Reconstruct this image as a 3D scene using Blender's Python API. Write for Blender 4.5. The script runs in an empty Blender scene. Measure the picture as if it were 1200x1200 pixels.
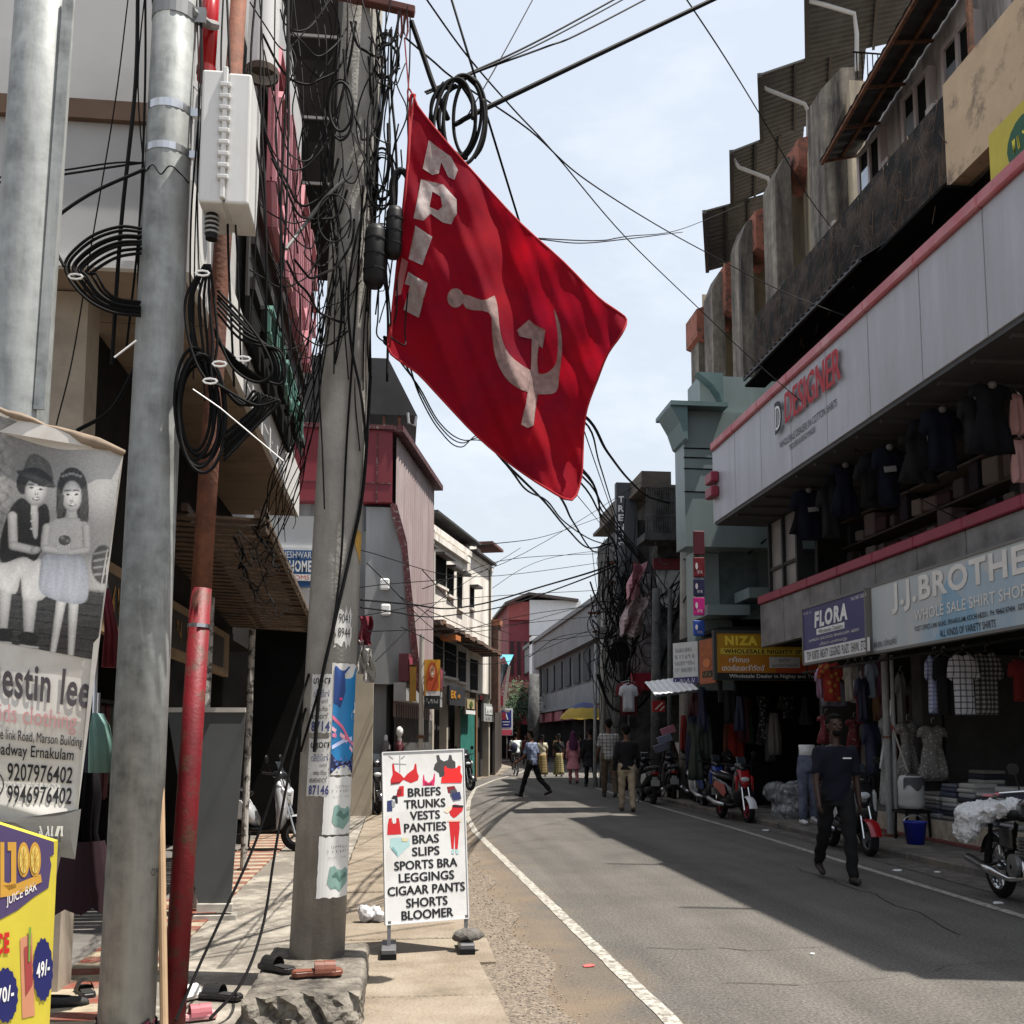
import bpy, bmesh, math, random
import numpy as np
from mathutils import Vector, Matrix, noise
from mathutils.geometry import delaunay_2d_cdt
V = Vector
SC = bpy.context.scene
COL = SC.collection
rad = math.radians
RN = random.Random(11)

# ------------------------------------------------------------------ camera
FPX, HORIZON, VPX, PITCH, CAM_H = 1200.0, 865.0, 465.0, rad(6.0), 1.5
PPY = HORIZON - FPX * math.tan(PITCH)
YAW = math.atan((600 - VPX) / FPX * math.cos(PITCH))
cd = bpy.data.cameras.new('camera')
cd.sensor_fit = 'HORIZONTAL'; cd.sensor_width = 36.0; cd.lens = 36.0
cd.shift_y = (PPY - 600) / 1200.0
cd.clip_start = 0.05; cd.clip_end = 3000
cam = bpy.data.objects.new('camera', cd)
cam.location = (0, 0, CAM_H)
cam.rotation_euler = (math.pi / 2 + PITCH, 0, -YAW)
COL.objects.link(cam); SC.camera = cam
CROT = cam.rotation_euler.to_matrix()

# ------------------------------------------------------------------ light
SUN_EL, SUN_AZ = rad(69.0), rad(104.0)      # azimuth measured clockwise from +Y
sund = V((math.cos(SUN_EL) * math.sin(SUN_AZ), math.cos(SUN_EL) * math.cos(SUN_AZ), math.sin(SUN_EL)))
ld = bpy.data.lights.new('sun', 'SUN'); ld.energy = 5.0; ld.angle = rad(0.55); ld.color = (1.0, .95, .87)
lo = bpy.data.objects.new('sun', ld); COL.objects.link(lo)
lo.rotation_euler = sund.to_track_quat('Z', 'Y').to_euler()
wd = bpy.data.worlds.new('World'); SC.world = wd; wd.use_nodes = True
nt = wd.node_tree; nt.nodes.clear()
def wn(t, **k):
    n = nt.nodes.new(t)
    for a, b in k.items(): setattr(n, a, b)
    return n
sky = wn('ShaderNodeTexSky', sky_type='NISHITA', sun_disc=False, sun_elevation=SUN_EL, sun_rotation=SUN_AZ,
         air_density=1.6, dust_density=4.0, ozone_density=1.6)
tc = wn('ShaderNodeTexCoord')
mp = wn('ShaderNodeMapping'); mp.inputs['Scale'].default_value = (1, 1, 2.2)
no = wn('ShaderNodeTexNoise'); no.inputs['Scale'].default_value = 2.6; no.inputs['Detail'].default_value = 7; no.inputs['Roughness'].default_value = .62
rp = wn('ShaderNodeMapRange'); rp.inputs['From Min'].default_value = .5; rp.inputs['From Max'].default_value = .72
rp.inputs['To Min'].default_value = .62; rp.inputs['To Max'].default_value = .9
hz = wn('ShaderNodeMix', data_type='RGBA'); hz.inputs['B'].default_value = (7.9, 8.45, 9.3, 1)
bg = wn('ShaderNodeBackground'); bg.inputs['Strength'].default_value = .074
out = wn('ShaderNodeOutputWorld')
L = nt.links.new
L(tc.outputs['Generated'], mp.inputs['Vector']); L(mp.outputs['Vector'], no.inputs['Vector'])
L(no.outputs['Fac'], rp.inputs['Value']); L(rp.outputs['Result'], hz.inputs['Factor'])
L(sky.outputs['Color'], hz.inputs['A']); L(hz.outputs['Result'], bg.inputs['Color']); L(bg.outputs['Background'], out.inputs['Surface'])
SC.view_settings.view_transform = 'Standard'; SC.view_settings.look = 'None'
SC.view_settings.exposure = 0.8; SC.view_settings.gamma = 1
SC.view_settings.use_curve_mapping = False
SC.render.engine = 'CYCLES'
try:
    SC.cycles.max_bounces = 6; SC.cycles.diffuse_bounces = 3; SC.cycles.glossy_bounces = 2
    SC.cycles.transmission_bounces = 4; SC.cycles.transparent_max_bounces = 6
    SC.cycles.use_denoising = True
    SC.cycles.caustics_reflective = False; SC.cycles.caustics_refractive = False
except Exception: pass

# ------------------------------------------------------------------ geometry helpers
def at(px, py, X=None, Y=None, Z=None):
    """the point of the place seen at photo pixel (px,py) lying in one of the planes X=, Y=, Z="""
    d = CROT @ V(((px - 600) / FPX, (PPY - py) / FPX, -1.0))
    o = V((0, 0, CAM_H))
    if X is not None: t = (X - o.x) / d.x
    elif Y is not None: t = (Y - o.y) / d.y
    else: t = (Z - o.z) / d.z
    return o + d * t

def spline(pts, n=6, closed=False):
    pts = [V(p) for p in pts]
    if len(pts) < 3: return pts
    o = []
    m = len(pts)
    for i in range(m if closed else m - 1):
        p1, p2 = pts[i], pts[(i + 1) % m]
        p0 = pts[i - 1] if (i > 0 or closed) else p1 * 2 - p2
        p3 = pts[(i + 2) % m] if (i + 2 < m or closed) else p2 * 2 - p1
        for k in range(n):
            t = k / n
            o.append(.5 * ((2 * p1) + (p2 - p0) * t + (2 * p0 - 5 * p1 + 4 * p2 - p3) * t * t + (3 * p1 - p0 - 3 * p2 + p3) * t ** 3))
    if not closed: o.append(pts[-1])
    return o

class MB:
    def __init__(s): s.v = []; s.f = []; s.m = []; s.cur = 0
    def add(s, vs, fs):
        b = len(s.v); s.v += [V(p) for p in vs]
        for f in fs: s.f.append([b + i for i in f]); s.m.append(s.cur)
        return s
    def box(s, x0, y0, z0, x1, y1, z1):
        if x0 > x1: x0, x1 = x1, x0
        if y0 > y1: y0, y1 = y1, y0
        if z0 > z1: z0, z1 = z1, z0
        return s.add([(x0, y0, z0), (x1, y0, z0), (x1, y1, z0), (x0, y1, z0), (x0, y0, z1), (x1, y0, z1), (x1, y1, z1), (x0, y1, z1)],
                     [(0, 3, 2, 1), (4, 5, 6, 7), (0, 1, 5, 4), (1, 2, 6, 5), (2, 3, 7, 6), (3, 0, 4, 7)])
    def obox(s, c, ax, ay, az):
        c, ax, ay, az = V(c), V(ax), V(ay), V(az)
        vs = [c + ax * i + ay * j + az * k for k in (-1, 1) for (i, j) in ((-1, -1), (1, -1), (1, 1), (-1, 1))]
        fs = [(0, 3, 2, 1), (4, 5, 6, 7), (0, 1, 5, 4), (1, 2, 6, 5), (2, 3, 7, 6), (3, 0, 4, 7)]
        if ax.cross(ay).dot(az) < 0: fs = [f[::-1] for f in fs]
        return s.add(vs, fs)
    def bar(s, p, q, w, h=None, up=(0, 0, 1)):
        p, q = V(p), V(q); d = q - p; a = d.normalized(); u = V(up)
        if abs(a.dot(u)) > .98: u = V((1, 0, 0))
        b = a.cross(u).normalized(); c = b.cross(a)
        return s.obox((p + q) / 2, d / 2, b * w / 2, c * (h or w) / 2)
    def tube(s, pts, r, n=6, closed=False, caps=True):
        pts = [V(p) for p in pts]; m = len(pts)
        rr = r if isinstance(r, (list, tuple)) else [r] * m
        rings = []; up = None
        for i, p in enumerate(pts):
            a = pts[(i + 1) % m] if (i < m - 1 or closed) else p
            b = pts[i - 1] if (i > 0 or closed) else p
            t = (a - b)
            t = t.normalized() if t.length > 1e-9 else V((0, 0, 1))
            if up is None:
                up = V((0, 0, 1)) if abs(t.z) < .9 else V((1, 0, 0))
            e = t.cross(up)
            if e.length < 1e-6: e = t.orthogonal()
            e.normalize(); g = e.cross(t); up = g
            rings.append([p + (e * math.cos(2 * math.pi * k / n) + g * math.sin(2 * math.pi * k / n)) * rr[i] for k in range(n)])
        return s.rings(rings, closed, caps)
    def rings(s, rings, closed=False, caps=True):
        n = len(rings[0]); m = len(rings); vs = [p for r in rings for p in r]; fs = []
        for i in range(m if closed else m - 1):
            j = (i + 1) % m
            for k in range(n):
                l = (k + 1) % n
                fs.append((i * n + k, i * n + l, j * n + l, j * n + k))
        if caps and not closed:
            fs.append(tuple(range(n))[::-1]); fs.append(tuple((m - 1) * n + k for k in range(n)))
        return s.add(vs, fs)
    def loft(s, secs, axis='x', n=14, p=2.6, caps=True):
        """secs: (pos, cA, cB, hA, hB): superellipse sections along an axis"""
        rg = []
        for (t, ca, cb, ha, hb) in secs:
            r = []
            for k in range(n):
                a = 2 * math.pi * k / n
                ca_, sa_ = math.cos(a), math.sin(a)
                u = ca + ha * math.copysign(abs(ca_) ** (2 / p), ca_); w = cb + hb * math.copysign(abs(sa_) ** (2 / p), sa_)
                r.append(V((t, u, w)) if axis == 'x' else V((w, t, u)) if axis == 'y' else V((u, w, t)))
            rg.append(r)
        return s.rings(rg, caps=caps)
    def lathe(s, prof, c=(0, 0, 0), axis='z', n=24, closed=False, caps=False):
        rg = []
        for (r, h) in prof:
            ring = []
            for k in range(n):
                a = 2 * math.pi * k / n; x, y = r * math.cos(a), r * math.sin(a)
                ring.append(V(c) + (V((x, y, h)) if axis == 'z' else V((y, h, x)) if axis == 'y' else V((h, x, y))))
            rg.append(ring)
        return s.rings(rg, closed=closed, caps=caps)
    def ell(s, c, rx, ry, rz, n=12, m=8):
        c = V(c); rg = []
        for i in range(m + 1):
            t = math.pi * i / m - math.pi / 2
            q = max(math.cos(t), .02)
            rg.append([c + V((rx * q * math.cos(2 * math.pi * k / n), ry * q * math.sin(2 * math.pi * k / n), rz * math.sin(t))) for k in range(n)])
        return s.rings(rg)
    def cap(s, p, q, r0, r1, n=12):
        p, q = V(p), V(q); d = (q - p); ln = d.length; d = d / ln
        pts = []; rr = []
        for i in range(4):
            a = math.pi / 2 * i / 4; pts.append(p - d * r0 * math.cos(a)); rr.append(max(r0 * math.sin(a), .003))
        pts.append(p); rr.append(r0); pts.append(q); rr.append(r1)
        for i in range(1, 5):
            a = math.pi / 2 * i / 4; pts.append(q + d * r1 * math.sin(a)); rr.append(max(r1 * math.cos(a), .003))
        return s.tube(pts, rr, n)
    def prism(s, pts, o, u, v, n, d):
        """polygon in the (u,v) plane at o, thickened by d along n"""
        o, u, v, n = V(o), V(u), V(v), V(n)
        ar = sum(pts[i][0] * pts[(i + 1) % len(pts)][1] - pts[(i + 1) % len(pts)][0] * pts[i][1] for i in range(len(pts)))
        if ar < 0: pts = pts[::-1]
        m = len(pts)
        fr = [o + u * a + v * b + n * d for a, b in pts]; bk = [o + u * a + v * b for a, b in pts]
        fs = [tuple(range(m)), tuple(range(m, 2 * m))[::-1]]
        fs += [(i, m + i, m + (i + 1) % m, (i + 1) % m) for i in range(m)]
        return s.add(fr + bk, fs)
    def sheet(s, grid):
        n = len(grid[0]); m = len(grid)
        return s.add([p for r in grid for p in r], [(i * n + k, i * n + k + 1, (i + 1) * n + k + 1, (i + 1) * n + k) for i in range(m - 1) for k in range(n - 1)])
    def corr(s, o, u, v, n, pitch=.2, amp=.02, thick=None):
        """corrugated sheet: o corner, u across the waves, v along them"""
        o, u, v, n = V(o), V(u), V(v), V(n).normalized()
        k = max(4, int(u.length / pitch * 4)); g = [[], []]
        for i in range(k + 1):
            w = (0, 1, 1, 0)[i % 4] * amp
            p = o + u * (i / k) + n * w
            g[0].append(p); g[1].append(p + v)
        return s.sheet(g)
    def merge(s, o, M=None):
        b = len(s.v); s.v += [(M @ p if M else p.copy()) for p in o.v]
        for f, m in zip(o.f, o.m): s.f.append([b + i for i in f]); s.m.append(m)
        return s

def wm(o):
    m = Matrix.Translation(o.location) @ o.rotation_euler.to_matrix().to_4x4()
    return wm(o.parent) @ m if o.parent else m

def make(name, mb, m, parent=None, smooth=False, bevel=0, local=False, origin=None, seg=1):
    vs = mb.v
    if parent is not None:
        if not local:
            inv = wm(parent).inverted(); vs = [inv @ p for p in vs]
    elif not local:
        if origin is None:
            xs = [p.x for p in vs]; ys = [p.y for p in vs]; zs = [p.z for p in vs]
            origin = V(((min(xs) + max(xs)) / 2, (min(ys) + max(ys)) / 2, min(zs)))
        vs = [p - V(origin) for p in vs]
    me = bpy.data.meshes.new(name)
    me.from_pydata([tuple(p) for p in vs], [], mb.f)
    ms = m if isinstance(m, (list, tuple)) else [m]
    for x in ms: me.materials.append(x)
    if len(ms) > 1: me.polygons.foreach_set('material_index', mb.m)
    if bevel:
        bm = bmesh.new(); bm.from_mesh(me)
        bmesh.ops.bevel(bm, geom=[e for e in bm.edges if len(e.link_faces) == 2 and e.calc_face_angle(0) > .5], offset=bevel, segments=seg, affect='EDGES', profile=.5, clamp_overlap=True)
        bm.to_mesh(me); bm.free()
    if smooth:
        me.polygons.foreach_set('use_smooth', [True] * len(me.polygons))
    me.update()
    o = bpy.data.objects.new(name, me); COL.objects.link(o)
    if parent is not None: o.parent = parent
    elif origin is not None: o.location = origin
    return o

def tag(o, label, cat, group=None):
    o['label'] = label; o['category'] = cat
    if group: o['group'] = group
    return o
def kind(o, k='structure'):
    o['kind'] = k; return o
def thing(name, label, cat, loc=(0, 0, 0), rz=0.0, group=None):
    o = bpy.data.objects.new(name, None); COL.objects.link(o); o.empty_display_size = .2
    o.location = loc; o.rotation_euler = (0, 0, rz)
    return tag(o, label, cat, group)
def dup(o, loc=None, rz=None, label=None, group=None, parent=None):
    c = o.copy(); COL.objects.link(c)
    if parent: c.parent = parent
    if loc is not None: c.location = loc
    if rz is not None: c.rotation_euler = (0, 0, rz)
    if label: c['label'] = label
    if group: c['group'] = group
    for ch in o.children: dup(ch, parent=c)
    return c

def evaluate(mb, mods):
    me = bpy.data.meshes.new('tmp'); me.from_pydata([tuple(p) for p in mb.v], [], mb.f)
    o = bpy.data.objects.new('tmp', me); COL.objects.link(o)
    for t, kw in mods:
        md = o.modifiers.new('m', t)
        for a, b in kw.items(): setattr(md, a, b)
    dg = bpy.context.evaluated_depsgraph_get(); dg.update()
    r = bpy.data.meshes.new_from_object(o.evaluated_get(dg))
    bpy.data.objects.remove(o); bpy.data.meshes.remove(me)
    b = MB(); b.v = [v.co.copy() for v in r.vertices]; b.f = [list(p.vertices) for p in r.polygons]; b.m = [0] * len(b.f)
    bpy.data.meshes.remove(r)
    return b
def crumple(b, f, amp, up=1.0):
    for v in b.v:
        t = noise.turbulence(v * f, 4, True) - .9; q = noise.noise_vector(v * f * 2.3)
        v += V((q.x * amp * .5, q.y * amp * .5, t * amp * up + q.z * amp * .3))
    return b
def remesh(mb, vox=.014, it=3):
    return evaluate(mb, [('REMESH', dict(mode='VOXEL', voxel_size=vox)), ('SMOOTH', dict(iterations=it, factor=.5))])

# ------------------------------------------------------------------ lettering
_fonts = {}
def text_tris(body, bold=0.0, res=3):
    key = (body, bold, res)
    if key in _fonts: return _fonts[key]
    cu = bpy.data.curves.new('t', 'FONT'); cu.body = body; cu.offset = bold; cu.space_character = 1 + bold * 4; cu.resolution_u = res; cu.fill_mode = 'FRONT'
    o = bpy.data.objects.new('t', cu); COL.objects.link(o)
    dg = bpy.context.evaluated_depsgraph_get(); dg.update()
    me = bpy.data.meshes.new_from_object(o.evaluated_get(dg))
    vs = [(v.co.x, v.co.y) for v in me.vertices]; fs = []
    for p in me.polygons:
        f = list(p.vertices)
        a = sum(vs[f[i]][0] * vs[f[(i + 1) % len(f)]][1] - vs[f[(i + 1) % len(f)]][0] * vs[f[i]][1] for i in range(len(f)))
        fs.append(f if a > 0 else f[::-1])
    bpy.data.objects.remove(o); bpy.data.meshes.remove(me); bpy.data.curves.remove(cu)
    if not vs: vs, fs = [(0, 0), (.1, 0), (0, .1)], [[0, 1, 2]]
    x0 = min(v[0] for v in vs); x1 = max(v[0] for v in vs); y0 = min(v[1] for v in vs); y1 = max(v[1] for v in vs)
    vs = [((x - x0) / max(x1 - x0, 1e-6), (y - y0) / max(y1 - y0, 1e-6)) for x, y in vs]
    _fonts[key] = (vs, fs, (x1 - x0) / max(y1 - y0, 1e-6))
    return _fonts[key]

class Canvas:
    """flat or curved printed surface: M(u,v,off) -> point; shapes gather into one mesh per (name, material)"""
    def __init__(s, M, parent, lift=.004): s.M = M; s.p = parent; s.lift = lift; s.parts = {}
    def mb(s, name, m):
        return s.parts.setdefault((name, m.name), (MB(), m))[0]
    def tri(s, vs, fs, lay, m, name):
        s.mb(name, m).add([s.M(a, b, lay * s.lift) for a, b in vs], fs)
    def poly(s, pts, m, lay=1, name='picture', grid=None, holes=()):
        rs = [list(pts)] + [list(h) for h in holes]
        vs = []; ed = []
        for r in rs:
            b = len(vs); vs += [V(p) for p in r]; ed += [(b + i, b + (i + 1) % len(r)) for i in range(len(r))]
        if grid:
            x0 = min(p[0] for p in pts); x1 = max(p[0] for p in pts); y0 = min(p[1] for p in pts); y1 = max(p[1] for p in pts)
            nx = int((x1 - x0) / grid); ny = int((y1 - y0) / grid)
            for i in range(1, nx + 1):
                for j in range(1, ny + 1):
                    q = (x0 + (x1 - x0) * i / (nx + 1), y0 + (y1 - y0) * j / (ny + 1)); vs.append(V(q))
        r = delaunay_2d_cdt(vs, ed, [], 1 if not holes else 2, 1e-6)
        pv = [(p[0], p[1]) for p in r[0]]; fs = []
        for f in r[2]:
            a = sum(pv[f[i]][0] * pv[f[(i + 1) % len(f)]][1] - pv[f[(i + 1) % len(f)]][0] * pv[f[i]][1] for i in range(len(f)))
            cx = sum(pv[i][0] for i in f) / len(f); cy = sum(pv[i][1] for i in f) / len(f)
            if holes:
                ins = False
                for ring in rs:
                    for i in range(len(ring)):
                        (xa, ya), (xb, yb) = ring[i][:2], ring[(i + 1) % len(ring)][:2]
                        if (ya > cy) != (yb > cy) and cx < (xb - xa) * (cy - ya) / (yb - ya) + xa: ins = not ins
                if not ins: continue
            fs.append(f if a > 0 else f[::-1])
        s.tri(pv, fs, lay, m, name)
    def rect(s, u0, v0, u1, v1, m, lay=1, name='panel', grid=None):
        s.poly([(u0, v0), (u1, v0), (u1, v1), (u0, v1)], m, lay, name, grid)
    def ell(s, cu, cv, ru, rv, m, lay=1, name='picture', n=16, grid=None, rot=0):
        c, q = math.cos(rot), math.sin(rot)
        s.poly([(cu + ru * math.cos(t) * c - rv * math.sin(t) * q, cv + ru * math.cos(t) * q + rv * math.sin(t) * c) for t in [2 * math.pi * k / n for k in range(n)]], m, lay, name, grid)
    def line(s, pts, w, m, lay=1, name='picture'):
        for (a, b) in zip(pts[:-1], pts[1:]):
            d = V((b[0] - a[0], b[1] - a[1])); 
            if d.length < 1e-6: continue
            d.normalize(); q = V((-d.y, d.x)) * w / 2
            s.tri([(a[0] - q.x, a[1] - q.y), (b[0] - q.x, b[1] - q.y), (b[0] + q.x, b[1] + q.y), (a[0] + q.x, a[1] + q.y)], [(0, 1, 2, 3)], lay, m, name)
    def text(s, body, u0, v0, u1, v1, m, lay=1, name='lettering', bold=.0, skew=0, res=3):
        vs, fs, asp = text_tris(body, bold, res)
        s.tri([(u0 + (u1 - u0) * x + skew * y * (v1 - v0), v0 + (v1 - v0) * y) for x, y in vs], fs, lay, m, name)
    def textc(s, body, cu, v0, h, m, lay=1, name='lettering', bold=.0, wid=None, k=1.0):
        vs, fs, asp = text_tris(body, bold)
        w = wid if wid else h * asp * k
        s.text(body, cu - w / 2, v0, cu + w / 2, v0 + h, m, lay, name, bold)
    def scribble(s, u0, v0, u1, v1, m, lay=1, name='lettering', n=None, seed=1):
        '''a line of writing too faded to read'''
        r = random.Random(seed + int(u0 * 997) + int(v0 * 991)); h = v1 - v0; x = u0
        asp = n or 12; w = (u1 - u0) / asp
        for i in range(asp):
            if r.random() < .12: continue
            x = u0 + i * w
            for k in range(2):
                a = (x + r.random() * w * .7, v0 + r.choice((0, .5, 1)) * h); b = (x + r.random() * w * .8, v0 + r.choice((0, .5, 1)) * h)
                if abs(a[0] - b[0]) + abs(a[1] - b[1]) < h * .3: b = (a[0] + w * .2, v0 + (h if a[1] - v0 < h / 2 else 0))
                s.line([a, b], h * .16, m, lay, name)
    def flush(s, smooth=False):
        for (name, _), (b, m) in s.parts.items(): make(name, b, m, s.p, smooth)
        s.parts = {}
def plane(o, u, v):
    o, u, v = V(o), V(u), V(v); n = u.cross(v).normalized()
    return lambda a, b, off=0: o + u * a + v * b + n * off

# ------------------------------------------------------------------ materials
def srgb(r, g, b):
    f = lambda c: (c / 255 / 12.92) if c / 255 <= .04045 else ((c / 255 + .055) / 1.055) ** 2.4
    return (f(r), f(g), f(b))
def mat(name, col, rough=.75, var=.14, scale=3.0, bump=0.0, bscale=40, metal=0.0, dirt=None, damt=.5, dscale=1.3, streak=False, trans=None, spec=.4, alpha=1, dsoft=.12):
    m = bpy.data.materials.new(name); m.use_nodes = True
    nt = m.node_tree; nd = nt.nodes; L = nt.links.new
    b = nd['Principled BSDF']
    b.inputs['Roughness'].default_value = rough; b.inputs['Metallic'].default_value = metal
    b.inputs['Specular IOR Level'].default_value = spec
    tcn = nd.new('ShaderNodeTexCoord')
    n1 = nd.new('ShaderNodeTexNoise'); n1.inputs['Scale'].default_value = scale; n1.inputs['Detail'].default_value = 5; n1.inputs['Roughness'].default_value = .6
    L(tcn.outputs['Object'], n1.inputs['Vector'])
    mr = nd.new('ShaderNodeMapRange'); mr.inputs['From Min'].default_value = .3; mr.inputs['From Max'].default_value = .7
    L(n1.outputs['Fac'], mr.inputs['Value'])
    mx = nd.new('ShaderNodeMix'); mx.data_type = 'RGBA'
    mx.inputs['A'].default_value = (*[max(0, c * (1 - var)) for c in col], 1); mx.inputs['B'].default_value = (*[min(1, c * (1 + var)) for c in col], 1)
    L(mr.outputs['Result'], mx.inputs['Factor']); res = mx.outputs['Result']
    if dirt is not None:
        mpn = nd.new('ShaderNodeMapping'); mpn.inputs['Scale'].default_value = (1, 1, .12) if streak else (1, 1, 1)
        L(tcn.outputs['Object'], mpn.inputs['Vector'])
        n2 = nd.new('ShaderNodeTexNoise'); n2.inputs['Scale'].default_value = dscale; n2.inputs['Detail'].default_value = 9; n2.inputs['Roughness'].default_value = .68
        L(mpn.outputs['Vector'], n2.inputs['Vector'])
        r2 = nd.new('ShaderNodeMapRange'); t = .72 - .4 * damt
        r2.inputs['From Min'].default_value = t - dsoft; r2.inputs['From Max'].default_value = t + dsoft
        L(n2.outputs['Fac'], r2.inputs['Value'])
        m2 = nd.new('ShaderNodeMix'); m2.data_type = 'RGBA'; m2.inputs['B'].default_value = (*dirt, 1)
        L(r2.outputs['Result'], m2.inputs['Factor']); L(res, m2.inputs['A']); res = m2.outputs['Result']
    L(res, b.inputs['Base Color'])
    if bump:
        n3 = nd.new('ShaderNodeTexNoise'); n3.inputs['Scale'].default_value = bscale; n3.inputs['Detail'].default_value = 4
        L(tcn.outputs['Object'], n3.inputs['Vector'])
        bp = nd.new('ShaderNodeBump'); bp.inputs['Strength'].default_value = bump; bp.inputs['Distance'].default_value = .02
        L(n3.outputs['Fac'], bp.inputs['Height']); L(bp.outputs['Normal'], b.inputs['Normal'])
    if trans:
        tr = nd.new('ShaderNodeBsdfTranslucent'); ms = nd.new('ShaderNodeMixShader'); ms.inputs[0].default_value = trans
        L(res, tr.inputs['Color']); L(b.outputs[0], ms.inputs[1]); L(tr.outputs[0], ms.inputs[2]); L(ms.outputs[0], nd['Material Output'].inputs[0])
    if alpha < 1: b.inputs['Alpha'].default_value = alpha
    return m
def stripes(name, base, lines, axis_scale=(8, 8), duty=.25, rough=.85, third=None):
    """woven check: stripes along X and Z of the object"""
    m = mat(name, base, rough); nt = m.node_tree; nd = nt.nodes; L = nt.links.new
    b = nd['Principled BSDF']; res = b.inputs['Base Color'].links[0].from_socket
    tcn = nd.new('ShaderNodeTexCoord'); sp = nd.new('ShaderNodeSeparateXYZ'); L(tcn.outputs['Object'], sp.inputs[0])
    for ax, sc in (('X', axis_scale[0]), ('Z', axis_scale[1])):
        if not sc: continue
        mu = nd.new('ShaderNodeMath'); mu.operation = 'MULTIPLY'; mu.inputs[1].default_value = sc; L(sp.outputs[ax], mu.inputs[0])
        fr = nd.new('ShaderNodeMath'); fr.operation = 'FRACT'; L(mu.outputs[0], fr.inputs[0])
        lt = nd.new('ShaderNodeMath'); lt.operation = 'LESS_THAN'; lt.inputs[1].default_value = duty; L(fr.outputs[0], lt.inputs[0])
        m2 = nd.new('ShaderNodeMath'); m2.operation = 'MULTIPLY'; m2.inputs[1].default_value = .75; L(lt.outputs[0], m2.inputs[0])
        mx = nd.new('ShaderNodeMix'); mx.data_type = 'RGBA'; mx.inputs['B'].default_value = (*lines, 1)
        L(m2.outputs[0], mx.inputs['Factor']); L(res, mx.inputs['A']); res = mx.outputs['Result']
    L(res, b.inputs['Base Color'])
    return m
def spots(name, base, dots, scale=14, thr=.3, rough=.85):
    m = mat(name, base, rough); nt = m.node_tree; nd = nt.nodes; L = nt.links.new
    b = nd['Principled BSDF']; res = b.inputs['Base Color'].links[0].from_socket
    tcn = nd.new('ShaderNodeTexCoord'); vo = nd.new('ShaderNodeTexVoronoi'); vo.inputs['Scale'].default_value = scale
    L(tcn.outputs['Object'], vo.inputs['Vector'])
    lt = nd.new('ShaderNodeMath'); lt.operation = 'LESS_THAN'; lt.inputs[1].default_value = thr; L(vo.outputs['Distance'], lt.inputs[0])
    mx = nd.new('ShaderNodeMix'); mx.data_type = 'RGBA'; mx.inputs['B'].default_value = (*dots, 1)
    L(lt.outputs[0], mx.inputs['Factor']); L(res, mx.inputs['A']); L(mx.outputs['Result'], b.inputs['Base Color'])
    return m
_pm = {}
def paint(r, g, b, rough=.6, var=.06, metal=0):
    k = (r, g, b, rough, metal)
    if k not in _pm: _pm[k] = mat('paint_%d_%d_%d' % (r, g, b), srgb(r, g, b), rough, var, 6, metal=metal)
    return _pm[k]
BLACK = mat('black_plastic', (.006, .006, .0065), .5, .3, spec=.2)
RUBBER = mat('rubber', (.011, .011, .012), .85, .3, spec=.2)
CABLE = mat('cable_sheath', (.006, .006, .0065), .7, .3, spec=.12)
WHITE = mat('white_paint', (.76, .76, .75), .5, .05)
INK = mat('black_ink', (.009, .009, .011), .6, .1)
STEEL = mat('bright_steel', (.55, .55, .56), .3, .15, metal=1)
GALV = mat('galvanized_steel', (.25, .265, .26), .6, .4, 9, bump=.05, metal=.25, dirt=(.4, .41, .4), damt=.42, dscale=5, streak=True)
CONC = mat('pole_concrete', (.3, .29, .265), .9, .24, 3.5, bump=.3, bscale=45, dirt=(.15, .14, .125), damt=.42, dscale=2.5, streak=True)
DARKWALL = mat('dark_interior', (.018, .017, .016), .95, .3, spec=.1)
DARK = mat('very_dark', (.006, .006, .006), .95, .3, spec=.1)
GLASS = mat('dark_glass', (.03, .035, .04), .08, .2, spec=.6)
RUST = mat('rust', (.17, .07, .035), .85, .4, 12, bump=.2, dirt=(.07, .035, .022), damt=.5, dscale=9)
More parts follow.
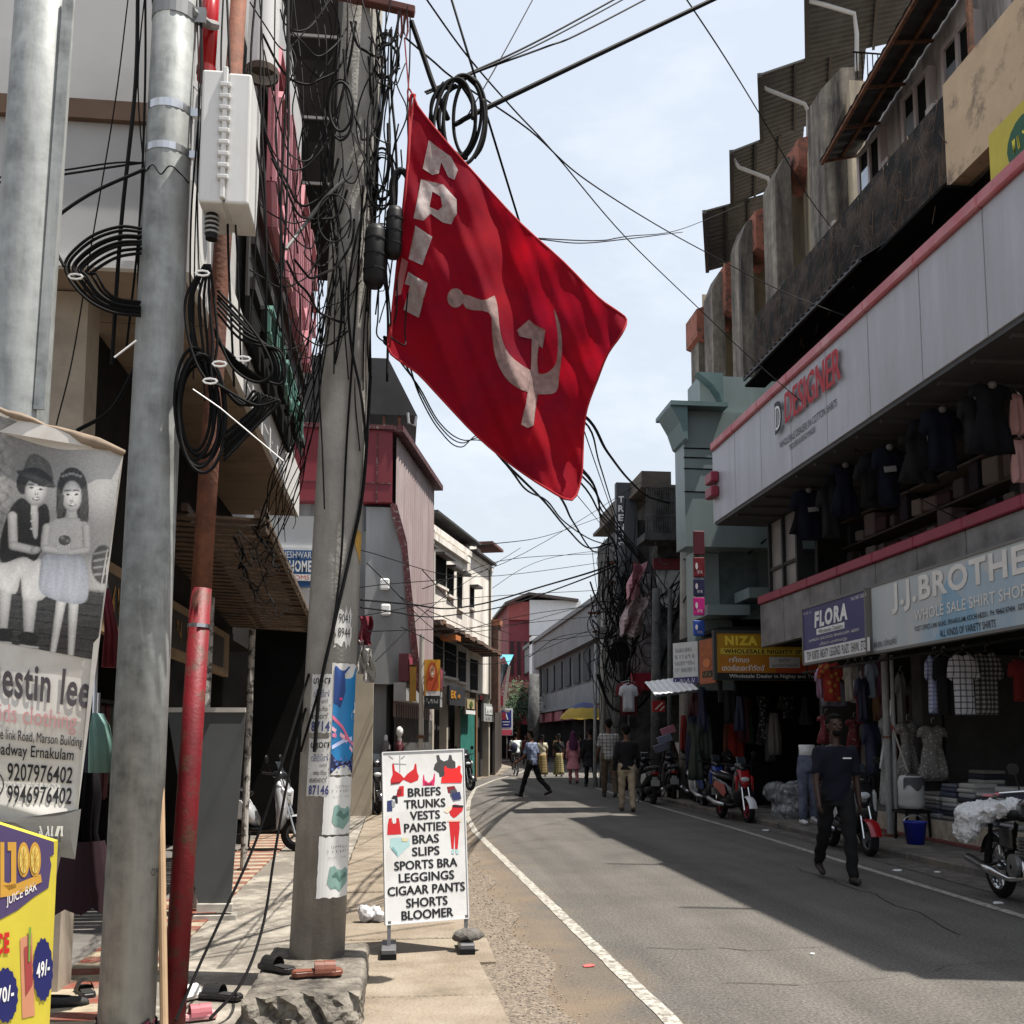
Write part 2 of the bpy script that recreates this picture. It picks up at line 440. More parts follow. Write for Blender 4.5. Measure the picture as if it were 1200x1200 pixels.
# ================================================================== the ground
def lerp_tab(tab, y):
    if y <= tab[0][0]: return tab[0][1]
    for (a, b), (c, d) in zip(tab[:-1], tab[1:]):
        if y <= c: return b + (d - b) * (y - a) / (c - a)
    return tab[-1][1]
LTAB = [(-60, 1.56), (5.5, 1.47), (16.7, 1.27), (20, 1.36), (25, 1.75), (31, 2.35), (37, 3.5), (43, 5.0), (50, 6.4), (60, 8.2), (80, 11)]
RTAB = [(-60, 5.0), (8, 5.26), (17, 5.62), (22, 5.72), (27, 5.85), (31, 6.0), (37, 7.2), (43, 8.4), (50, 9.6), (60, 11.5), (80, 15)]
LX = lambda y: lerp_tab(LTAB, y)
RX = lambda y: lerp_tab(RTAB, y)
def asphalt():
    m = mat('asphalt', (.09, .0835, .0755), .9, .28, 1.1, bump=.9, bscale=90, dirt=(.13, .118, .103), damt=.48, dscale=.5, dsoft=.22)
    nt = m.node_tree; nd = nt.nodes; L = nt.links.new; b = nd['Principled BSDF']
    res = b.inputs['Base Color'].links[0].from_socket; tcn = nd.new('ShaderNodeTexCoord')
    n = nd.new('ShaderNodeTexNoise'); n.inputs['Scale'].default_value = 48; n.inputs['Detail'].default_value = 3; L(tcn.outputs['Object'], n.inputs['Vector'])
    r = nd.new('ShaderNodeMapRange'); r.inputs['From Min'].default_value = .25; r.inputs['From Max'].default_value = .75; r.inputs['To Min'].default_value = .45; r.inputs['To Max'].default_value = 1.55; L(n.outputs['Fac'], r.inputs['Value'])
    mu = nd.new('ShaderNodeMix'); mu.data_type = 'RGBA'; mu.blend_type = 'MULTIPLY'; mu.inputs['Factor'].default_value = 1
    L(res, mu.inputs['A']); L(r.outputs['Result'], mu.inputs['B']); res = mu.outputs['Result']
    # long wheel-worn streaks and tar seams along the street
    mp = nd.new('ShaderNodeMapping'); mp.inputs['Scale'].default_value = (2.2, .1, 1); L(tcn.outputs['Object'], mp.inputs['Vector'])
    n2 = nd.new('ShaderNodeTexNoise'); n2.inputs['Scale'].default_value = 1.0; n2.inputs['Detail'].default_value = 6; L(mp.outputs['Vector'], n2.inputs['Vector'])
    r2 = nd.new('ShaderNodeMapRange'); r2.inputs['From Min'].default_value = .35; r2.inputs['From Max'].default_value = .65; r2.inputs['To Min'].default_value = .8; r2.inputs['To Max'].default_value = 1.15; L(n2.outputs['Fac'], r2.inputs['Value'])
    m3 = nd.new('ShaderNodeMix'); m3.data_type = 'RGBA'; m3.blend_type = 'MULTIPLY'; m3.inputs['Factor'].default_value = 1
    L(res, m3.inputs['A']); L(r2.outputs['Result'], m3.inputs['B']); res = m3.outputs['Result']
    # red dust blown in from the dirt verge on the left edge
    sp = nd.new('ShaderNodeSeparateXYZ'); L(tcn.outputs['Object'], sp.inputs[0])
    n4 = nd.new('ShaderNodeTexNoise'); n4.inputs['Scale'].default_value = 2.2; n4.inputs['Detail'].default_value = 8; L(tcn.outputs['Object'], n4.inputs['Vector'])
    ma = nd.new('ShaderNodeMath'); ma.operation = 'MULTIPLY_ADD'; ma.inputs[1].default_value = 1.3; L(n4.outputs['Fac'], ma.inputs[0]); L(sp.outputs['X'], ma.inputs[2])
    r4 = nd.new('ShaderNodeMapRange'); r4.inputs['From Min'].default_value = 1.55; r4.inputs['From Max'].default_value = 2.25; r4.inputs['To Min'].default_value = .85; r4.inputs['To Max'].default_value = 0; L(ma.outputs[0], r4.inputs['Value'])
    m4 = nd.new('ShaderNodeMix'); m4.data_type = 'RGBA'; m4.inputs['B'].default_value = (.2, .148, .1, 1); L(r4.outputs['Result'], m4.inputs['Factor']); L(res, m4.inputs['A'])
    L(m4.outputs['Result'], b.inputs['Base Color'])
    return m
M_ASPH = asphalt()
M_DIRT = mat('dusty_gravel', (.21, .17, .13), .95, .45, 40, bump=1.0, bscale=70, dirt=(.07, .06, .05), damt=.42, dscale=48, dsoft=.06)
M_SLAB = mat('pavement_concrete', (.2, .16, .118), .92, .3, 2.4, bump=.8, bscale=45, dirt=(.27, .228, .175), damt=.47, dscale=2.2, dsoft=.1)
M_SLAB2 = mat('pavement_concrete_grey', (.155, .137, .115), .92, .2, 2.0, bump=.4, bscale=55, dirt=(.32, .29, .245), damt=.44, dscale=2.4, dsoft=.07)
M_PAVE_R = mat('pavement_dark', (.115, .105, .095), .95, .3, 4, bump=.6, bscale=45, dirt=(.2, .17, .13), damt=.42, dscale=2)

g = MB(); g.box(-250, -120, -.5, 250, 420, -.03)
kind(make('ground', g, mat('ground_dust', (.2, .17, .14), .95, .25, .8), origin=(0, 0, -.03)))
ys = [-40 + 1.0 * i for i in range(116)]
g = MB(); g.sheet([[(LX(y) - 1.0 + (RX(y) - LX(y) + 1.5) * k / 8, y, 0) for k in range(9)] for y in ys])
kind(make('road', g, M_ASPH, origin=(0, 0, 0)))
# white edge lines, worn at the sides
M_LINE = mat('road_paint', (.4, .38, .335), .85, .2, 6, bump=.3, bscale=90, dirt=(.14, .122, .1), damt=.5, dscale=17, dsoft=.1)
for nm, fn, w in (('road_marking', LX, .05), ('road_marking', RX, .052)):
    g = MB(); gr = []
    y = -20
    while y < 62:
        j = [.003 * math.sin(y * 9.1) + .003 * math.sin(y * 23.7), .003 * math.sin(y * 7.7 + 1) + .003 * math.sin(y * 19.3)]
        gr.append([(fn(y) - w + j[0], y, .005), (fn(y) + w + j[1], y, .005)]); y += .12
    g.sheet(gr); kind(make(nm, g, M_LINE, origin=(0, 0, 0)))
# cracks in the asphalt
M_CRACK = mat('crack', (.02, .019, .018), .95, .3)
for x, y, dx, dy, n_, s in ((2.0, 6.3, .16, .05, 16, 5), (4.3, 7.6, .02, .2, 18, 8), (1.8, 7.4, .14, -.03, 9, 12)):
    r = random.Random(s); pts = [V((x, y))]
    for k in range(n_): pts.append(pts[-1] + V((dx + r.gauss(0, .045), dy + r.gauss(0, .045))))
    g = MB(); g.sheet([[(p.x - .004 - .004 * r.random(), p.y - .003, .0045), (p.x + .004 + .004 * r.random(), p.y + .003, .0045)] for p in pts]); kind(make('road_crack', g, M_CRACK, origin=(0, 0, 0)))
# loose gravel verge between asphalt and slabs
g = MB(); gr = []
y = -10
while y < 45:
    e = LX(y) - .62 if y > 17 else .98
    a = .56 if y < 17 else LX(y) - 1.1
    row = []
    for k in range(6):
        x = a + (e - a) * k / 5 + (.09 * math.sin(y * 3.1 + k) * (k == 5))
        row.append((x, y, .008 + (.007 * abs(math.sin(y * 13.1 + k * 2.3) * math.sin(y * 7.7 + k)) if 0 < k < 5 else 0)))
    gr.append(row); y += .1
g.sheet(gr); kind(make('gravel_verge', g, M_DIRT, origin=(0, 0, 0)))
g = MB()
for i in range(1300):
    y = 3.5 + 14 * RN.random() ** 1.7; x = RN.gauss(.86, .13); s = RN.uniform(.003, .009)
    g.ell((x, y, .012 + s * .4), s, s * RN.uniform(.6, 1.2), s * .7, 5, 3)
kind(make('loose_gravel', g, mat('pebble', (.26, .21, .16), .95, .45, 30)), 'stuff')
# pavement slabs on the left (uneven concrete sheets)
g = MB(); y = -6.0; i = 0
while y < 40:
    l = RN.uniform(.45, .95)
    e = .62 + RN.uniform(-.05, .06) if y < 16 else LX(y) - 1.05
    z = .035 + RN.uniform(-.006, .006)
    g.obox(((-.55 + e) / 2, y + l / 2, z - .12), ((e + .55) / 2, 0, 0), (RN.uniform(-.015, .015), l / 2 - .009, 0), (0, 0, .12))
    y += l; i += 1
kind(make('pavement', g, M_SLAB, bevel=.008))
g = MB(); g.box(-1.5, -6, -.2, -.56, 40, .03); kind(make('pavement', g, M_SLAB2))
g = MB(); g.box(-6.5, -6, -.2, -1.505, 21.4, .022); kind(make('shop_floor', g, mat('floor_cement', (.13, .12, .11), .85, .25, 3, dirt=(.2, .18, .16), damt=.4)))
# red and cream tile strip in front of the shops
mr_, mc_ = mat('tile_red', (.2, .055, .035), .7, .2, 8, dirt=(.2, .16, .13), damt=.4, dscale=6), mat('tile_cream', (.36, .3, .21), .7, .15, 8, dirt=(.2, .17, .14), damt=.42, dscale=6)
t = thing('tile_strip', 'strip of red and cream floor tiles along the left shopfronts', 'tiles', (-1.75, 10, .03))
a, b = MB(), MB()
for i in range(90):
    y = 3.0 + i * .18
    (a if i % 2 else b).box(-2.05, y + .003, .0, -1.5, y + .177, .043)
make('red_tile', a, mr_, t); make('cream_tile', b, mc_, t)
# right pavement with its kerb
g = MB()
y = -8
while y < 24:
    l = RN.uniform(1.0, 1.8); g.box(6.3 + RN.uniform(-.02, .02), y + .006, -.2, 7.42, y + l - .006, .09 + RN.uniform(-.008, .008)); y += l
kind(make('pavement', g, M_PAVE_R, bevel=.015))
g = MB(); g.sheet([[(RX(y) + .45, y, .006), (6.29 if y < 24 else RX(y) + 1.2, y, .006)] for y in [-8 + .5 * i for i in range(80)]])
kind(make('dirt_verge', g, mat('dark_dirt', (.1, .09, .08), .95, .35, 8, bump=.9, bscale=50, dirt=(.17, .145, .12), damt=.42, dscale=4), origin=(0, 0, 0)))
# litter
def litter(px, py, m, label, s=.05, n='litter_scrap'):
    p = at(px, py, Z=.006); b = MB()
    pts = [(math.cos(a) * s * RN.uniform(.5, 1.1), math.sin(a) * s * .8 * RN.uniform(.5, 1.1)) for a in [k * .9 for k in range(7)]]
    b.prism(pts, p, (1, .2, .06), (-.2, 1, .08), (0, 0, 1), .005)
    tag(make(n, b, m), label, 'litter', 'bits of litter on the street')
litter(690, 1132, paint(190, 90, 85), 'small torn red and white wrapper lying on the sunlit road', .05)
litter(490, 1101, paint(170, 70, 45), 'crumpled orange wrapper on the pavement under the white signboard', .035)
litter(897, 973, WHITE, 'white paper scrap beside the front wheel of the red and white scooter', .07)
litter(1052, 1020, WHITE, 'white paper scrap just past the right road line behind the walking man', .06)
litter(1098, 1022, WHITE, 'pale paper scrap in the gutter below the tiled shop step', .05)
litter(1170, 1058, WHITE, 'white scrap lying on the road under the parked motorcycle', .06)
litter(952, 1118, WHITE, 'tiny white scrap alone on the open road near the shadow edge', .02)
# crumpled plastic bag behind the signboard
b = MB(); p = at(436, 1078, Z=.05)
for i in range(9):
    b.ell(p + V((RN.uniform(-.07, .09), RN.uniform(-.05, .05), RN.uniform(.02, .1))), RN.uniform(.04, .07), RN.uniform(.04, .06), RN.uniform(.03, .06), 7, 5)
bb = remesh(b, .014, 1)
crumple(bb, 14, .03)
tag(make('plastic_bag', bb, mat('clear_plastic', (.5, .5, .51), .25, .3, 20)), 'crumpled clear plastic bag on the pavement behind the white signboard', 'plastic bag')

# ================================================================== right side: long shop block
UF, VF = (0, -1, 0), (0, 0, 1)              # facade facing -X: text runs towards the viewer
M_ALU = mat('grey_cladding', (.4, .4, .44), .4, .05, 1.5, bump=.06, bscale=3, dirt=(.28, .275, .285), damt=.42, dscale=2.2, streak=True, dsoft=.2)
M_ALU2 = mat('grey_cladding_dark', (.2, .197, .193), .55, .15, 2, dirt=(.09, .085, .08), damt=.46, dscale=1.5)
M_PINK = mat('red_trim', (.42, .1, .12), .5, .15, 3, dirt=(.5, .22, .23), damt=.4)
M_RED = mat('crimson_trim', (.24, .025, .05), .45, .15, 3)
FX, FY1, FZ0, FZ1, YN = 6.0, 18.75, 5.61, 7.0, 5.6
def U(px, X, py=700): return -at(px, py, X=X).y
bl = thing('shop_building', 'long shop block with grey cladding fascia and red trims, red letters on its upper band', 'building', (8, 13, 0))
b = MB(); b.box(6.3, YN, 6.95, 9.6, FY1, 7.03); b.box(6.17, YN, FZ0, 6.4, FY1, 6.95); b.box(10.6, YN, 0, 10.9, 24, 9.0)
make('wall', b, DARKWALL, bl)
b = MB(); y = YN
while y < FY1 - .01:
    l = min(1.32, FY1 - y); b.box(FX, y + .008, FZ0, FX + .16, y + l - .008, FZ1); y += l
make('fascia', b, M_ALU, bl, bevel=.006)
b = MB(); y = YN
while y < FY1 - .01:
    l = min(1.32, FY1 - y); b.box(FX - .06, y + .004, FZ1 + .002, FX + .2, y + l - .004, FZ1 + .16); y += l
make('top_trim', b, M_PINK, bl, bevel=.02)
b = MB(); b.box(FX + .02, YN, FZ0 - .06, 10.6, FY1, FZ0 - .003)
for i in range(18): b.box(FX + .1, 5.8 + i * .7, FZ0 - .1, 10.5, 5.86 + i * .7, FZ0 - .06)
make('soffit', b, mat('soffit_panel', (.05, .05, .05), .7, .3, 2), bl)
# far end return of the fascia with two little red louvres
b = MB(); b.box(FX + .02, FY1 + .002, FZ0, 9.5, FY1 + .1, FZ1); make('fascia_end', b, M_ALU, bl)
b = MB()
for z in (6.05, 6.33): b.box(FX - .16, FY1 - .35, z, FX - .003, FY1 + .05, z + .2)
make('red_bracket', b, M_RED, bl, bevel=.02)
# lettering on the fascia
cv = Canvas(plane((FX, 0, 0), UF, VF), bl, .01)
zf = lambda px, py: at(px, py, X=FX).z
uD0, uD1 = U(922, FX, 470), U(987, FX, 430); zD0 = zf(922, 498); zD1 = zD0 + .48
for k in range(3): cv.text('DESIGNER', uD0 + .025 * k, zD0 + .004 * k, uD1 + .025 * k, zD1 + .004 * k, paint(165, 14, 28), 4 + k * .3, 'lettering')
uL0, uL1 = U(911, FX, 480), U(920, FX, 480); cv.text('D', uL0, zD0 - .06, uL1, zD1 - .02, INK, 5, 'logo', .05)
cv.text('D', uL0 + .05, zD0, uL1 - .05, zD1 - .1, WHITE, 6, 'logo', -.01)
cv.text('WHOLESALE DEALERS IN COTTON SHIRTS', U(914, FX, 520), zD0 - .3, U(981, FX, 470), zD0 - .19, INK, 1, 'small_lettering')
cv.text('TROUSERS & READYMADES', U(925, FX, 520), zD0 - .44, U(956, FX, 505), zD0 - .35, INK, 1, 'small_lettering')
cv.flush()
# lower band: crimson rail over dark stone panels
RX0 = 6.8; RZ = 4.16; RYE = 18.4
b = MB(); y = YN
while y < RYE - .5:
    b.box(RX0 - .05, y + .006, RZ - .155, RX0 + .2, y + 1.17, RZ); y += 1.18
make('red_rail', b, M_RED, bl, bevel=.015)
b = MB(); y = YN
while y < RYE - .5:
    b.box(RX0, y + .006, 3.2, RX0 + .14, y + 1.17, RZ - .16); y += 1.18
make('stone_panel', b, M_ALU2, bl, bevel=.006)
b = MB(); b.box(RX0 + .15, YN, 2.78, 10.6, 15.4, 2.88); b.box(RX0 + .15, 15.4, 3.2, 10.6, RYE, 3.3); b.box(RX0 + .15, YN, 3.84, 10.6, RYE, 3.94)
make('floor_slab', b, DARKWALL, bl)
# upper floor glazing near the far end, columns, display shelves
b = MB(); b.box(6.96, 17.0, RZ + .01, 7.0, 18.35, FZ0 - .1)
make('window', b, mat('frosted_glass', (.22, .21, .2), .3, .15, 2), bl)
b = MB()
for y in (16.97, 17.62, 18.3): b.box(6.9, y, RZ + .01, 7.01, y + .07, FZ0 - .1)
b.box(6.91, 17.0, 4.6, 7.005, 18.35, 4.65)
make('window_frame', b, paint(40, 40, 42), bl)
CPT = mat('column_paint', (.06, .057, .055), .85, .25)
for q in ((8.2, 8.2, 3.94, 8.55, 8.55, 5.54), (8.2, 12.4, 3.94, 8.55, 12.75, 5.54), (7.75, 7.5, 0, 8.05, 7.8, 2.78), (7.9, 14.75, 0, 8.2, 15.05, 2.78)):
    b = MB(); b.box(*q); make('column', b, CPT, bl)
for q in ((7.9, 18.42, 0, 10.6, 18.55, 5.54), (8.3, 14.85, .0, 10.6, 14.95, 2.78)):
    b = MB(); b.box(*q); make('partition', b, CPT, bl)
# ground floor tiled step
b = MB(); y = 9.0
b2 = MB()
while y < 15.4:
    b.box(7.38, y + .004, .09, 7.44, y + .296, .38); y += .3
b2.box(7.44, YN, .05, 10.6, 18.4, .38)
make('step_tile', b, mat('cream_tile', (.42, .36, .28), .35, .12, 5, dirt=(.2, .16, .12), damt=.42, dscale=4), bl, bevel=.006)
make('shop_step', b2, mat('step_cement', (.14, .13, .12), .9, .2), bl)
b = MB(); b.box(7.3, 9, .092, 7.38, 15.4, .13); make('step_edge', b, mat('red_oxide', (.16, .05, .045), .8, .2), bl)
# cable conduit and lamp bits on the shop post
tpost = thing('shop_post', 'grey steel post standing before the shirt shop', 'post', (7.1, 14.3, .09))
b = MB(); b.tube([(7.1, 14.3, .09), (7.1, 14.3, 2.75)], .05, 10); b.tube([(7.1, 14.1, .5), (7.11, 14.1, 2.7)], .028, 8); make('post', b, mat('post_paint', (.26, .26, .255), .6, .2, 9), tpost)
b = MB(); b.tube([(7.1, 14.3, .09), (7.1, 14.3, .13)], .11, 10); b.tube([(7.1, 14.3, 1.5), (7.1, 14.3, 1.53)], .062, 10); make('base_plate', b, RUST, tpost)

# dim goods on the back walls of the upper floor
sh = thing('display_shelf', 'long upper floor display shelf with rows of boxed pale shirts', 'shelf', (8.2, 12, 3.95))
b = MB(); b.box(8.45, 9.4, 3.945, 8.55, 17.6, 5.4)
for z in (3.945, 4.42, 4.9, 5.38): b.box(8.0, 9.4, z, 8.44, 17.6, z + .03)
make('shelf_frame', b, mat('shelf_board', (.12, .1, .09), .8, .2), sh)
shirtm = [paint(120, 106, 106), paint(92, 84, 88), paint(140, 130, 124), paint(70, 44, 50), paint(50, 48, 58)]
for r in range(3):
    for i in range(20):
        y = 9.5 + i * .4; b = MB(); h = RN.uniform(.16, .42); b.obox((8.19, y + .17, 3.985 + r * .48 + h / 2), (.2, 0, 0), (RN.uniform(-.03, .03), RN.uniform(.1, .17), RN.uniform(0, .012)), (0, 0, h / 2)); make('folded_shirt', b, shirtm[(i * 7 + r * 3) % 5], sh, bevel=.02)

def sign_box(name, label, X, Y0, Y1, z0, z1, m, cat='sign', thick=.08, group=None, tilt=0):
    """hanging shop sign on the right facade, Y0 near, Y1 far"""
    t = thing(name, label, cat, (X, (Y0 + Y1) / 2, z0), 0, group)
    b = MB(); b.box(X, Y0, z0, X + thick, Y1, z1); make('panel', b, m, t, bevel=.004)
    b = MB()
    for (ya, yb, za, zb) in ((Y0, Y1, z0 - .02, z0 + .015), (Y0, Y1, z1 - .015, z1 + .02), (Y0 - .02, Y0 + .015, z0, z1), (Y1 - .015, Y1 + .02, z0, z1)):
        b.box(X - .012, ya, za, X + thick + .01, yb, zb)
    make('frame', b, paint(110, 108, 104), t)
    return t, Canvas(plane((X, 0, 0), UF, VF), t, .0025)
# --- light blue shirt shop sign
def blue_sign_mat():
    m = mat('sky_print', (.4, .46, .49), .5, .08, 1.2, bump=.1, bscale=4, dirt=(.5, .51, .5), damt=.55, dscale=1.8, streak=True, dsoft=.2)
    return m
JX = 6.4; jz = lambda px, py: at(px, py, X=JX).z; jy = lambda px, py=740: -U(px, JX, py)
t, cv = sign_box('shop_sign', 'long pale blue shirt shop sign with big white faded letters', JX, 6.8, jy(1022), 2.65, 3.55, blue_sign_mat())
b1, b2 = mat('sky_print_mid', (.3, .43, .53), .5, .12, 2, dirt=(.42, .48, .52), damt=.5, dscale=2.5, streak=True, dsoft=.2), mat('sky_print_deep', (.15, .34, .5), .5, .15, 2, dirt=(.33, .46, .56), damt=.52, dscale=2.6, streak=True, dsoft=.25)
u_ = lambda px: U(px, JX, 740)
cv.poly([(u_(1075), 2.66), (-6.9, 2.66), (-6.9, 3.2), (u_(1195), 3.35), (u_(1165), 3.25), (u_(1140), 3.5), (u_(1120), 3.3), (u_(1100), 3.05), (u_(1085), 2.85)], b1, 1, 'printed_ground')
cv.poly([(u_(1095), 2.665), (u_(1150), 2.665), (u_(1145), 2.9), (u_(1125), 3.15), (u_(1115), 3.42), (u_(1106), 3.2), (u_(1104), 2.9)], b2, 2, 'printed_ground')
LW = mat('faded_white_letters', (.7, .68, .64), .6, .08, 6)
uj = u_(1047); uj2 = uj + (u_(1200) - uj) / .79
cv.text('J.J.BROTHERS', uj, 3.1, uj2, 3.5, LW, 4, 'lettering', .03)
u0 = u_(1073); cv.text('WHOLE SALE SHIRT SHOP', u0, 2.95, u0 + (u_(1200) - u0) * 1.04, 3.08, LW, 4, 'lettering', .01)
cv.text('POST OFFICE LINK ROAD, ERNAKULAM, KOCHI 682031. PH: 98460 87404.  GST', u0, 2.81, u0 + (u_(1200) - u0) * 1.02, 2.88, INK, 4, 'small_lettering', .008)
cv.text('ALL KINDS OF VARIETY SHIRTS', u_(1102), 2.69, u_(1168), 2.775, INK, 4, 'small_lettering', .008)
cv.text('ജെ.ജെ. ബ്രദേഴ്സ്', u_(1024), 2.71, u_(1051), 2.81, INK, 4, 'small_lettering')
cv.flush()
# --- navy sign
NAVY = mat('navy_print', (.035, .035, .13), .45, .15, 2)
JX2 = 6.33; v_ = lambda px: U(px, JX2, 740)
t, cv = sign_box('shop_sign', 'navy blue shop sign with slanted white word and white strip along its foot', JX2, jy(1022) + .03, -v_(941), 2.65, 3.52, NAVY)
cv.rect(v_(942), 2.67, v_(1019), 2.86, paint(205, 205, 205), 1, 'white_strip')
cv.text('TOP  KURTIS  NIGHTY  LEGGINGS  PLAZO  SHAWL  ETC...', v_(945), 2.7, v_(1016), 2.83, INK, 2, 'small_lettering', .005)
cv.text('FLORA', v_(955), 3.17, v_(994), 3.42, WHITE, 2, 'lettering', .05, .12)
cv.rect(v_(957), 3.06, v_(990), 3.15, WHITE, 1, 'white_strip'); cv.text('Wholesale Dealers', v_(959), 3.07, v_(988), 3.135, INK, 2, 'small_lettering')
cv.text('NAMBURI, LINK ROAD, ERNAKULAM - 682031', v_(948), 2.97, v_(1007), 3.015, LW, 2, 'small_lettering')
cv.text('ഫ്ലോറ എറണാകുളം', v_(960), 2.88, v_(993), 2.94, LW, 2, 'small_lettering')
cv.text('Mob: 9847 1205 90', v_(999), 3.42, v_(1017), 3.47, LW, 2, 'small_lettering')
cv.scribble(v_(942), 3.42, v_(953), 3.45, LW, 2, 'small_lettering')
cv.flush()
# --- yellow nighty sign, facing down the street
t = thing('shop_sign', 'yellow and orange garment sign with a black foot, hung across the pavement facing the viewer', 'sign', (7.6, 19.4, 2.7))
x0, x1 = at(840, 770, Y=19.4).x, 8.6
z0, z1 = at(840, 797, Y=19.4).z, at(840, 742, Y=19.4).z
b = MB(); b.box(x0, 19.4, z0, x1, 19.48, z1); make('panel', b, mat('yellow_print', (.42, .22, .012), .5, .1, 1.5), t)
b = MB(); b.box(x0 - .06, 19.38, z0, x0, 19.5, z1); b.box(x0 - .06, 19.38, z1, x1, 19.52, z1 + .06); make('frame', b, paint(60, 58, 55), t)
cv = Canvas(plane((x0, 19.4, z0), (1, 0, 0), (0, 0, 1)), t, .005)
W, H = x1 - x0, z1 - z0
cv.rect(0, 0, W, H * .16, INK, 1, 'black_strip')
cv.poly([(.0, H * .16), (W, H * .16), (W, H * .6), (W * .55, H * .3)], mat('orange_print', (.45, .07, .02), .5, .2), 1, 'printed_ground')
cv.rect(.05, H * .16, W * .5, H * .52, mat('amber_print', (.42, .16, .01), .5, .15), 2, 'printed_ground')
cv.text('NIZA GARMENTS', W * .07, H * .74, W * .98, H * .95, mat('yellow_letters', (.75, .55, .05), .5), 2, 'lettering', .06)
cv.rect(W * .03, H * .55, W * .98, H * .68, mat('pale_yellow', (.6, .43, .05), .5), 2, 'printed_ground')
cv.text('WHOLESALE NIGHTY SPECIALIST', W * .06, H * .57, W * .96, H * .66, INK, 3, 'lettering', .02)
cv.text('നിസാ', W * .1, H * .38, W * .27, H * .5, LW, 3, 'lettering', .02)
cv.text('ഗാർമെന്റ്സ്', W * .04, H * .2, W * .4, H * .33, LW, 3, 'lettering', .02)
cv.rect(W * .44, H * .27, W * .7, H * .5, paint(190, 190, 186), 3, 'white_patch')
cv.text('മേത്തർ', W * .52, H * .4, W * .62, H * .48, INK, 4, 'small_lettering'); cv.text('ലേഡീസ് നൈറ്റി', W * .46, H * .29, W * .68, H * .37, INK, 4, 'small_lettering')
cv.text('Wholesale Dealer in Nighty and Top etc...', W * .1, H * .03, W * .95, H * .13, LW, 2, 'small_lettering')
cv.flush()
# --- white and orange boards beyond it
Yb = 22.4
def small_board(label, xa, xb, ya, yb, m, Yn=20.7, Yf=21.3):
    pa, pb = at(xa, yb, Y=Yf), at(xb, yb, Y=Yn); h = at(xb, ya, Y=Yn).z - pb.z
    t = thing('shop_sign', label, 'sign', (pa + pb) / 2)
    u = V((pb.x - pa.x, pb.y - pa.y, 0)); n = V((u.y, -u.x, 0)).normalized()
    b = MB(); b.obox((pa + pb) / 2 - n * .035 + V((0, 0, h / 2)), u / 2, n * .03, (0, 0, h / 2)); make('panel', b, m, t)
    return t, Canvas(plane(V((pa.x, pa.y, pb.z)), u, (0, 0, h)), t, .005)
t, cv = small_board('white board of faded grey writing with a blue strip at its foot', 789, 818, 752, 801, paint(196, 198, 196))
cv.rect(0, 0, 1, .17, NAVY, 1, 'blue_strip'); cv.scribble(.08, .03, .92, .13, WHITE, 2, 'lettering', 10)
GL = paint(140, 142, 142)
for i in range(4): cv.scribble(.1, .78 - i * .16, .9, .88 - i * .16, GL, 1, 'lettering', 14)
cv.flush()
t, cv = small_board('narrow orange board beside the white faded board', 820, 838, 748, 801, mat('orange_board', (.32, .08, .025), .5, .2), 19.7, 20.4)
cv.scribble(.15, .8, .85, .9, paint(200, 130, 40), 1, n=6); cv.scribble(.15, .66, .85, .74, paint(200, 130, 40), 1, n=8); cv.ell(.5, .48, .25, .1, paint(190, 110, 60), 1, 'picture')
cv.rect(.2, .16, .85, .3, INK, 1, 'label'); cv.scribble(.28, .19, .78, .27, paint(200, 160, 60), 2, n=5)
cv.flush()
# shop front under the yellow sign
sf = thing('garment_shop', 'dark open garment shop under the yellow sign', 'shop', (8, 21, 0))
b = MB(); b.box(6.6, 22.4, 0, 10.4, 22.6, 5.4); b.box(6.3, 19.6, 3.62, 10.4, 22.4, 3.7); b.box(6.3, 19.6, 2.2, 6.37, 19.7, 3.6)
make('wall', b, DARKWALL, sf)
b = MB(); b.corr(at(768, 815, Y=20.2), at(818, 808, Y=20.2) - at(768, 815, Y=20.2), (.15, 1.5, .35), (0, 0, 1), .12, .012); make('awning', b, paint(215, 215, 213), sf)
b = MB(); b.bar(at(768, 816, Y=20.2), at(818, 810, Y=20.2), .03); b.bar(at(790, 812, Y=20.2), at(790, 812, Y=20.2) + V((.2, 1.5, .2)), .03); make('awning_rail', b, paint(70, 70, 72), sf)

# ================================================================== tall weathered apartment block behind
M_MOSS = mat('mossy_parapet', (.06, .043, .033), .95, .5, 3, bump=1.0, bscale=20, dirt=(.008, .008, .008), damt=.58, dscale=2.2, dsoft=.07)
M_PEACH = mat('peach_plaster', (.5, .37, .24), .9, .12, 2, bump=.25, bscale=30, dirt=(.2, .15, .11), damt=.36, dscale=2.3, dsoft=.06)
M_WHITEW = mat('stained_white_wall', (.46, .42, .4), .9, .14, 2, dirt=(.05, .045, .04), damt=.52, dscale=1.1, streak=True)
M_SHEET = mat('dark_roof_sheet', (.045, .045, .048), .6, .25, 3, dirt=(.022, .02, .019), damt=.5, dscale=1.6)
M_FIN = mat('stained_concrete', (.24, .215, .18), .92, .3, 4, bump=.4, bscale=30, dirt=(.035, .032, .03), damt=.56, dscale=2.4, dsoft=.14, streak=True)
M_ORANGE = mat('faded_orange_plaster', (.3, .115, .08), .9, .15, 3, dirt=(.1, .06, .05), damt=.42, dscale=4, dsoft=.06)
M_BEIGE = mat('beige_wall', (.4, .34, .24), .9, .12, 2, dirt=(.14, .12, .1), damt=.42, dscale=1.5, streak=True)
ap = thing('apartment_building', 'stained apartment block with a mossy balcony and sheet awning above the grey shop block', 'building', (9.5, 20, 0))
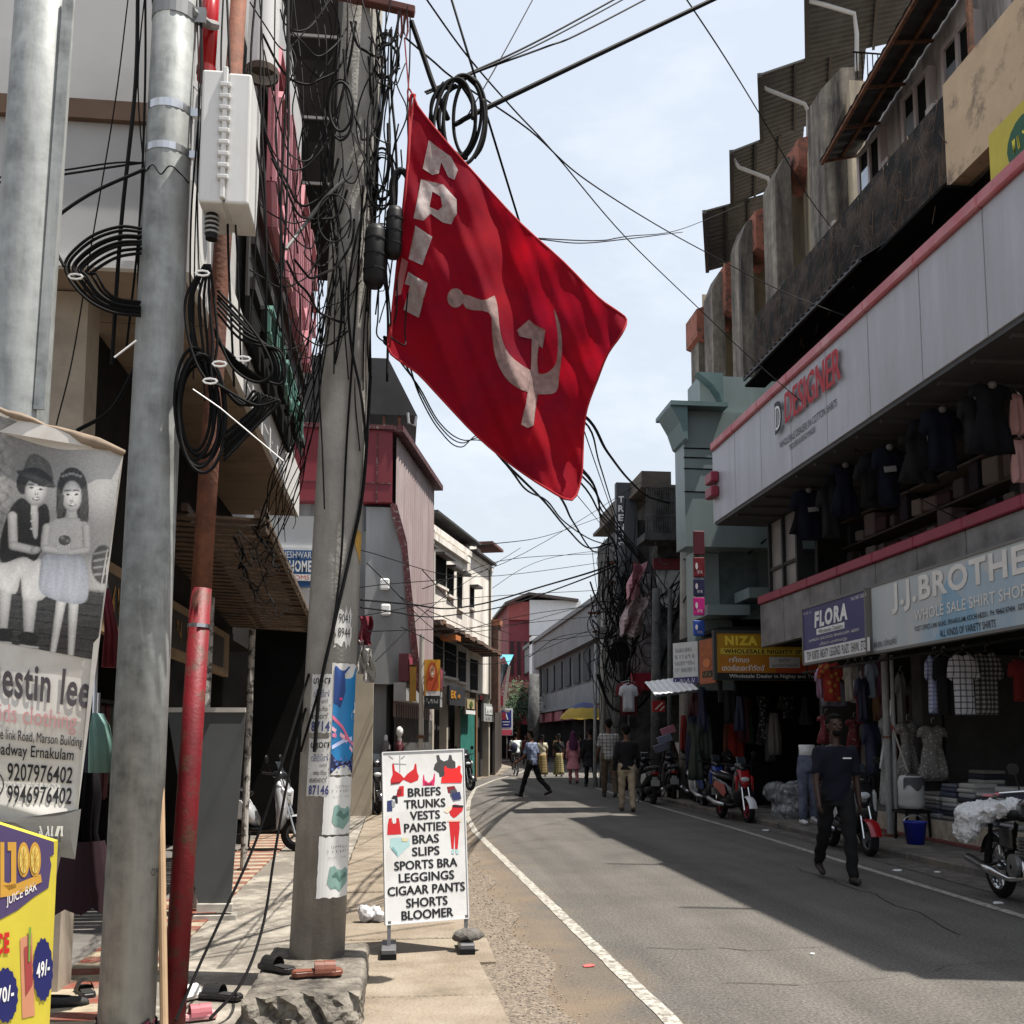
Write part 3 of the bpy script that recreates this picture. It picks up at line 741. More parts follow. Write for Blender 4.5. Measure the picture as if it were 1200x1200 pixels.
b = MB(); b.box(9.2, YN, 7.1, 9.4, 18.5, 14.3); b.box(9.2, 18.5, 7.1, 9.4, 21.0, 12.3); b.box(9.41, YN, 7.1, 14, 18.4, 14.2); b.box(9.41, 18.4, 7.1, 14, 20.9, 12.2)
make('wall', b, M_WHITEW, ap)
b = MB(); b.box(6.8, 11.45, 8.45, 7.0, 18.5, 9.62); b.box(7.0, 18.35, 8.45, 9.2, 18.5, 9.5)
make('balcony_parapet', b, M_MOSS, ap)
b = MB(); b.box(6.74, YN, 8.32, 6.96, 11.44, 9.68); make('balcony_parapet', b, M_PEACH, ap)
b = MB(); b.box(7.0, YN, 8.3, 9.2, 18.35, 8.45)
make('balcony_slab', b, M_MOSS, ap)
b = MB()
for i in range(24): b.tube([(6.76, 11.5 + i * .3, 8.42), (6.68, 11.5 + i * .3, 8.28)], .012, 5)
b.box(6.6, 11.3, 8.24, 7.0, 18.55, 8.28)
make('drip_edge', b, DARK, ap)
b = MB()
for i in range(150):
    y = RN.uniform(11.5, 18.4); z = RN.uniform(8.5, 9.65); p = V((6.78, y, z)); b.tube(spline([p, p + V((-.03, RN.gauss(0, .06), -.1)), p + V((-.05, RN.gauss(0, .12), -RN.uniform(.15, .5)))], 3), .006, 4)
kind(make('hanging_roots', b, mat('dry_roots', (.1, .065, .045), .95, .4), ap), 'stuff')
# dark lean-to sheet below the balcony at the far end
b = MB(); b.corr((6.3, 17.8, 8.12), (0, -4.8, 0), (.6, 0, .4), (-.6, 0, .8), .2, .02); b.bar((6.32, 17.8, 8.1), (6.32, 13.0, 8.1), .04)
make('lower_awning', b, M_SHEET, ap)
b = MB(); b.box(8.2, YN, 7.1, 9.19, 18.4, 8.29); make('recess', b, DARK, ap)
# windows behind the balcony
for y in (18.1, 16.3, 14.9, 13.0, 11.0):
    f = MB(); f.box(9.1, y - .45, 11.9, 9.22, y + .45, 13.1)
    fo = make('window', f, DARK, ap)
    f = MB()
    for (ya, yb, za, zb) in ((-.5, .5, 11.85, 11.93), (-.5, .5, 13.07, 13.16), (-.5, -.4, 11.93, 13.07), (.4, .5, 11.93, 13.07), (-.04, .04, 11.93, 13.07)): f.box(9.05, y + ya, za, 9.21, y + yb, zb)
    make('window_frame', f, paint(150, 140, 138), fo)
    f = MB(); f.box(9.07, y + .06, 12.0, 9.09, y + .36, 12.7); make('pane', f, mat('sky_glass', (.35, .38, .42), .06, .1, metal=.6), fo)
for y in (19.6, 17.2, 15.6, 14.0, 12.0): b = MB(); b.box(8.92, y - .12, 8.46, 9.19, y + .12, 12.25); make('pilaster', b, M_WHITEW, ap)
# big sheet awning over the windows
A, B, Cc, D = at(960, 190, X=8.0), at(1075, -12, X=8.0), at(1003, 183, X=9.18), at(1130, -12, X=9.18)
b = MB(); k = 60; g0 = []
for i in range(k + 1):
    w = (0, 1, 1, 0)[i % 4] * .025; f = i / k
    g0.append([A.lerp(B, f) + V((0, 0, w)), Cc.lerp(D, f) + V((0, 0, w))])
b.sheet(g0); make('window_awning', b, M_SHEET, ap)
b = MB()
for f in (.02, .25, .5, .75, .98): b.bar(A.lerp(B, f) + V((.05, 0, -.05)), Cc.lerp(D, f) + V((0, 0, -.05)), .05)
b.bar(A + V((.05, 0, -.03)), B + V((.05, 0, -.03)), .06); b.bar(A.lerp(Cc, .55) + V((0, 0, -.03)), B.lerp(D, .55) + V((0, 0, -.03)), .06)
make('awning_frame', b, RUST, ap)
for y in (8.0, 11.2): b = MB(); b.bar((7.0, y, 9.6), (7.0, y, 12.0), .06); make('terrace_post', b, RUST, ap)
# saw-tooth wing: stepped roofs, fins and white drain pipes
sw = thing('apartment_building', 'stained wing with stepped dark roofs, orange fins and white drain pipes', 'building', (10.5, 28, 0))
b = MB()
for k in range(6):
    y = 22.0 + 2.4 * k; b.add([(10.6, y, 0), (11.4, y + 2.4, 0), (16, y + 2.4, 0), (16, y, 0), (10.6, y, 17.2), (11.4, y + 2.4, 17.2), (16, y + 2.4, 17.2), (16, y, 17.2)], [(0, 3, 2, 1), (4, 5, 6, 7), (0, 1, 5, 4), (1, 2, 6, 5), (2, 3, 7, 6), (3, 0, 4, 7)])
make('wall', b, M_BEIGE, sw)
corners = [((945, -12), 22.6), ((890, 88), 25.0), ((857, 178), 27.4), ((825, 248), 29.8)]
nexts = [((946, 72), 25.0), ((893, 166), 27.4), ((858, 240), 29.8), ((829, 318), 32.2)]
for i in range(4):
    (pa, ya), (pb, yb) = corners[i], nexts[i]
    A = at(*pa, Y=ya); B = at(*pb, Y=yb); D = A + V((2.4, 0, .72)); Cc = B + V((2.4, 0, .72))
    if i > 0: D = at(*[(0, 0), (943, 70), (893, 164), (858, 239)][i], Y=ya); Cc = B + (D - A)
    D = A + (D - A) * 2.4; Cc = B + (Cc - B) * 2.4
    g0 = []; k = 56
    for j in range(k + 1):
        w = (0, 1, 1, 0)[j % 4] * .03; f = j / k
        g0.append([A.lerp(B, f) + V((0, 0, w)), D.lerp(Cc, f) + V((0, 0, w))])
    b = MB(); b.sheet(g0); make('roof_sheet', b, M_SHEET, sw)
    b = MB(); b.bar(A, B, .12, .14); b.bar(A, D, .05)
    for f in (.33, .66): b.bar(A.lerp(D, f) - V((0, 0, .06)), B.lerp(Cc, f) - V((0, 0, .06)), .07)
    make('roof_frame', b, paint(52, 50, 50), sw)
for pts, Yp in ((((945, 0), (968, 6), (1001, 16), (1004, 40), (1004, 82), (992, 84), (992, 92)), 22.9), (((892, 92), (897, 104), (943, 122), (947, 130), (947, 165)), 25.4), (((858, 184), (866, 196), (900, 209), (902, 216), (902, 242)), 27.8)):
    b = MB(); b.tube([at(x, y, Y=Yp + i * .12) for i, (x, y) in enumerate(pts)], .055, 8); make('drain_pipe', b, paint(178, 180, 182), sw, smooth=True)
fins = [((962, 1006), (82, 200), None, 22.9), ((907, 931), (188, 345), ((930, 959), (160, 206)), 25.5), ((867, 885), (262, 400), ((881, 908), (243, 300)), 28.0), ((834, 851), (322, 440), ((846, 868), (305, 372)), 30.4), ((818, 833), (372, 440), ((813, 834), (358, 402)), 32.6)]
for (xa, xb), (ya, yb), orange, Yf in fins:
    a, c = at(xa, ya, Y=Yf), at(xb, yb, Y=Yf)
    b = MB(); b.prism([(a.x, c.z - 3), (c.x, c.z - 3), (c.x, a.z + .15), (a.x + (c.x - a.x) * .6, a.z + .1), (a.x, a.z - .5)], (0, Yf + .9, 0), (1, 0, 0), (0, 0, 1), (0, -1, 0), .9)
    make('fin', b, M_FIN, sw)
    if orange:
        (xa, xb), (ya, yb) = orange; a, c = at(xa, ya, Y=Yf), at(xb, yb, Y=Yf)
        b = MB(); b.prism([(a.x, c.z + .1), (c.x - .12, c.z - .1), (c.x, c.z + .3), (c.x, a.z), (a.x, a.z - .25)], (0, Yf + 1.0, 0), (1, 0, 0), (0, 0, 1), (0, -1, 0), 1.3)
        make('orange_cap', b, M_ORANGE, sw)
b = MB()
p = at(1000, 85, Y=22.9)
for i in range(9): b.bar(p + V((.1 + i * .14, 0, -.15)), p + V((.1 + i * .14, 0, .55)), .02)
b.bar(p + V((0, 0, .55)), p + V((1.4, 0, .55)), .03); make('railing', b, DARK, sw)
# green and yellow banner half hidden behind the fascia top
t = thing('hanging_banner', 'yellow banner with a green round print half hidden above the grey fascia', 'banner', at(1190, 190, X=6.4))
b = MB(); b.box(6.4, 7.4, 7.2, 6.43, 10.0, 8.1); make('sheet', b, mat('yellow_sheet', (.5, .42, .04), .6, .1), t)
cv = Canvas(plane((6.4, 0, 0), UF, VF), t, .004); cv.ell(-9.4, 7.7, .28, .26, paint(20, 80, 50), 1); cv.scribble(-9.6, 7.63, -9.2, 7.78, paint(220, 210, 60), 2, n=4); cv.flush()

# ================================================================== teal building
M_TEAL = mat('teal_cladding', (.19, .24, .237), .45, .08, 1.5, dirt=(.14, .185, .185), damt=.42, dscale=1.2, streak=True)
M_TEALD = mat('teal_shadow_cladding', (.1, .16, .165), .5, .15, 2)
tb = thing('shop_building', 'pale teal clad building with a curved canopy and shelf ledges beyond the grey block', 'building', (7.5, 23, 0))
Yt = 20.2
def tx(px): return at(px, 600, Y=Yt).x
def tz(py): return at(800, py, Y=Yt).z
b = MB(); b.box(tx(803), Yt, tz(640), 10.3, Yt + .7, tz(481)); b.box(tx(828), Yt + .3, tz(478), 10.3, Yt + 1.2, tz(433))
b.box(tx(822), Yt + .6, 2.5, 10.3, Yt + 1.2, tz(640)); b.box(7.6, Yt + 1.3, 2.5, 10.3, 25.5, tz(440))
make('wall', b, M_TEAL, tb)
b = MB()
for y in (525, 536, 549, 576): b.box(tx(803) - .01, Yt - .012, tz(y) - .012, 7.2, Yt + .01, tz(y) + .012)
b.box(tx(850) - .012, Yt + .29, tz(478), tx(850) + .012, Yt + .31, tz(433))
make('panel_joint', b, DARK, tb)
# canopy ledges
b = MB(); b.box(tx(783), Yt - .35, tz(481), tx(850), Yt + .9, tz(476))
b.prism([(tx(783), tz(481)), (tx(803), tz(481)), (tx(803), tz(520)), (tx(800), tz(518)), (tx(794), tz(500))], (0, Yt - .3, 0), (1, 0, 0), (0, 0, 1), (0, 1, 0), 1.0)
pr = [(tx(820), tz(434)), (tx(829), tz(434)), (tx(829), tz(478)), (tx(849), tz(478)), (tx(848), tz(468)), (tx(843), tz(455)), (tx(835), tz(445))]
b.prism([(tx(820), tz(436)), (tx(850), tz(436)), (tx(850), tz(476)), (tx(846), tz(462)), (tx(838), tz(450)), (tx(828), tz(442))], (0, Yt - .05, 0), (1, 0, 0), (0, 0, 1), (0, 1, 0), .3)
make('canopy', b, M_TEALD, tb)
b = MB(); b.box(tx(822), Yt - .3, tz(722), tx(870), Yt + .6, tz(710)); b.box(tx(864), Yt - .6, tz(704), tx(896), Yt + .3, tz(692))
make('ledge', b, M_TEAL, tb)
b = MB(); b.box(tx(840), Yt + .52, tz(708), tx(896), Yt + .6, tz(640)); make('window', b, mat('teal_glass', (.09, .12, .12), .12, .3, spec=.6), tb)
b = MB(); b.box(tx(829), Yt + .42, tz(642), tx(851), Yt + .51, tz(622)); b.box(tx(829), Yt + .45, tz(708), tx(849), Yt + .58, tz(643)); make('pillar', b, mat('teal_grey', (.2, .25, .25), .6, .1), tb)
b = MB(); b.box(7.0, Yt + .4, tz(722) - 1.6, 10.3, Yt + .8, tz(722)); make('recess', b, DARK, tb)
# column of small hanging signs next to it
for i, (ya, yb, c, lab) in enumerate(((622, 650, (84, 20, 34), 'crumpled crimson cloth sign, topmost of the column on the pole'), (653, 676, (110, 14, 32), 'crimson square sign, second in the column below the crumpled one'), (678, 698, (28, 30, 70), 'navy square sign, third in the column, between crimson and magenta'), (700, 721, (190, 25, 125), 'magenta square sign below the navy one in the column'), (727, 745, (40, 75, 160), 'blue square sign, lowest of the column near the orange board'))):
    Yq = 20.0; a, c2 = at(813, ya, Y=Yq), at(826, yb, Y=Yq)
    t = thing('hanging_sign', lab, 'sign', (a.x, Yq, c2.z), 0, 'column of small square signs')
    b = MB(); b.box(a.x, Yq, c2.z, c2.x, Yq + .07, a.z); make('panel', b, paint(*c), t, bevel=.01)
    if i:
        cv = Canvas(plane((a.x, Yq, c2.z), (c2.x - a.x, 0, 0), (0, 0, a.z - c2.z)), t, .004)
        cv.ell(.25, .55, .12, .18, paint(210, 200, 205), 1, 'logo'); cv.scribble(.3, .15, .8, .32, paint(210, 200, 205), 1, n=5); cv.flush()

# ================================================================== right side far buildings
M_OLD = mat('sooty_concrete', (.08, .078, .075), .9, .35, 2.5, bump=.3, bscale=20, dirt=(.02, .02, .02), damt=.52, dscale=2)
ob = thing('old_building', 'sooty narrow building with an iron balcony and a thin flat roof beyond the teal block', 'building', (8.6, 31, 0))
Yo = 30.0
ox = lambda px: at(px, 600, Y=Yo).x
oz = lambda py: at(760, py, Y=Yo).z
b = MB(); b.box(ox(770), Yo, oz(870), 14, 38, oz(575)); b.box(ox(745), Yo + 1.2, 0, ox(770), 36, oz(600)); make('wall', b, M_OLD, ob)
b = MB(); b.box(ox(746), Yo - .6, oz(577), 12, 37, oz(573)); b.box(ox(748), Yo - .5, oz(572), ox(782), 36, oz(557)); make('roof', b, mat('roof_slab_brown', (.1, .085, .07), .9, .3), ob)
b = MB(); b.box(ox(746), Yo - 1.0, oz(640), ox(805), Yo, oz(632))
for i in range(22): x = ox(748) + (ox(802) - ox(748)) * i / 21; b.bar((x, Yo - .95, oz(632)), (x + .05, Yo - .95, oz(580)), .035)
for y in (580, 595, 612): b.bar((ox(747), Yo - .95, oz(y)), (ox(803), Yo - .95, oz(y)), .04)
b.corr((ox(757), Yo - .9, oz(632)), (ox(800) - ox(757), 0, 0), (0, 0, oz(584) - oz(632)), (0, -1, 0), .15, .02)
make('balcony', b, M_OLD, ob)
b = MB(); b.box(ox(764), Yo - .15, oz(668), ox(800), Yo - .03, oz(655)); make('sign_band', b, mat('dark_red_band', (.15, .02, .025), .7, .2), ob)
b = MB(); b.box(ox(768), Yo - .12, oz(712), ox(802), Yo - .02, oz(668)); make('white_wall_patch', b, mat('peeling_white', (.45, .45, .44), .9, .2, 3, dirt=(.1, .1, .1), damt=.52, dscale=3), ob)
b = MB(); b.box(ox(735), Yo + .7, oz(790), ox(768), Yo + 1.1, oz(668)); make('white_wall_patch', b, mat('peeling_grey', (.25, .24, .24), .9, .3, 3, dirt=(.08, .05, .05), damt=.55, dscale=2), ob)
b = MB(); b.box(ox(742), Yo + .3, oz(808), ox(765), Yo + .6, oz(788)); make('red_box_sign', b, paint(150, 30, 50), ob)
b = MB(); b.box(ox(765), Yo - .5, oz(815), ox(800), Yo, oz(806)); make('ledge', b, M_OLD, ob)
# vertical dark name board
t = thing('vertical_sign', 'tall charcoal sign with white letters stacked down its face above the cable tangle', 'sign', at(735, 650, Y=31.0))
a, c2 = at(722, 565, Y=31.0), at(748, 664, Y=31.0)
b = MB(); b.box(a.x, 31, c2.z - 1.4, c2.x, 31.25, a.z); make('panel', b, mat('charcoal_panel', (.06, .062, .07), .6, .12), t, bevel=.01)
cv = Canvas(plane((0, 31, 0), (1, 0, 0), (0, 0, 1)), t, .008)
for i, ch in enumerate('TRENDS'):
    p, q = at(724.5, 589 + i * 10.7, Y=31), at(731, 581.5 + i * 10.7, Y=31)
    cv.text(ch, p.x, p.z, q.x, q.z, WHITE, 1, 'lettering', .03)
cv.flush()
# long grey building further back on the right
M_GREYB = mat('grey_paint_far', (.14, .145, .153), .7, .12, 1, dirt=(.11, .11, .11), damt=.4, dscale=.6)
gb = thing('office_building', 'long grey two storey building with strip windows on the right beyond the cable tangle', 'building', (11, 52, 0))
def gp(px, py, off=0): return at(px, py, X=9.6 + off)
b = MB(); b.box(9.9, 44, 0, 18, 76, 7.9); make('wall', b, mat('grey_wall_far', (.08, .08, .084), .8, .2, 1), gb)
b = MB(); b.box(9.45, 44, 6.3, 9.89, 76, 8.05); b.box(9.3, 44, 8.06, 14, 76, 8.3); make('parapet', b, M_GREYB, gb)
b = MB(); b.box(9.5, 44, 3.3, 9.89, 72, 4.25); b.box(9.2, 44, 3.1, 9.89, 74, 3.28); make('balcony', b, M_GREYB, gb)
for i in range(9):
    y = 46 + i * 3.0; f = MB(); f.box(9.82, y, 4.5, 9.89, y + 1.6, 6.1); wo = make('window', f, GLASS, gb)
    f = MB()
    for k in range(6): f.box(9.78, y + k * .32 - .02, 4.5, 9.815, y + k * .32 + .02, 6.1)
    make('grille', f, paint(90, 90, 92), wo)
b = MB(); b.box(9.84, 44.2, .3, 9.89, 73, 2.6); make('shopfront', b, DARK, gb)
b = MB()
for i in range(7): b.box(9.3, 45.5 + i * 4, 2.5, 9.8, 48.4 + i * 4, 3.05)
make('sign_band', b, mat('far_sign_red', (.2, .05, .06), .6, .5, .5), gb)
b = MB(); b.box(9.3, 70.5, 4.2, 9.8, 72, 8.6); make('pier', b, paint(200, 202, 204), gb)
# red and white building closing the street
rb = thing('red_building', 'dark red building with a white side and a flat dark roof closing the far street', 'building', (11, 80, 0))
Yr = 79.0
rx = lambda px: at(px, 780, Y=Yr).x
rz = lambda py: at(630, py, Y=Yr).z
b = MB(); b.box(rx(596), Yr, 0, rx(668), 92, rz(708)); make('wall', b, mat('dark_red_wall', (.17, .035, .045), .8, .15, .6), rb)
b = MB(); b.box(rx(595), Yr - .3, rz(727), rx(620), Yr - .01, rz(706)); make('red_panel', b, mat('red_panel_light', (.3, .08, .075), .8, .1), rb)
b = MB(); b.box(rx(620), Yr - .4, rz(745), rx(680), Yr - .01, rz(704)); make('white_wall', b, paint(206, 208, 210), rb)
b = MB(); b.add([(rx(590), Yr - 1, rz(708)), (rx(618), Yr - 1, rz(696)), (rx(676), Yr - 1, rz(703)), (rx(676), 92, rz(703)), (rx(618), 92, rz(696)), (rx(590), 92, rz(708)), (rx(590), Yr - 1, rz(711)), (rx(618), Yr - 1, rz(699)), (rx(676), Yr - 1, rz(706)), (rx(676), 92, rz(706)), (rx(618), 92, rz(699)), (rx(590), 92, rz(711))],
      [(0, 1, 4, 5), (1, 2, 3, 4), (6, 11, 10, 7), (7, 10, 9, 8), (0, 6, 7, 1), (1, 7, 8, 2), (0, 5, 11, 6), (2, 8, 9, 3)]); make('roof', b, paint(66, 58, 54), rb)
for i in range(7):
    f = MB(); x = rx(598 + i * 8); f.box(x, Yr - .06, rz(792), x + .28, Yr - .005, rz(752)); make('window', f, paint(46, 16, 22), rb)
b = MB(); b.box(rx(596), Yr - .6, rz(815), rx(625), Yr - .05, rz(800)); make('balcony', b, mat('red_balcony', (.25, .1, .09), .8, .2), rb)
fb = thing('far_building', 'pale far office block just showing above the end of the street', 'building', at(567, 760, Y=140))
b = MB(); p, q = at(552, 742, Y=140), at(583, 860, Y=140); b.box(p.x, 140, 0, q.x, 150, p.z); make('wall', b, paint(196, 202, 206), fb)
b = MB()
for i in range(5): b.box(p.x + .4, 139.9, p.z - 1.6 - i * 1.7, q.x - .4, 139.98, p.z - .9 - i * 1.7)
make('window', b, paint(130, 140, 146), fb)
# ================================================================== left side: near building with the jutting upper storey
UL = (0, 1, 0)                                # facade facing +X: text runs away from the viewer
Z0 = 4.28
M_PANELW = mat('white_sheet_wall', (.42, .42, .42), .7, .06, 1.2, dirt=(.33, .33, .33), damt=.4, dscale=.8)
M_SOFF = mat('tan_soffit_board', (.25, .195, .145), .8, .12, 1.5, dirt=(.15, .115, .085), damt=.4, dscale=1.5)
nb = thing('shop_building', 'near left shop with a white upper storey jutting over a tan soffit', 'building', (-3, 9, 0))
b = MB(); b.box(-7, 6.05, Z0 + .02, -1.32, 12.8, 9.5); make('upper_wall', b, M_PANELW, nb)
b = MB(); b.box(-7, 6.0, Z0 + .9, -1.32, 6.045, Z0 + 1.02); make('brown_beam', b, mat('brown_beam_wood', (.085, .05, .032), .8, .25), nb)
b = MB()
for i in range(8): b.box(-7, 6.0 + i * .85, Z0 - .02, -1.3, 6.0 + (i + 1) * .85 - .012, Z0 + .015)
make('soffit', b, M_SOFF, nb)
b = MB(); b.box(-1.3, 6.0, Z0 - .03, -1.25, 12.82, Z0 + .55); b.box(-7, 5.99, Z0 - .03, -1.3, 6.04, Z0 + .02); make('edge_trim', b, mat('white_trim', (.55, .54, .52), .6, .08), nb)
b = MB(); b.box(-7, 6.3, .02, -4.2, 21, 4.2); b.box(-4.2, 14.9, 0.02, -2.12, 15.1, 4)
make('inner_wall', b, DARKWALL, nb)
b = MB(); b.box(-2.22, 6.35, .02, -1.93, 6.6, Z0 - .03); make('pillar', b, mat('cream_pillar', (.34, .29, .23), .85, .12, 3, dirt=(.2, .17, .14), damt=.4), nb)
b = MB(); b.box(-3.6, 6.3, .02, -2.25, 6.42, .56); make('low_wall', b, mat('white_tile', (.5, .5, .48), .35, .06), nb)
b = MB(); b.box(-4.2, 7, 2.72, -2.05, 14.8, 2.8); b.box(-2.14, 7.0, 2.8, -2.06, 14.8, Z0 - .03); make('lintel', b, DARKWALL, nb)
# shop sign fascia (tan board) under the lintel, dark lettering panels
t = thing('shop_sign', 'tan shop fascia with dark lettering panels under the slatted wooden awning', 'sign', (-2.03, 10, 2.2))
b = MB(); b.box(-2.05, 7.0, 2.22, -1.99, 12.4, 2.72); make('panel', b, mat('tan_sign', (.22, .15, .085), .7, .2, 2), t)
cv = Canvas(plane((-1.99, 0, 0), UL, VF), t, .006)
for a in (7.2, 9.0, 10.9): cv.rect(a, 2.3, a + 1.1, 2.64, mat('sign_dark_panel', (.03, .026, .022), .6), 1, 'dark_panel')
for a in (7.3, 9.1): cv.scribble(a, 2.38, a + .9, 2.56, paint(150, 110, 60), 2, n=6)
cv.flush()
b = MB(); b.box(-1.98, 8.0, 2.05, -1.96, 8.05, 2.6)
# posts, leaning grey sheet, inside clutter
for (px, py, top, lab) in ((231, 1068, 2.7, 'peeling white pipe post beside the grey sheet partition'), (285, 1021, 2.7, 'pale pipe post at the far edge of the grey sheet partition'), (322, 962, 2.7, 'thin pale post in front of the dark shop beyond the grey partition')):
    p = at(px, py, Z=.03); pt = thing('shop_post', lab, 'post', p)
    b = MB(); b.tube([p, p + V((.03, 0, top))], .038, 10); make('post', b, mat('peeling_white_' + str(px), (.42, .4, .37), .7, .12, 6, dirt=(.05, .045, .04), damt=.46, dscale=12, dsoft=.05), pt)
    b = MB(); b.tube([p, p + V((0, 0, .03))], .07, 10); make('base_plate', b, RUST, pt)
pt = thing('sheet_partition', 'grey sheet partition standing on a steel rail in front of the dark left shop', 'partition', (-1.75, 8.8, .03))
a, c, d, e = at(232, 1060, Y=8.8), at(270, 1060, Y=8.8), at(288, 832, Y=8.95), at(196, 832, Y=8.95)
b = MB(); n = V((0, .03, 0)); b.add([a, c, d, e, a + n, c + n, d + n, e + n], [(0, 1, 2, 3), (7, 6, 5, 4), (0, 4, 5, 1), (1, 5, 6, 2), (2, 6, 7, 3), (3, 7, 4, 0)]); make('sheet', b, mat('grey_sheet', (.055, .058, .058), .6, .15, 2), pt)
b = MB(); b.bar(a - V((0, .02, .02)), c - V((-.02, .02, .02)), .08, .06); b.box(a.x - .02, 8.7, .03, c.x + .06, 8.85, .07); b.bar(e, d, .04); make('rail', b, mat('rail_steel', (.4, .38, .34), .5, .2, 5), pt)
# dark inner boards and a ceiling fan-like clutter: hanging clothes inside
t = thing('clothes_rack', 'dim rack of hanging clothes inside the left shop', 'rack', (-3.2, 10.5, 0))
b = MB(); b.bar((-3.2, 8.6, 1.9), (-3.2, 12.4, 1.9), .04)
for y in (8.6, 12.4): b.bar((-3.2, y, 0.02), (-3.2, y, 1.9), .05)
make('rail', b, STEEL, t)
for i in range(16):
    y = 8.7 + i * .23; b = MB(); b.box(-3.45, y, .8 + RN.random() * .4, -2.95, y + .07, 1.85)
    make('garment', b, paint(*RN.choice([(60, 40, 50), (40, 50, 70), (90, 80, 70), (70, 30, 30), (30, 30, 34), (80, 90, 80)])), t, bevel=.03)
# ---- pink channel-letter sign with its slatted backing along the jutting storey
t = thing('letter_sign', 'tall dark slatted sign with pink outlined letters seen edge on above the coils', 'sign', (-1.15, 10.2, 5.0))
def lx(px, py, off=0): return at(px, py, X=-1.12 + off)
b = MB()
for i in range(7): b.bar((-1.2, 8.1, 5.15 + i * .38), (-1.2, 12.7, 5.15 + i * .38), .05, .1)
b.box(-1.24, 8.0, 5.0, -1.22, 12.75, 7.5); make('backing', b, mat('sign_back_dark', (.02, .018, .017), .8, .3), t)
PINK = mat('pink_letter', (.5, .2, .23), .45, .12, 3); PINKD = mat('pink_letter_edge', (.3, .08, .1), .5, .2)
def letter(parent, loops, y0, z0, w, h, m, me_, X=-1.06):
    for lp in loops:
        pts = [V((X, y0 + w * u, z0 + h * v)) for u, v in lp]
        for o_, mm, nm, r in ((0, m, 'letter', .03), (-.05, me_, 'letter_return', .026)):
            b = MB()
            for p, q in zip(pts[:-1], pts[1:]): b.bar(p + V((o_, 0, 0)), q + V((o_, 0, 0)), .045, r)
            make(nm, b, mm, parent)
ring = [(.15, 0), (0, .2), (0, .8), (.15, 1), (.85, 1), (1, .8), (1, .2), (.85, 0), (.15, 0)]
ring2 = [(.3, .2), (.25, .3), (.25, .75), (.35, .82), (.65, .82), (.75, .75), (.75, .3), (.65, .2), (.3, .2)]
lets = [[ring, ring2], [[(0, 0), (0, 1), (.3, 1), (.7, .35), (.7, 1), (1, 1), (1, 0), (.7, 0), (.3, .6), (.3, 0), (0, 0)]], [ring, ring2], [[(0, 0), (0, 1), (1, 1), (1, .8), (.3, .8), (.3, .6), (.9, .6), (.9, .4), (.3, .4), (.3, 0), (0, 0)]]]
for i in range(4): letter(t, lets[i], 8.2 + i * 1.1, 5.75, .9, 1.6, PINK, PINKD)
t = thing('letter_sign', 'lower row of dull green outlined letters under the pink sign', 'sign', (-1.15, 9.5, 4.6))
b = MB(); b.box(-1.24, 8.0, 4.62, -1.2, 11.2, 5.0); make('backing', b, DARK, t)
for i in range(5): letter(t, [lets[i % 4][0]], 8.1 + i * .6, 4.68, .45, .3, mat('green_letter', (.05, .14, .11), .5), DARK)
# dark building edge above and beyond (sheeted, with pale seams)
db = thing('sheeted_structure', 'dark sheeted upper structure with pale seams behind the pink lettering and the concrete pole', 'building', (-2.2, 13.5, 4))
p, q = at(392, 250, Y=13.4), at(338, 262, Y=13.4)
b = MB(); b.box(-4, 13.4, p.z, p.x, 15.5, 13); make('wall', b, mat('dark_sheeting', (.012, .01, .009), .95, .3, 2, spec=.05), db)
b = MB()
for y in (42, 138, 215): z = at(360, y, Y=13.39).z; b.box(-4, 13.37, z - .02, p.x + .01, 13.395, z + .02)
make('seam', b, paint(120, 116, 112), db)
# second left building: grey wall with the blue home sign
gl = thing('shop_building', 'plain grey left building carrying the blue and white home sign', 'building', (-2.5, 17, 0))
b = MB(); b.box(-6, 15.6, 3.4, at(374, 700, Y=15.6).x, 21.3, at(360, 605, Y=15.6).z); make('wall', b, mat('grey_plaster_left', (.4, .41, .42), .85, .1, 1), gl)
b = MB(); b.box(-6, 16.2, .03, -1.0, 16.3, 3.39); make('inner_wall', b, DARK, gl)  # very dark panel below the grey wall, shade of the shop put into its colour
b = MB(); z = at(350, 648, Y=15.6).z; b.box(-6, 15.55, z, at(374, 700, Y=15.6).x + .03, 15.595, z + .08); make('band', b, WHITE, gl)
t = thing('home_sign', 'blue and white lodging sign reading home rooms on the grey wall behind the concrete pole', 'sign', at(350, 690, Y=15.3))
a, c = at(318, 687, Y=15.3), at(368, 645, Y=15.3)
W, H = c.x - a.x, c.z - a.z
b = MB(); b.box(a.x, 15.3, a.z, c.x, 15.38, c.z); make('panel', b, mat('blue_sign', (.03, .1, .26), .5, .1), t)
cv = Canvas(plane((a.x, 15.3, a.z), (1, 0, 0), (0, 0, 1)), t, .006)
cv.text('GNESHWARI', W * .12, H * .78, W * .97, H * .96, WHITE, 1); cv.text('T HOME', W * .22, H * .4, W * .95, H * .72, WHITE, 1, bold=.03)
cv.rect(W * .02, H * .16, W * .98, H * .34, WHITE, 1, 'white_strip'); cv.text('ROOMS', W * .3, H * .19, W * .9, H * .31, paint(180, 50, 30), 2); cv.flush()
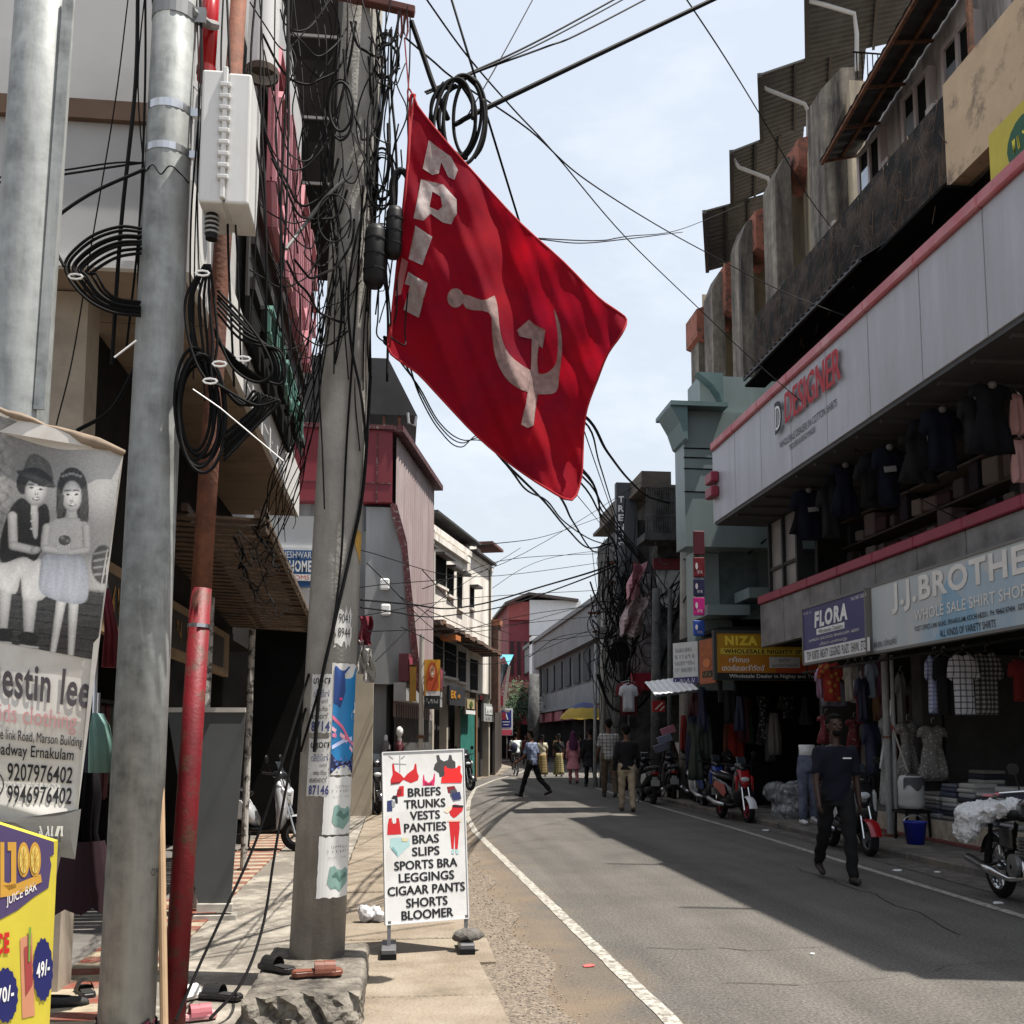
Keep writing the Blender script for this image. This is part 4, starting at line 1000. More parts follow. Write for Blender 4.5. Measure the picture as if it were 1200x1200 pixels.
# slatted wooden awning below the near soffit
aw = thing('wooden_awning', 'brown slatted wooden awning sagging over the left shops behind the red pipe', 'awning', (-1.7, 10.5, 2.8))
M_WOOD = mat('old_wood', (.075, .045, .028), .85, .3, 6, bump=.2, dirt=(.04, .028, .02), damt=.5, dscale=4)
ya, yb = 8.1, 13.0
za = at(322, 632, X=-1.1).z; 
b = MB()
for i in range(30):
    y = ya + (yb - ya) * i / 29
    b.obox(((-2.3 - 1.05) / 2, y, 3.22 - .012 * i), (.66, RN.uniform(-.02, .02), -.03 + RN.uniform(-.01, .01)), (0, .075, 0), (0, 0, .012))
make('slat', b, M_WOOD, aw)
b = MB()
for x, dz in ((-2.2, .06), (-1.65, .01), (-1.1, -.04)): b.bar((x, ya - .1, 3.24 + dz + .03), (x, yb + .1, 2.9 + dz + .03), .05, .06)
b.box(-1.08, ya - .1, 3.1, -1.03, ya + .1, 3.3)
make('beam', b, M_WOOD, aw)
b = MB(); b.bar((-1.04, ya - .1, 3.21), (-1.04, yb + .1, 2.87), .02, .1); make('edge_board', b, mat('grey_wood', (.14, .11, .08), .85, .25, 5), aw)

# ================================================================== maroon framed modern building
M_MAR = mat('maroon_panel', (.17, .022, .032), .45, .12, 2); M_MARD = mat('maroon_dark', (.075, .014, .018), .6, .25, 3, dirt=(.2, .17, .16), damt=.34, dscale=14, dsoft=.05)
mbld = thing('shop_building', 'maroon framed modern shop with ribbed grey front behind the concrete pole', 'building', (-1, 22, 0))
Ym = 21.5
mx = lambda px, y=Ym: at(px, 700, Y=y).x
mz = lambda py, y=Ym: at(450, py, Y=y).z
A0 = V((mx(457), Ym, 0)); A1 = V((at(502, 700, Y=26.0).x, 26.0, 0)); dA = A1 - A0; nA = V((dA.y, -dA.x, 0)).normalized()
def sideq(b, f0, f1, z0, z1, out=0.0, thick=.08):
    p, q = A0 + dA * f0 + nA * out, A0 + dA * f1 + nA * out
    b.obox((p + q) / 2 - nA * thick / 2 + V((0, 0, (z0 + z1) / 2)), (q - p) / 2, nA * thick / 2, (0, 0, (z1 - z0) / 2))
b = MB(); b.box(-5, Ym + .12, 0, A0.x - .05, 27, mz(512)); b.prism([(A0.x - .06, Ym + .12), (A1.x - .1, A1.y), (A1.x - .1, 29), (A0.x - .06, 29)], (0, 0, 0), (1, 0, 0), (0, 1, 0), (0, 0, 1), mz(514)); make('wall', b, mat('grey_ribbed', (.3, .31, .32), .6, .1, 1, dirt=(.2, .2, .2), damt=.42, dscale=1, streak=True), mbld)
b = MB(); b.box(-5, Ym - .25, mz(592), A0.x + .02, Ym + .1, mz(508)); make('maroon_frame', b, M_MAR, mbld, bevel=.01)
b = MB(); b.box(-5, Ym - .32, mz(508), A0.x + .05, Ym + .1, mz(503)); sideq(b, -.06, 1.08, mz(510), mz(503), .3, .5); make('roof_edge', b, M_MARD, mbld)
b = MB()
for x in (400, 420, 440): b.box(mx(x) - .012, Ym - .265, mz(592), mx(x) + .012, Ym - .25, mz(512))
b.box(-5, Ym - .265, mz(570) - .01, A0.x, Ym - .251, mz(570) + .01); make('panel_joint', b, M_MARD, mbld)
# side facade: pinkish ribbed sheet with a slanting dark maroon band
b = MB(); p = A0 + nA * .1 + V((0, 0, mz(840))); b.corr(p, dA, (0, 0, mz(512) - mz(840)), nA, .25, .03); make('ribbed_side', b, mat('dull_pink_sheet', (.4, .33, .33), .6, .1, 2, dirt=(.3, .22, .22), damt=.45, dscale=1.5, streak=True), mbld)
GRS = mat('grey_rib_side', (.3, .31, .32), .6, .1, 1, dirt=(.2, .2, .2), damt=.42, dscale=1, streak=True)
def pxz(pts): return [(mx(x), mz(y)) for x, y in pts]
b = MB(); b.prism(pxz([(428, 802), (489, 802), (479, 705), (473, 645), (463, 606), (457, 596), (428, 596)]), (0, Ym - .02, 0), (1, 0, 0), (0, 0, 1), (0, -1, 0), .1); make('grey_fin', b, GRS, mbld)
b = MB(); b.prism(pxz([(456, 590), (464, 594), (476, 636), (483, 700), (493, 788), (506, 812), (506, 830), (487, 806), (476, 706), (470, 646), (458, 606)]), (0, Ym + .1, 0), (1, 0, 0), (0, 0, 1), (0, -1, 0), .32); make('maroon_band', b, M_MARD, mbld)
b = MB(); b.corr((-5, Ym + .1, 2.6), (5 + A0.x, 0, 0), (0, 0, mz(592) - 2.6), (0, -1, 0), .25, .025); make('ribbed_front', b, mat('grey_rib_sheet', (.2, .205, .21), .6, .1, 1, dirt=(.15, .15, .15), damt=.42, dscale=1, streak=True), mbld)
b = MB(); b.box(mx(425), Ym - .03, mz(622), mx(447), Ym + .06, mz(593)); make('window', b, GLASS, mbld)
# lamps and boxes on the front
for px, py in ((451, 685), (452, 715)):
    b = MB(); p = at(px, py, Y=Ym - .1); b.box(p.x - .1, Ym - .2, p.z - .12, p.x + .1, Ym - .02, p.z + .12); make('wall_lamp', b, WHITE, mbld, bevel=.03)
# maroon letters board and shop below
t = thing('shop_sign', 'maroon letter board of raised dark red letters on the ribbed grey shop', 'sign', A0 + V((0, 0, 3)))
cvp = Canvas(lambda u, v, off=0: A0 + dA * u + V((0, 0, v)) + nA * (.5 + off), t, .02)
b = MB(); sideq(b, -.1, .85, mz(800), mz(768), .5, .2); make('panel', b, mat('maroon_board', (.12, .03, .04), .6, .2), t)
for i in range(7): cvp.scribble(-.08 + i * .13, mz(797), .03 + i * .13, mz(772), mat('maroon_letter', (.3, .06, .09), .5), 1, n=2, seed=i)
cvp.flush()
b = MB(); sideq(b, -.1, .9, mz(822), mz(801), .45, .25); make('canopy', b, mat('grey_canopy', (.3, .3, .3), .7, .1), mbld)
b = MB(); sideq(b, .02, .98, 0.05, mz(824), .12, .02); make('shopfront', b, mat('shutter_dim', (.08, .078, .075), .8, .3, 2), mbld)
b = MB(); b.box(mx(419), 19.9, .02, mx(441), 20.25, 2.9); make('pillar', b, mat('cream_wall_pillar', (.42, .37, .29), .85, .1), mbld)
# dark shed roof above it
rf = thing('shed_roof', 'black sheet lean-to roof with a bent gutter pipe above the maroon building', 'roof', (-.9, 22, 7.5))
p = [at(428, 432, Y=22.5), at(455, 420, Y=22.5), at(489, 487, Y=22.5), at(428, 487, Y=22.5)]
b = MB(); b.add([p[1] + V((-3, 0, 0)), p[1], p[2], p[2] + V((-3.2, 0, 0)), p[1] + V((-3, 3.5, 0)), p[1] + V((0, 3.5, 0)), p[2] + V((0, 3.5, 0)), p[2] + V((-3.2, 3.5, 0))], [(0, 1, 2, 3), (7, 6, 5, 4), (1, 5, 6, 2), (0, 4, 5, 1), (3, 2, 6, 7), (0, 3, 7, 4)]); make('roof_sheet', b, mat('black_sheet', (.02, .02, .021), .6, .3), rf)
b = MB(); b.tube([at(478, 484, Y=22.4), at(479, 496, Y=22.4), at(486, 499, Y=22.4), at(488, 488, Y=22.4)], .035, 6); make('gutter_pipe', b, paint(150, 152, 155), rf)
b = MB()
for x in (432, 450, 468): q = at(x, 487, Y=22.6); b.bar(q - V((0, 0, .9)), q, .06)
make('post', b, RUST, rf)

# ================================================================== sunlit white building along the bend
M_CREAM = mat('sunlit_white_wall', (.8, .76, .7), .9, .07, 1.2, bump=.1, bscale=20, dirt=(.4, .36, .32), damt=.36, dscale=1.3, streak=True)
wb = thing('white_building', 'sunlit cream white three storey building with narrow windows and roof sheds', 'building', (2, 36, 0))
B0, B1 = V((.95, 32, 0)), V((3.72, 40.4, 0)); dB = B1 - B0; nB = V((dB.y, -dB.x, 0)).normalized(); LB = dB.length
def wq(b, f0, f1, z0, z1, out=0.0, thick=.1):
    p, q = B0 + dB * f0 + nB * out, B0 + dB * f1 + nB * out
    b.obox((p + q) / 2 - nB * thick / 2 + V((0, 0, (z0 + z1) / 2)), (q - p) / 2, nB * thick / 2, (0, 0, (z1 - z0) / 2))
def wuz(px, py, out=0.0):
    """(fraction along the front, height) of the point of the white front seen at a pixel"""
    d = CROT @ V(((px - 600) / FPX, (PPY - py) / FPX, -1.0)); o = V((0, 0, CAM_H)); q = B0 + nB * out
    t_ = (q - o).dot(nB) / d.dot(nB); p = o + d * t_
    return (p - B0).dot(dB) / LB ** 2, p.z
HT = wuz(500, 610)[1]
b = MB(); b.prism([(B0.x, B0.y), (B1.x, B1.y), (B1.x - 5, B1.y + 1), (B0.x - 5, B0.y + 1)], (0, 0, 3.2), (1, 0, 0), (0, 1, 0), (0, 0, 1), 5.0)
b.prism([(B0.x - .45, B0.y), (B1.x - .45, B1.y), (B1.x - 5, B1.y + 1), (B0.x - 5, B0.y + 1)], (0, 0, 0), (1, 0, 0), (0, 1, 0), (0, 0, 1), 3.2)
make('wall', b, M_CREAM, wb)
for (xa, ya, xb, yb) in ((511, 650, 522, 690), (524, 665, 531, 700), (536, 672, 541, 715), (551, 688, 555, 714), (496, 640, 501, 668)):
    u0, zt = wuz(xa, ya); u1, zb = wuz(xb, yb)
    f = MB(); wq(f, u0, u1, zb, zt, .015, .05); wo = make('window', f, DARK, wb)
    f = MB(); wq(f, u0 - .01, u1 + .015, zt, zt + .08, .32, .32); make('sunshade', f, paint(70, 66, 64), wo)
    f = MB(); wq(f, u0 - .008, u1 + .008, zb - .08, zb, .1, .1); make('sill', f, M_CREAM, wo)
for (xa, ya, xb, yb) in ((488, 735, 503, 778), (507, 745, 518, 787), (521, 752, 534, 795), (537, 763, 545, 800), (551, 772, 559, 810)):
    u0, zt = wuz(xa, ya); u1, zb = wuz(xb, yb)
    f = MB(); wq(f, u0, u1, zb, zt, .015, .05); wo = make('window', f, DARK, wb)
    f = MB(); n_ = 7
    for k in range(n_): c = u0 + (u1 - u0) * (k + .5) / n_; wq(f, c - .0012, c + .0012, zb, zt, .05, .03)
    wq(f, u0, u1, (zb + zt) / 2 - .02, (zb + zt) / 2 + .02, .05, .03); make('grille', f, paint(60, 60, 62), wo)
    f = MB(); wq(f, u0 - .008, u1 + .008, zb - .08, zb, .1, .1); make('sill', f, M_CREAM, wo)
# ledge, tiled strip of awning and the roof sheds
b = MB(); u0, z_ = wuz(488, 728); u1, z2 = wuz(566, 768)
b2 = MB(); n_ = 26
for i in range(n_):
    f0, f1 = u0 + (u1 - u0) * i / n_, u0 + (u1 - u0) * (i + 1) / n_; z = z_ + (z2 - z_) * i / n_ + RN.uniform(-.05, .05)
    wq(b, f0, f1, z - .06, z + .06, .75, .75)
make('awning', b, mat('dirty_awning', (.09, .07, .06), .9, .4, 3, dirt=(.2, .1, .06), damt=.4), wb)
f0, zz = wuz(533, 748, .7); b = MB(); wq(b, f0 - .02, f0 + .05, zz - .06, zz + .1, .78, .5); make('orange_cover', b, mat('orange_tarp', (.5, .16, .05), .8, .2), wb)
b = MB(); wq(b, -.02, .55, HT - .5, HT - .3, .12, .15); make('ledge', b, M_CREAM, wb)
b = MB(); wq(b, .0, 1.0, 8.1, 8.3, .06, .25); make('parapet', b, M_CREAM, wb)
b = MB(); wq(b, .1, .62, 8.2, 8.7, -.5, 2.5); make('roof_shed', b, mat('shed_wall', (.12, .11, .1), .9, .3, 2), wb)
b = MB(); wq(b, .05, .72, 8.72, 8.8, .15, 3); wq(b, .6, .97, 8.32, 8.4, .25, 3); make('shed_roof', b, mat('shed_sheet', (.045, .042, .042), .7, .4, 3), wb)
b = MB(); wq(b, .66, .92, 8.3, 8.9, -.3, 3); make('water_tank_room', b, M_CREAM, wb)
b = MB(); wq(b, .84, 1.06, 9.0, 9.1, .35, 3); make('tile_roof', b, mat('dark_tile_roof', (.12, .05, .045), .8, .4, 4), wb)
b = MB(); wq(b, .93, .945, 3, 8.2, .08, .08); wq(b, .02, .03, 3, 8.1, .1, .1); make('drain_pipe', b, paint(120, 116, 110), wb)
b = MB(); wq(b, .955, 1.0, 2.5, 5.9, .35, .5); make('brick_pier', b, mat('brick_pier', (.13, .075, .06), .9, .3, 5), wb)
b = MB(); wq(b, .95, 1.005, 5.9, 6.15, .42, .65); make('pier_cap', b, mat('pier_cap_red', (.3, .12, .07), .8, .2), wb)
# lower shops: signs, shutters, posts
b = MB(); wq(b, .0, 1.0, .05, 3.0, -.35, .05); make('shopfront', b, mat('dim_shopfront', (.03, .029, .028), .8, .4, 1.5), wb)
PCR = mat('shop_pillar_cream', (.4, .36, .3), .85, .15)
for f_ in (.05, .24, .46, .7, .93): b = MB(); wq(b, f_, f_ + .02, 0.03, 3.2, .02, .25); make('shop_pillar', b, PCR, wb)
def wsign(label, xa, ya, xb, yb, m, out=.3, name='shop_sign', cat='sign'):
    u0, zt = wuz(xa, ya, out); u1, zb = wuz(xb, yb, out)
    p = B0 + dB * ((u0 + u1) / 2) + nB * out
    t = thing(name, label, cat, (p.x, p.y, zb))
    b = MB(); wq(b, u0, u1, zb, zt, out, .1); make('panel', b, m, t)
    q = B0 + nB * (out + .0); 
    return t, Canvas(lambda u, v, off=0: q + dB * (u0 + (u1 - u0) * u) + V((0, 0, zb + (zt - zb) * v)) + nB * off, t, .02)
t, cv = wsign('charcoal shop sign with gold letters left of the green shutter', 527, 803, 545, 828, mat('charcoal_sign', (.035, .035, .04), .5, .1))
cv.text('EK', .06, .35, .4, .75, paint(190, 130, 40), 1, bold=.04); cv.scribble(.45, .4, .65, .6, paint(190, 130, 40), 1, n=4); cv.flush()
t, cv = wsign('small cream sign over a white strip near the far end of the left shops', 545, 817, 557, 838, paint(80, 74, 66)); cv.rect(.15, .35, .85, .9, paint(170, 160, 120), 1, 'picture'); cv.rect(.05, .02, .95, .25, WHITE, 1, 'white_strip'); cv.ell(.5, .62, .15, .2, paint(70, 90, 40), 2); cv.flush()
t, cv = wsign('grey framed notice board hanging beyond the cream sign', 567, 824, 579, 846, paint(150, 152, 150), .1); cv.rect(.15, .4, .85, .85, paint(205, 208, 205), 1, 'picture'); cv.scribble(.2, .5, .8, .7, GL, 2, n=5); cv.scribble(.15, .12, .85, .3, GL, 1, n=8); cv.flush()
t = thing('roller_shutter', 'teal green shutter in the shade of the left shops', 'shutter', B0 + dB * .5)
u0, zt = wuz(530, 840, 0); u1, zb = wuz(545, 890, 0)
b = MB(); p = B0 + dB * .44 + nB * .03 + V((0, 0, .05)); b.corr(p, dB * .22, (0, 0, 2.5), nB, .25, .03); make('shutter', b, mat('teal_shutter', (.03, .17, .14), .6, .2), t)
b = MB(); wq(b, .435, .665, 2.55, 2.75, .06, .1); make('shutter_box', b, paint(60, 62, 60), t)
t = thing('orange_post', 'weathered orange wooden door post beyond the teal shutter', 'post', B0 + dB * .68 + nB * .05); b = MB(); wq(b, .672, .69, 0.03, 2.9, .08, .12); make('post', b, mat('orange_wood', (.2, .085, .03), .8, .3), t)
b = MB(); wq(b, .668, .694, 2.9, 3.0, .1, .16); make('cap', b, RUST, t)
# woman poster, hung perpendicular to the front
Yp = 20.7
def poster_pt(px, py): return at(px, py, Y=Yp)
t = thing('poster', 'hanging poster of a smiling woman in an orange headscarf on a yellow ground', 'poster', poster_pt(506, 831))
a, c = poster_pt(497, 831), poster_pt(516, 773); W, H = c.x - a.x, c.z - a.z
b = MB(); b.box(a.x, Yp, a.z, c.x, Yp + .06, c.z); make('panel', b, paint(196, 140, 40), t)
cv = Canvas(plane((a.x, Yp, a.z), (W, 0, 0), (0, 0, H)), t, .006)
SKIN_P = paint(190, 140, 110)
cv.rect(0, 0, 1, .27, INK, 1, 'black_strip'); cv.rect(.1, .27, 1, .36, paint(200, 196, 196), 1, 'white_strip'); cv.scribble(.15, .12, .9, .2, WHITE, 2, n=8)
cv.poly([(.12, .5), (.14, .72), (.25, .88), (.45, .96), (.65, .93), (.8, .8), (.86, .6), (.9, .45), (.8, .38), (.3, .36), (.15, .42)], paint(175, 70, 30), 2, 'picture')
cv.ell(.5, .76, .17, .13, SKIN_P, 3, 'picture'); cv.ell(.5, .715, .07, .018, WHITE, 4, 'picture'); cv.ell(.43, .79, .035, .012, INK, 4, 'picture'); cv.ell(.57, .79, .035, .012, INK, 4, 'picture'); cv.flush()
t = thing('banner_strip', 'narrow yellow ochre vertical banner left of the headscarf poster', 'banner', at(484, 828, Y=20.9)); a, c = at(480, 822, Y=20.9), at(488, 780, Y=20.9)
b = MB(); b.box(a.x, 20.9, a.z, c.x, 20.95, c.z); make('cloth', b, mat('ochre_cloth', (.36, .2, .04), .8, .2), t); b = MB(); b.bar((a.x - .02, 20.92, c.z), (c.x + .02, 20.92, c.z), .04); make('rod', b, RUST, t)
t = thing('shop_post', 'pale drain post standing below the headscarf poster', 'post', at(493, 905, Y=20.85)); p = at(493, 900, Y=20.85); b = MB(); b.tube([V((p.x, 20.85, .03)), V((p.x, 20.85, 3.6))], .05, 8); make('post', b, paint(170, 166, 158), t); b = MB(); b.box(p.x - .08, 20.78, 1.5, p.x + .08, 20.92, 1.56); make('clamp', b, RUST, t)
# torn bundle of posters on a bracket beside the concrete pole
t = thing('torn_flags', 'bundle of torn white and maroon bunting beside the concrete pole', 'bunting', at(425, 790, Y=17))
b = MB(); 
for (x0, y0, x1, y1) in ((420, 750, 428, 790), (428, 760, 438, 800)):
    gr = []
    for i in range(8):
        f = i / 7; gr.append([at(x0 + (x1 - x0) * k / 4 + 3 * math.sin(f * 5 + k), y0 + (y1 - y0) * f, Y=17 + .1 * math.sin(k * 2.1 + f * 4)) for k in range(5)])
    b.sheet(gr)
make('white_cloth', b, mat('torn_white', (.45, .44, .42), .9, .3, 8), t)
b = MB(); gr = []
for i in range(8):
    f = i / 7; gr.append([at(421 + 15 * k / 4 + 2 * math.sin(f * 6), 722 + 34 * f, Y=17.1 + .08 * math.sin(k * 2.4 + f * 3)) for k in range(5)])
b.sheet(gr); make('maroon_cloth', b, mat('torn_maroon', (.16, .02, .035), .9, .2), t)
# blue tarpaulin bundle further along
t = thing('tarpaulin', 'turquoise tarpaulin draped over a broken frame at the far end of the left shops', 'tarpaulin', at(585, 830, Y=50))
b = MB(); gr = []
for i in range(10):
    f = i / 9; gr.append([at(572 + 26 * k / 8 + (4 - 6 * f) * math.sin(k), 767 + (8 + 6 * math.sin(k * .9)) * f, Y=50 - 1.2 * f + .3 * math.sin(k * 1.4)) for k in range(9)])
b.sheet(gr); make('top_cloth', b, mat('turquoise_tarp', (.08, .32, .42), .6, .2, 1.5), t)
b = MB(); gr = []
for i in range(10):
    f = i / 9; gr.append([at(574 + (21 - 14 * f) * k / 8 + 4 * f + 1.5 * math.sin(k + f * 5), 778 + 45 * f, Y=49.2 + .3 * math.sin(k * 1.9 + f)) for k in range(9)])
b.sheet(gr); make('hanging_cloth', b, mat('grey_tarp', (.24, .28, .29), .8, .35, 3), t)
b = MB(); b.bar(at(590, 832, Y=50), at(597, 780, Y=50), .12); b.bar(at(560, 824, Y=50), at(597, 834, Y=50), .1); make('frame', b, paint(170, 160, 150), t)
# small tree at the bend
tr = thing('small_tree', 'small dark green tree between the left shops and the dark red building', 'tree', at(608, 880, Z=0))
p = at(606, 885, Y=66); p.z = 0
b = MB(); b.tube([p, p + V((.1, 0, 2)), p + V((-.1, .2, 4))], [.16, .12, .06], 8); b.tube([p + V((.05, 0, 2)), p + V((.7, .3, 3.6))], [.08, .03], 6); b.tube([p + V((.05, 0, 2.2)), p + V((-.8, -.2, 3.9))], [.08, .03], 6); make('trunk', b, RUST, tr)
b = MB()
for i in range(2600):
    c = RN.choice([(0, 0, 3.8), (.7, .2, 3.2), (-.8, 0, 3.5), (.2, .5, 4.6), (-.3, -.4, 2.9), (.9, -.3, 4.1)])
    q = p + V(c) + V((RN.gauss(0, .42), RN.gauss(0, .42), RN.gauss(0, .36))); s = RN.uniform(.05, .12)
    d1 = V((RN.gauss(0, 1), RN.gauss(0, 1), RN.gauss(0, .6))).normalized(); d2 = d1.orthogonal().normalized()
    b.add([q - d1 * s, q + d2 * s * .5, q + d1 * s, q - d2 * s * .5], [(0, 1, 2, 3)])
make('crown', b, mat('leaf_green', (.04, .075, .03), .7, .4, 2), tr)
# far end infill houses on the left after the bend
for i, (x0, y0, x1, y1, h, c, lab) in enumerate(((3.95, 41.5, 7.6, 55, 3.3, (70, 64, 60), 'low brown shop with a dark open front past the white building'), (5.6, 56, 9, 70, 3.0, (96, 40, 44), 'low maroon shop at the bend under the small tree'))):
    t = thing('corner_shop', lab, 'building', ((x0 + x1) / 2, y0, 0)); sh_ = 1.2 if i == 0 else 1.6
    b = MB(); b.add([(x0 - 4, y0, 0), (x0, y0, 0), (x1 - 2, y1, 0), (x0 - 4, y1, 0), (x0 - 4, y0, h), (x0, y0, h), (x1 - 2, y1, h), (x0 - 4, y1, h)], [(0, 3, 2, 1), (4, 5, 6, 7), (0, 1, 5, 4), (1, 2, 6, 5), (2, 3, 7, 6), (3, 0, 4, 7)]); make('wall', b, paint(*c), t)
    b = MB(); b.box(x0 - 1.2, y0 - .3, h - .5, x0 + .3, y0 - .02, h - .1); make('sign_band', b, paint(150, 40, 60), t)
    b = MB(); b.box(x0 - 1.2, y0 - .03, .1, x0 - .1, y0 - .005, h - .6); make('doorway', b, DARK, t)
t = thing('street_shop', 'row of dim crimson fronted shops closing the street behind the crowd', 'building', (8, 74, 0))
b = MB(); b.box(6.5, 74, 0, 10.0, 78, 4.2); make('wall', b, paint(70, 66, 68), t)
b = MB(); b.box(6.6, 73.8, 2.5, 9.9, 73.97, 3.3); make('sign_band', b, paint(130, 24, 48), t)
b = MB(); b.box(6.8, 73.96, .1, 9.7, 73.99, 2.4); make('doorway', b, DARK, t)
cv = Canvas(plane((6.6, 73.8, 2.5), (1, 0, 0), (0, 0, 1)), t, .02); cv.scribble(.4, .2, 2.9, .6, WHITE, 1, n=8); cv.flush()
# ================================================================== poles on the left pavement
def taper_pole(name, label, p_top, r_top, p_bot, r_bot, m, cat='pole', up=1.5, n=20):
    p_top, p_bot = V(p_top), V(p_bot); d = (p_top - p_bot); top = p_top + d.normalized() * up
    base = p_bot + d * ((.0 - p_bot.z) / d.z)
    t = thing(name, label, cat, (base.x, base.y, 0))
    b = MB(); b.tube([base, base.lerp(top, .33), base.lerp(top, .66), top], [r_bot, r_bot + (r_top - r_bot) * .33, r_bot + (r_top - r_bot) * .66, r_top], n); make('shaft', b, m, t, smooth=True)
    return t, base, top
def band(t, c, d, r, h, m, name='clamp_band', lug=True):
    d = V(d).normalized(); b = MB(); b.tube([c - d * h / 2, c + d * h / 2], r, 24)
    if lug: b.obox(c + V((r + .02, -.02, 0)), (.03, 0, 0), (0, .015, 0), (0, 0, h * .5))
    make(name, b, m, t)
# far left galvanized pole carrying the cloth banner
p1t, p1b = at(53, 0, Y=4.95), at(20, 480, Y=4.95)
tp, bs, tt = taper_pole('steel_pole', 'thick galvanized steel pole at the far left behind the kids clothing banner', p1t, .133, p1b, .143, GALV)
b = MB(); b.bar(at(80, 0, Y=4.86), at(46, 480, Y=4.86), .012, .05); make('seam', b, GALV, tp)
p2t, p2b = at(206, 0, Y=5.5), at(149, 1180, Y=5.5)
tp2, bs2, tt2 = taper_pole('steel_pole', 'galvanized steel pole with shiny strap bands in front of the white cable box', p2t, .111, p2b, .139, GALV)
ax2 = lambda py: p2b.lerp(p2t, (1180 - py) / 1180)
d2 = p2t - p2b
for py, h, m_, r in ((22, .09, mat('dull_steel_band', (.22, .22, .22), .45, .2, metal=.6), .122), (147, .045, STEEL, .122), (200, .04, STEEL, .124)): band(tp2, ax2(py), d2, r, h, m_)
b = MB(); b.tube([ax2(22) + V((.1, -.05, 0)), at(243, 28, Y=5.6), at(252, 30, Y=5.7)], .028, 8); make('bracket_arm', b, mat('dull_steel_arm', (.25, .25, .25), .5, metal=.5), tp2)
b = MB(); b.tube(spline([ax2(232) + V((-.125, -.03, 0)), ax2(228) + V((-.05, -.13, 0)), ax2(240) + V((0, -.14, 0)), ax2(228) + V((.05, -.13, 0)), ax2(236) + V((.126, -.03, 0))]), .004, 4); make('tie_wire', b, CABLE, tp2)
b = MB()
for i in range(9):
    a0 = i * .7; c = ax2(1180) + V((.143 * math.cos(a0), .143 * math.sin(a0), 0))
gr = [[V((bs2.x, bs2.y, 0)) + V(((.142 + .012 * math.sin(k * 2.2 + j)) * math.cos(2 * math.pi * k / 22), (.142 + .012 * math.sin(k * 2.2 + j)) * math.sin(2 * math.pi * k / 22), .03 + .035 * j + .012 * math.sin(k * 1.3))) for k in range(23)] for j in range(3)]
b.sheet(gr); make('cloth_wrap', b, mat('maroon_rag', (.08, .012, .025), .9, .3, 8), tp2)
# scrawled marker numbers low on the pole
cv = Canvas(lambda u, v, off=0: (lambda c: c + V((.142 * math.sin(u), -.142 * math.cos(u), 0)) * (1 + off))(ax2(v * -1)), tp2, .02)
cv.text('OM', .85, -1038, 1.2, -1030, INK, 1, 'scrawl'); cv.flush()
# red and rusty pipe
pr = [at(203, 1188, Y=5.62), at(236, 690, Y=5.68), at(258, 330, Y=5.74), at(281, -20, Y=5.8)]
pr[0].z = .02
tpp = thing('rusty_pipe', 'leaning steel pipe, dark red below and rusty orange above', 'pipe', pr[0])
b = MB(); b.tube([pr[0], pr[0].lerp(pr[1], .5), pr[1]], [.062, .06, .056], 16); make('painted_length', b, mat('dark_red_paint', (.15, .006, .011), .55, .3, 5, bump=.15, bscale=60, dirt=(.09, .03, .02), damt=.42, dscale=9, dsoft=.05), tpp, smooth=True)
b = MB(); b.tube([pr[1], pr[1].lerp(pr[2], .5), pr[2], pr[3]], [.0555, .054, .05, .047], 16); make('rusty_length', b, mat('orange_rust', (.17, .065, .035), .85, .4, 12, bump=.3, dirt=(.075, .032, .024), damt=.5, dscale=6, streak=True), tpp, smooth=True)
band(tpp, pr[1].lerp(pr[0], .09), pr[1] - pr[0], .061, .02, STEEL, 'wire_tie', False)
t = thing('red_pipe', 'short glossy red pipe behind the clamp at the top left', 'pipe', at(243, 90, Y=5.75))
b = MB(); b.tube([at(241, 95, Y=5.75), at(250, -40, Y=5.75)], .05, 14); make('pipe', b, mat('gloss_red', (.38, .008, .012), .2, .1), t, smooth=True); b = MB(); b.tube([at(241.5, 88, Y=5.75), at(242, 80, Y=5.75)], .056, 14); make('collar', b, mat('collar_red', (.25, .008, .012), .4), t)
t = thing('white_pipe', 'wide white plastic pipe with a dark open end above the pink letters', 'pipe', at(309, 95, Y=6.3))
pa, pb = at(307, 88, Y=6.3), at(313, -40, Y=6.3)
b = MB(); b.tube([pa, pb], .1, 20, caps=False); b.tube([pa + V((0, 0, .01)), pb], .088, 20, caps=False); make('pipe', b, mat('white_pvc', (.6, .6, .6), .35, .06, 3, dirt=(.3, .26, .22), damt=.3), t, smooth=True)
b = MB(); b.tube([pa - V((0, 0, .015)), pa + V((0, 0, .03))], .106, 20, caps=False); b.tube([pa + V((0, 0, .05)), pa + V((0, 0, .06))], .086, 16); make('dark_rim', b, mat('grimy_rim', (.06, .04, .03), .9), t)
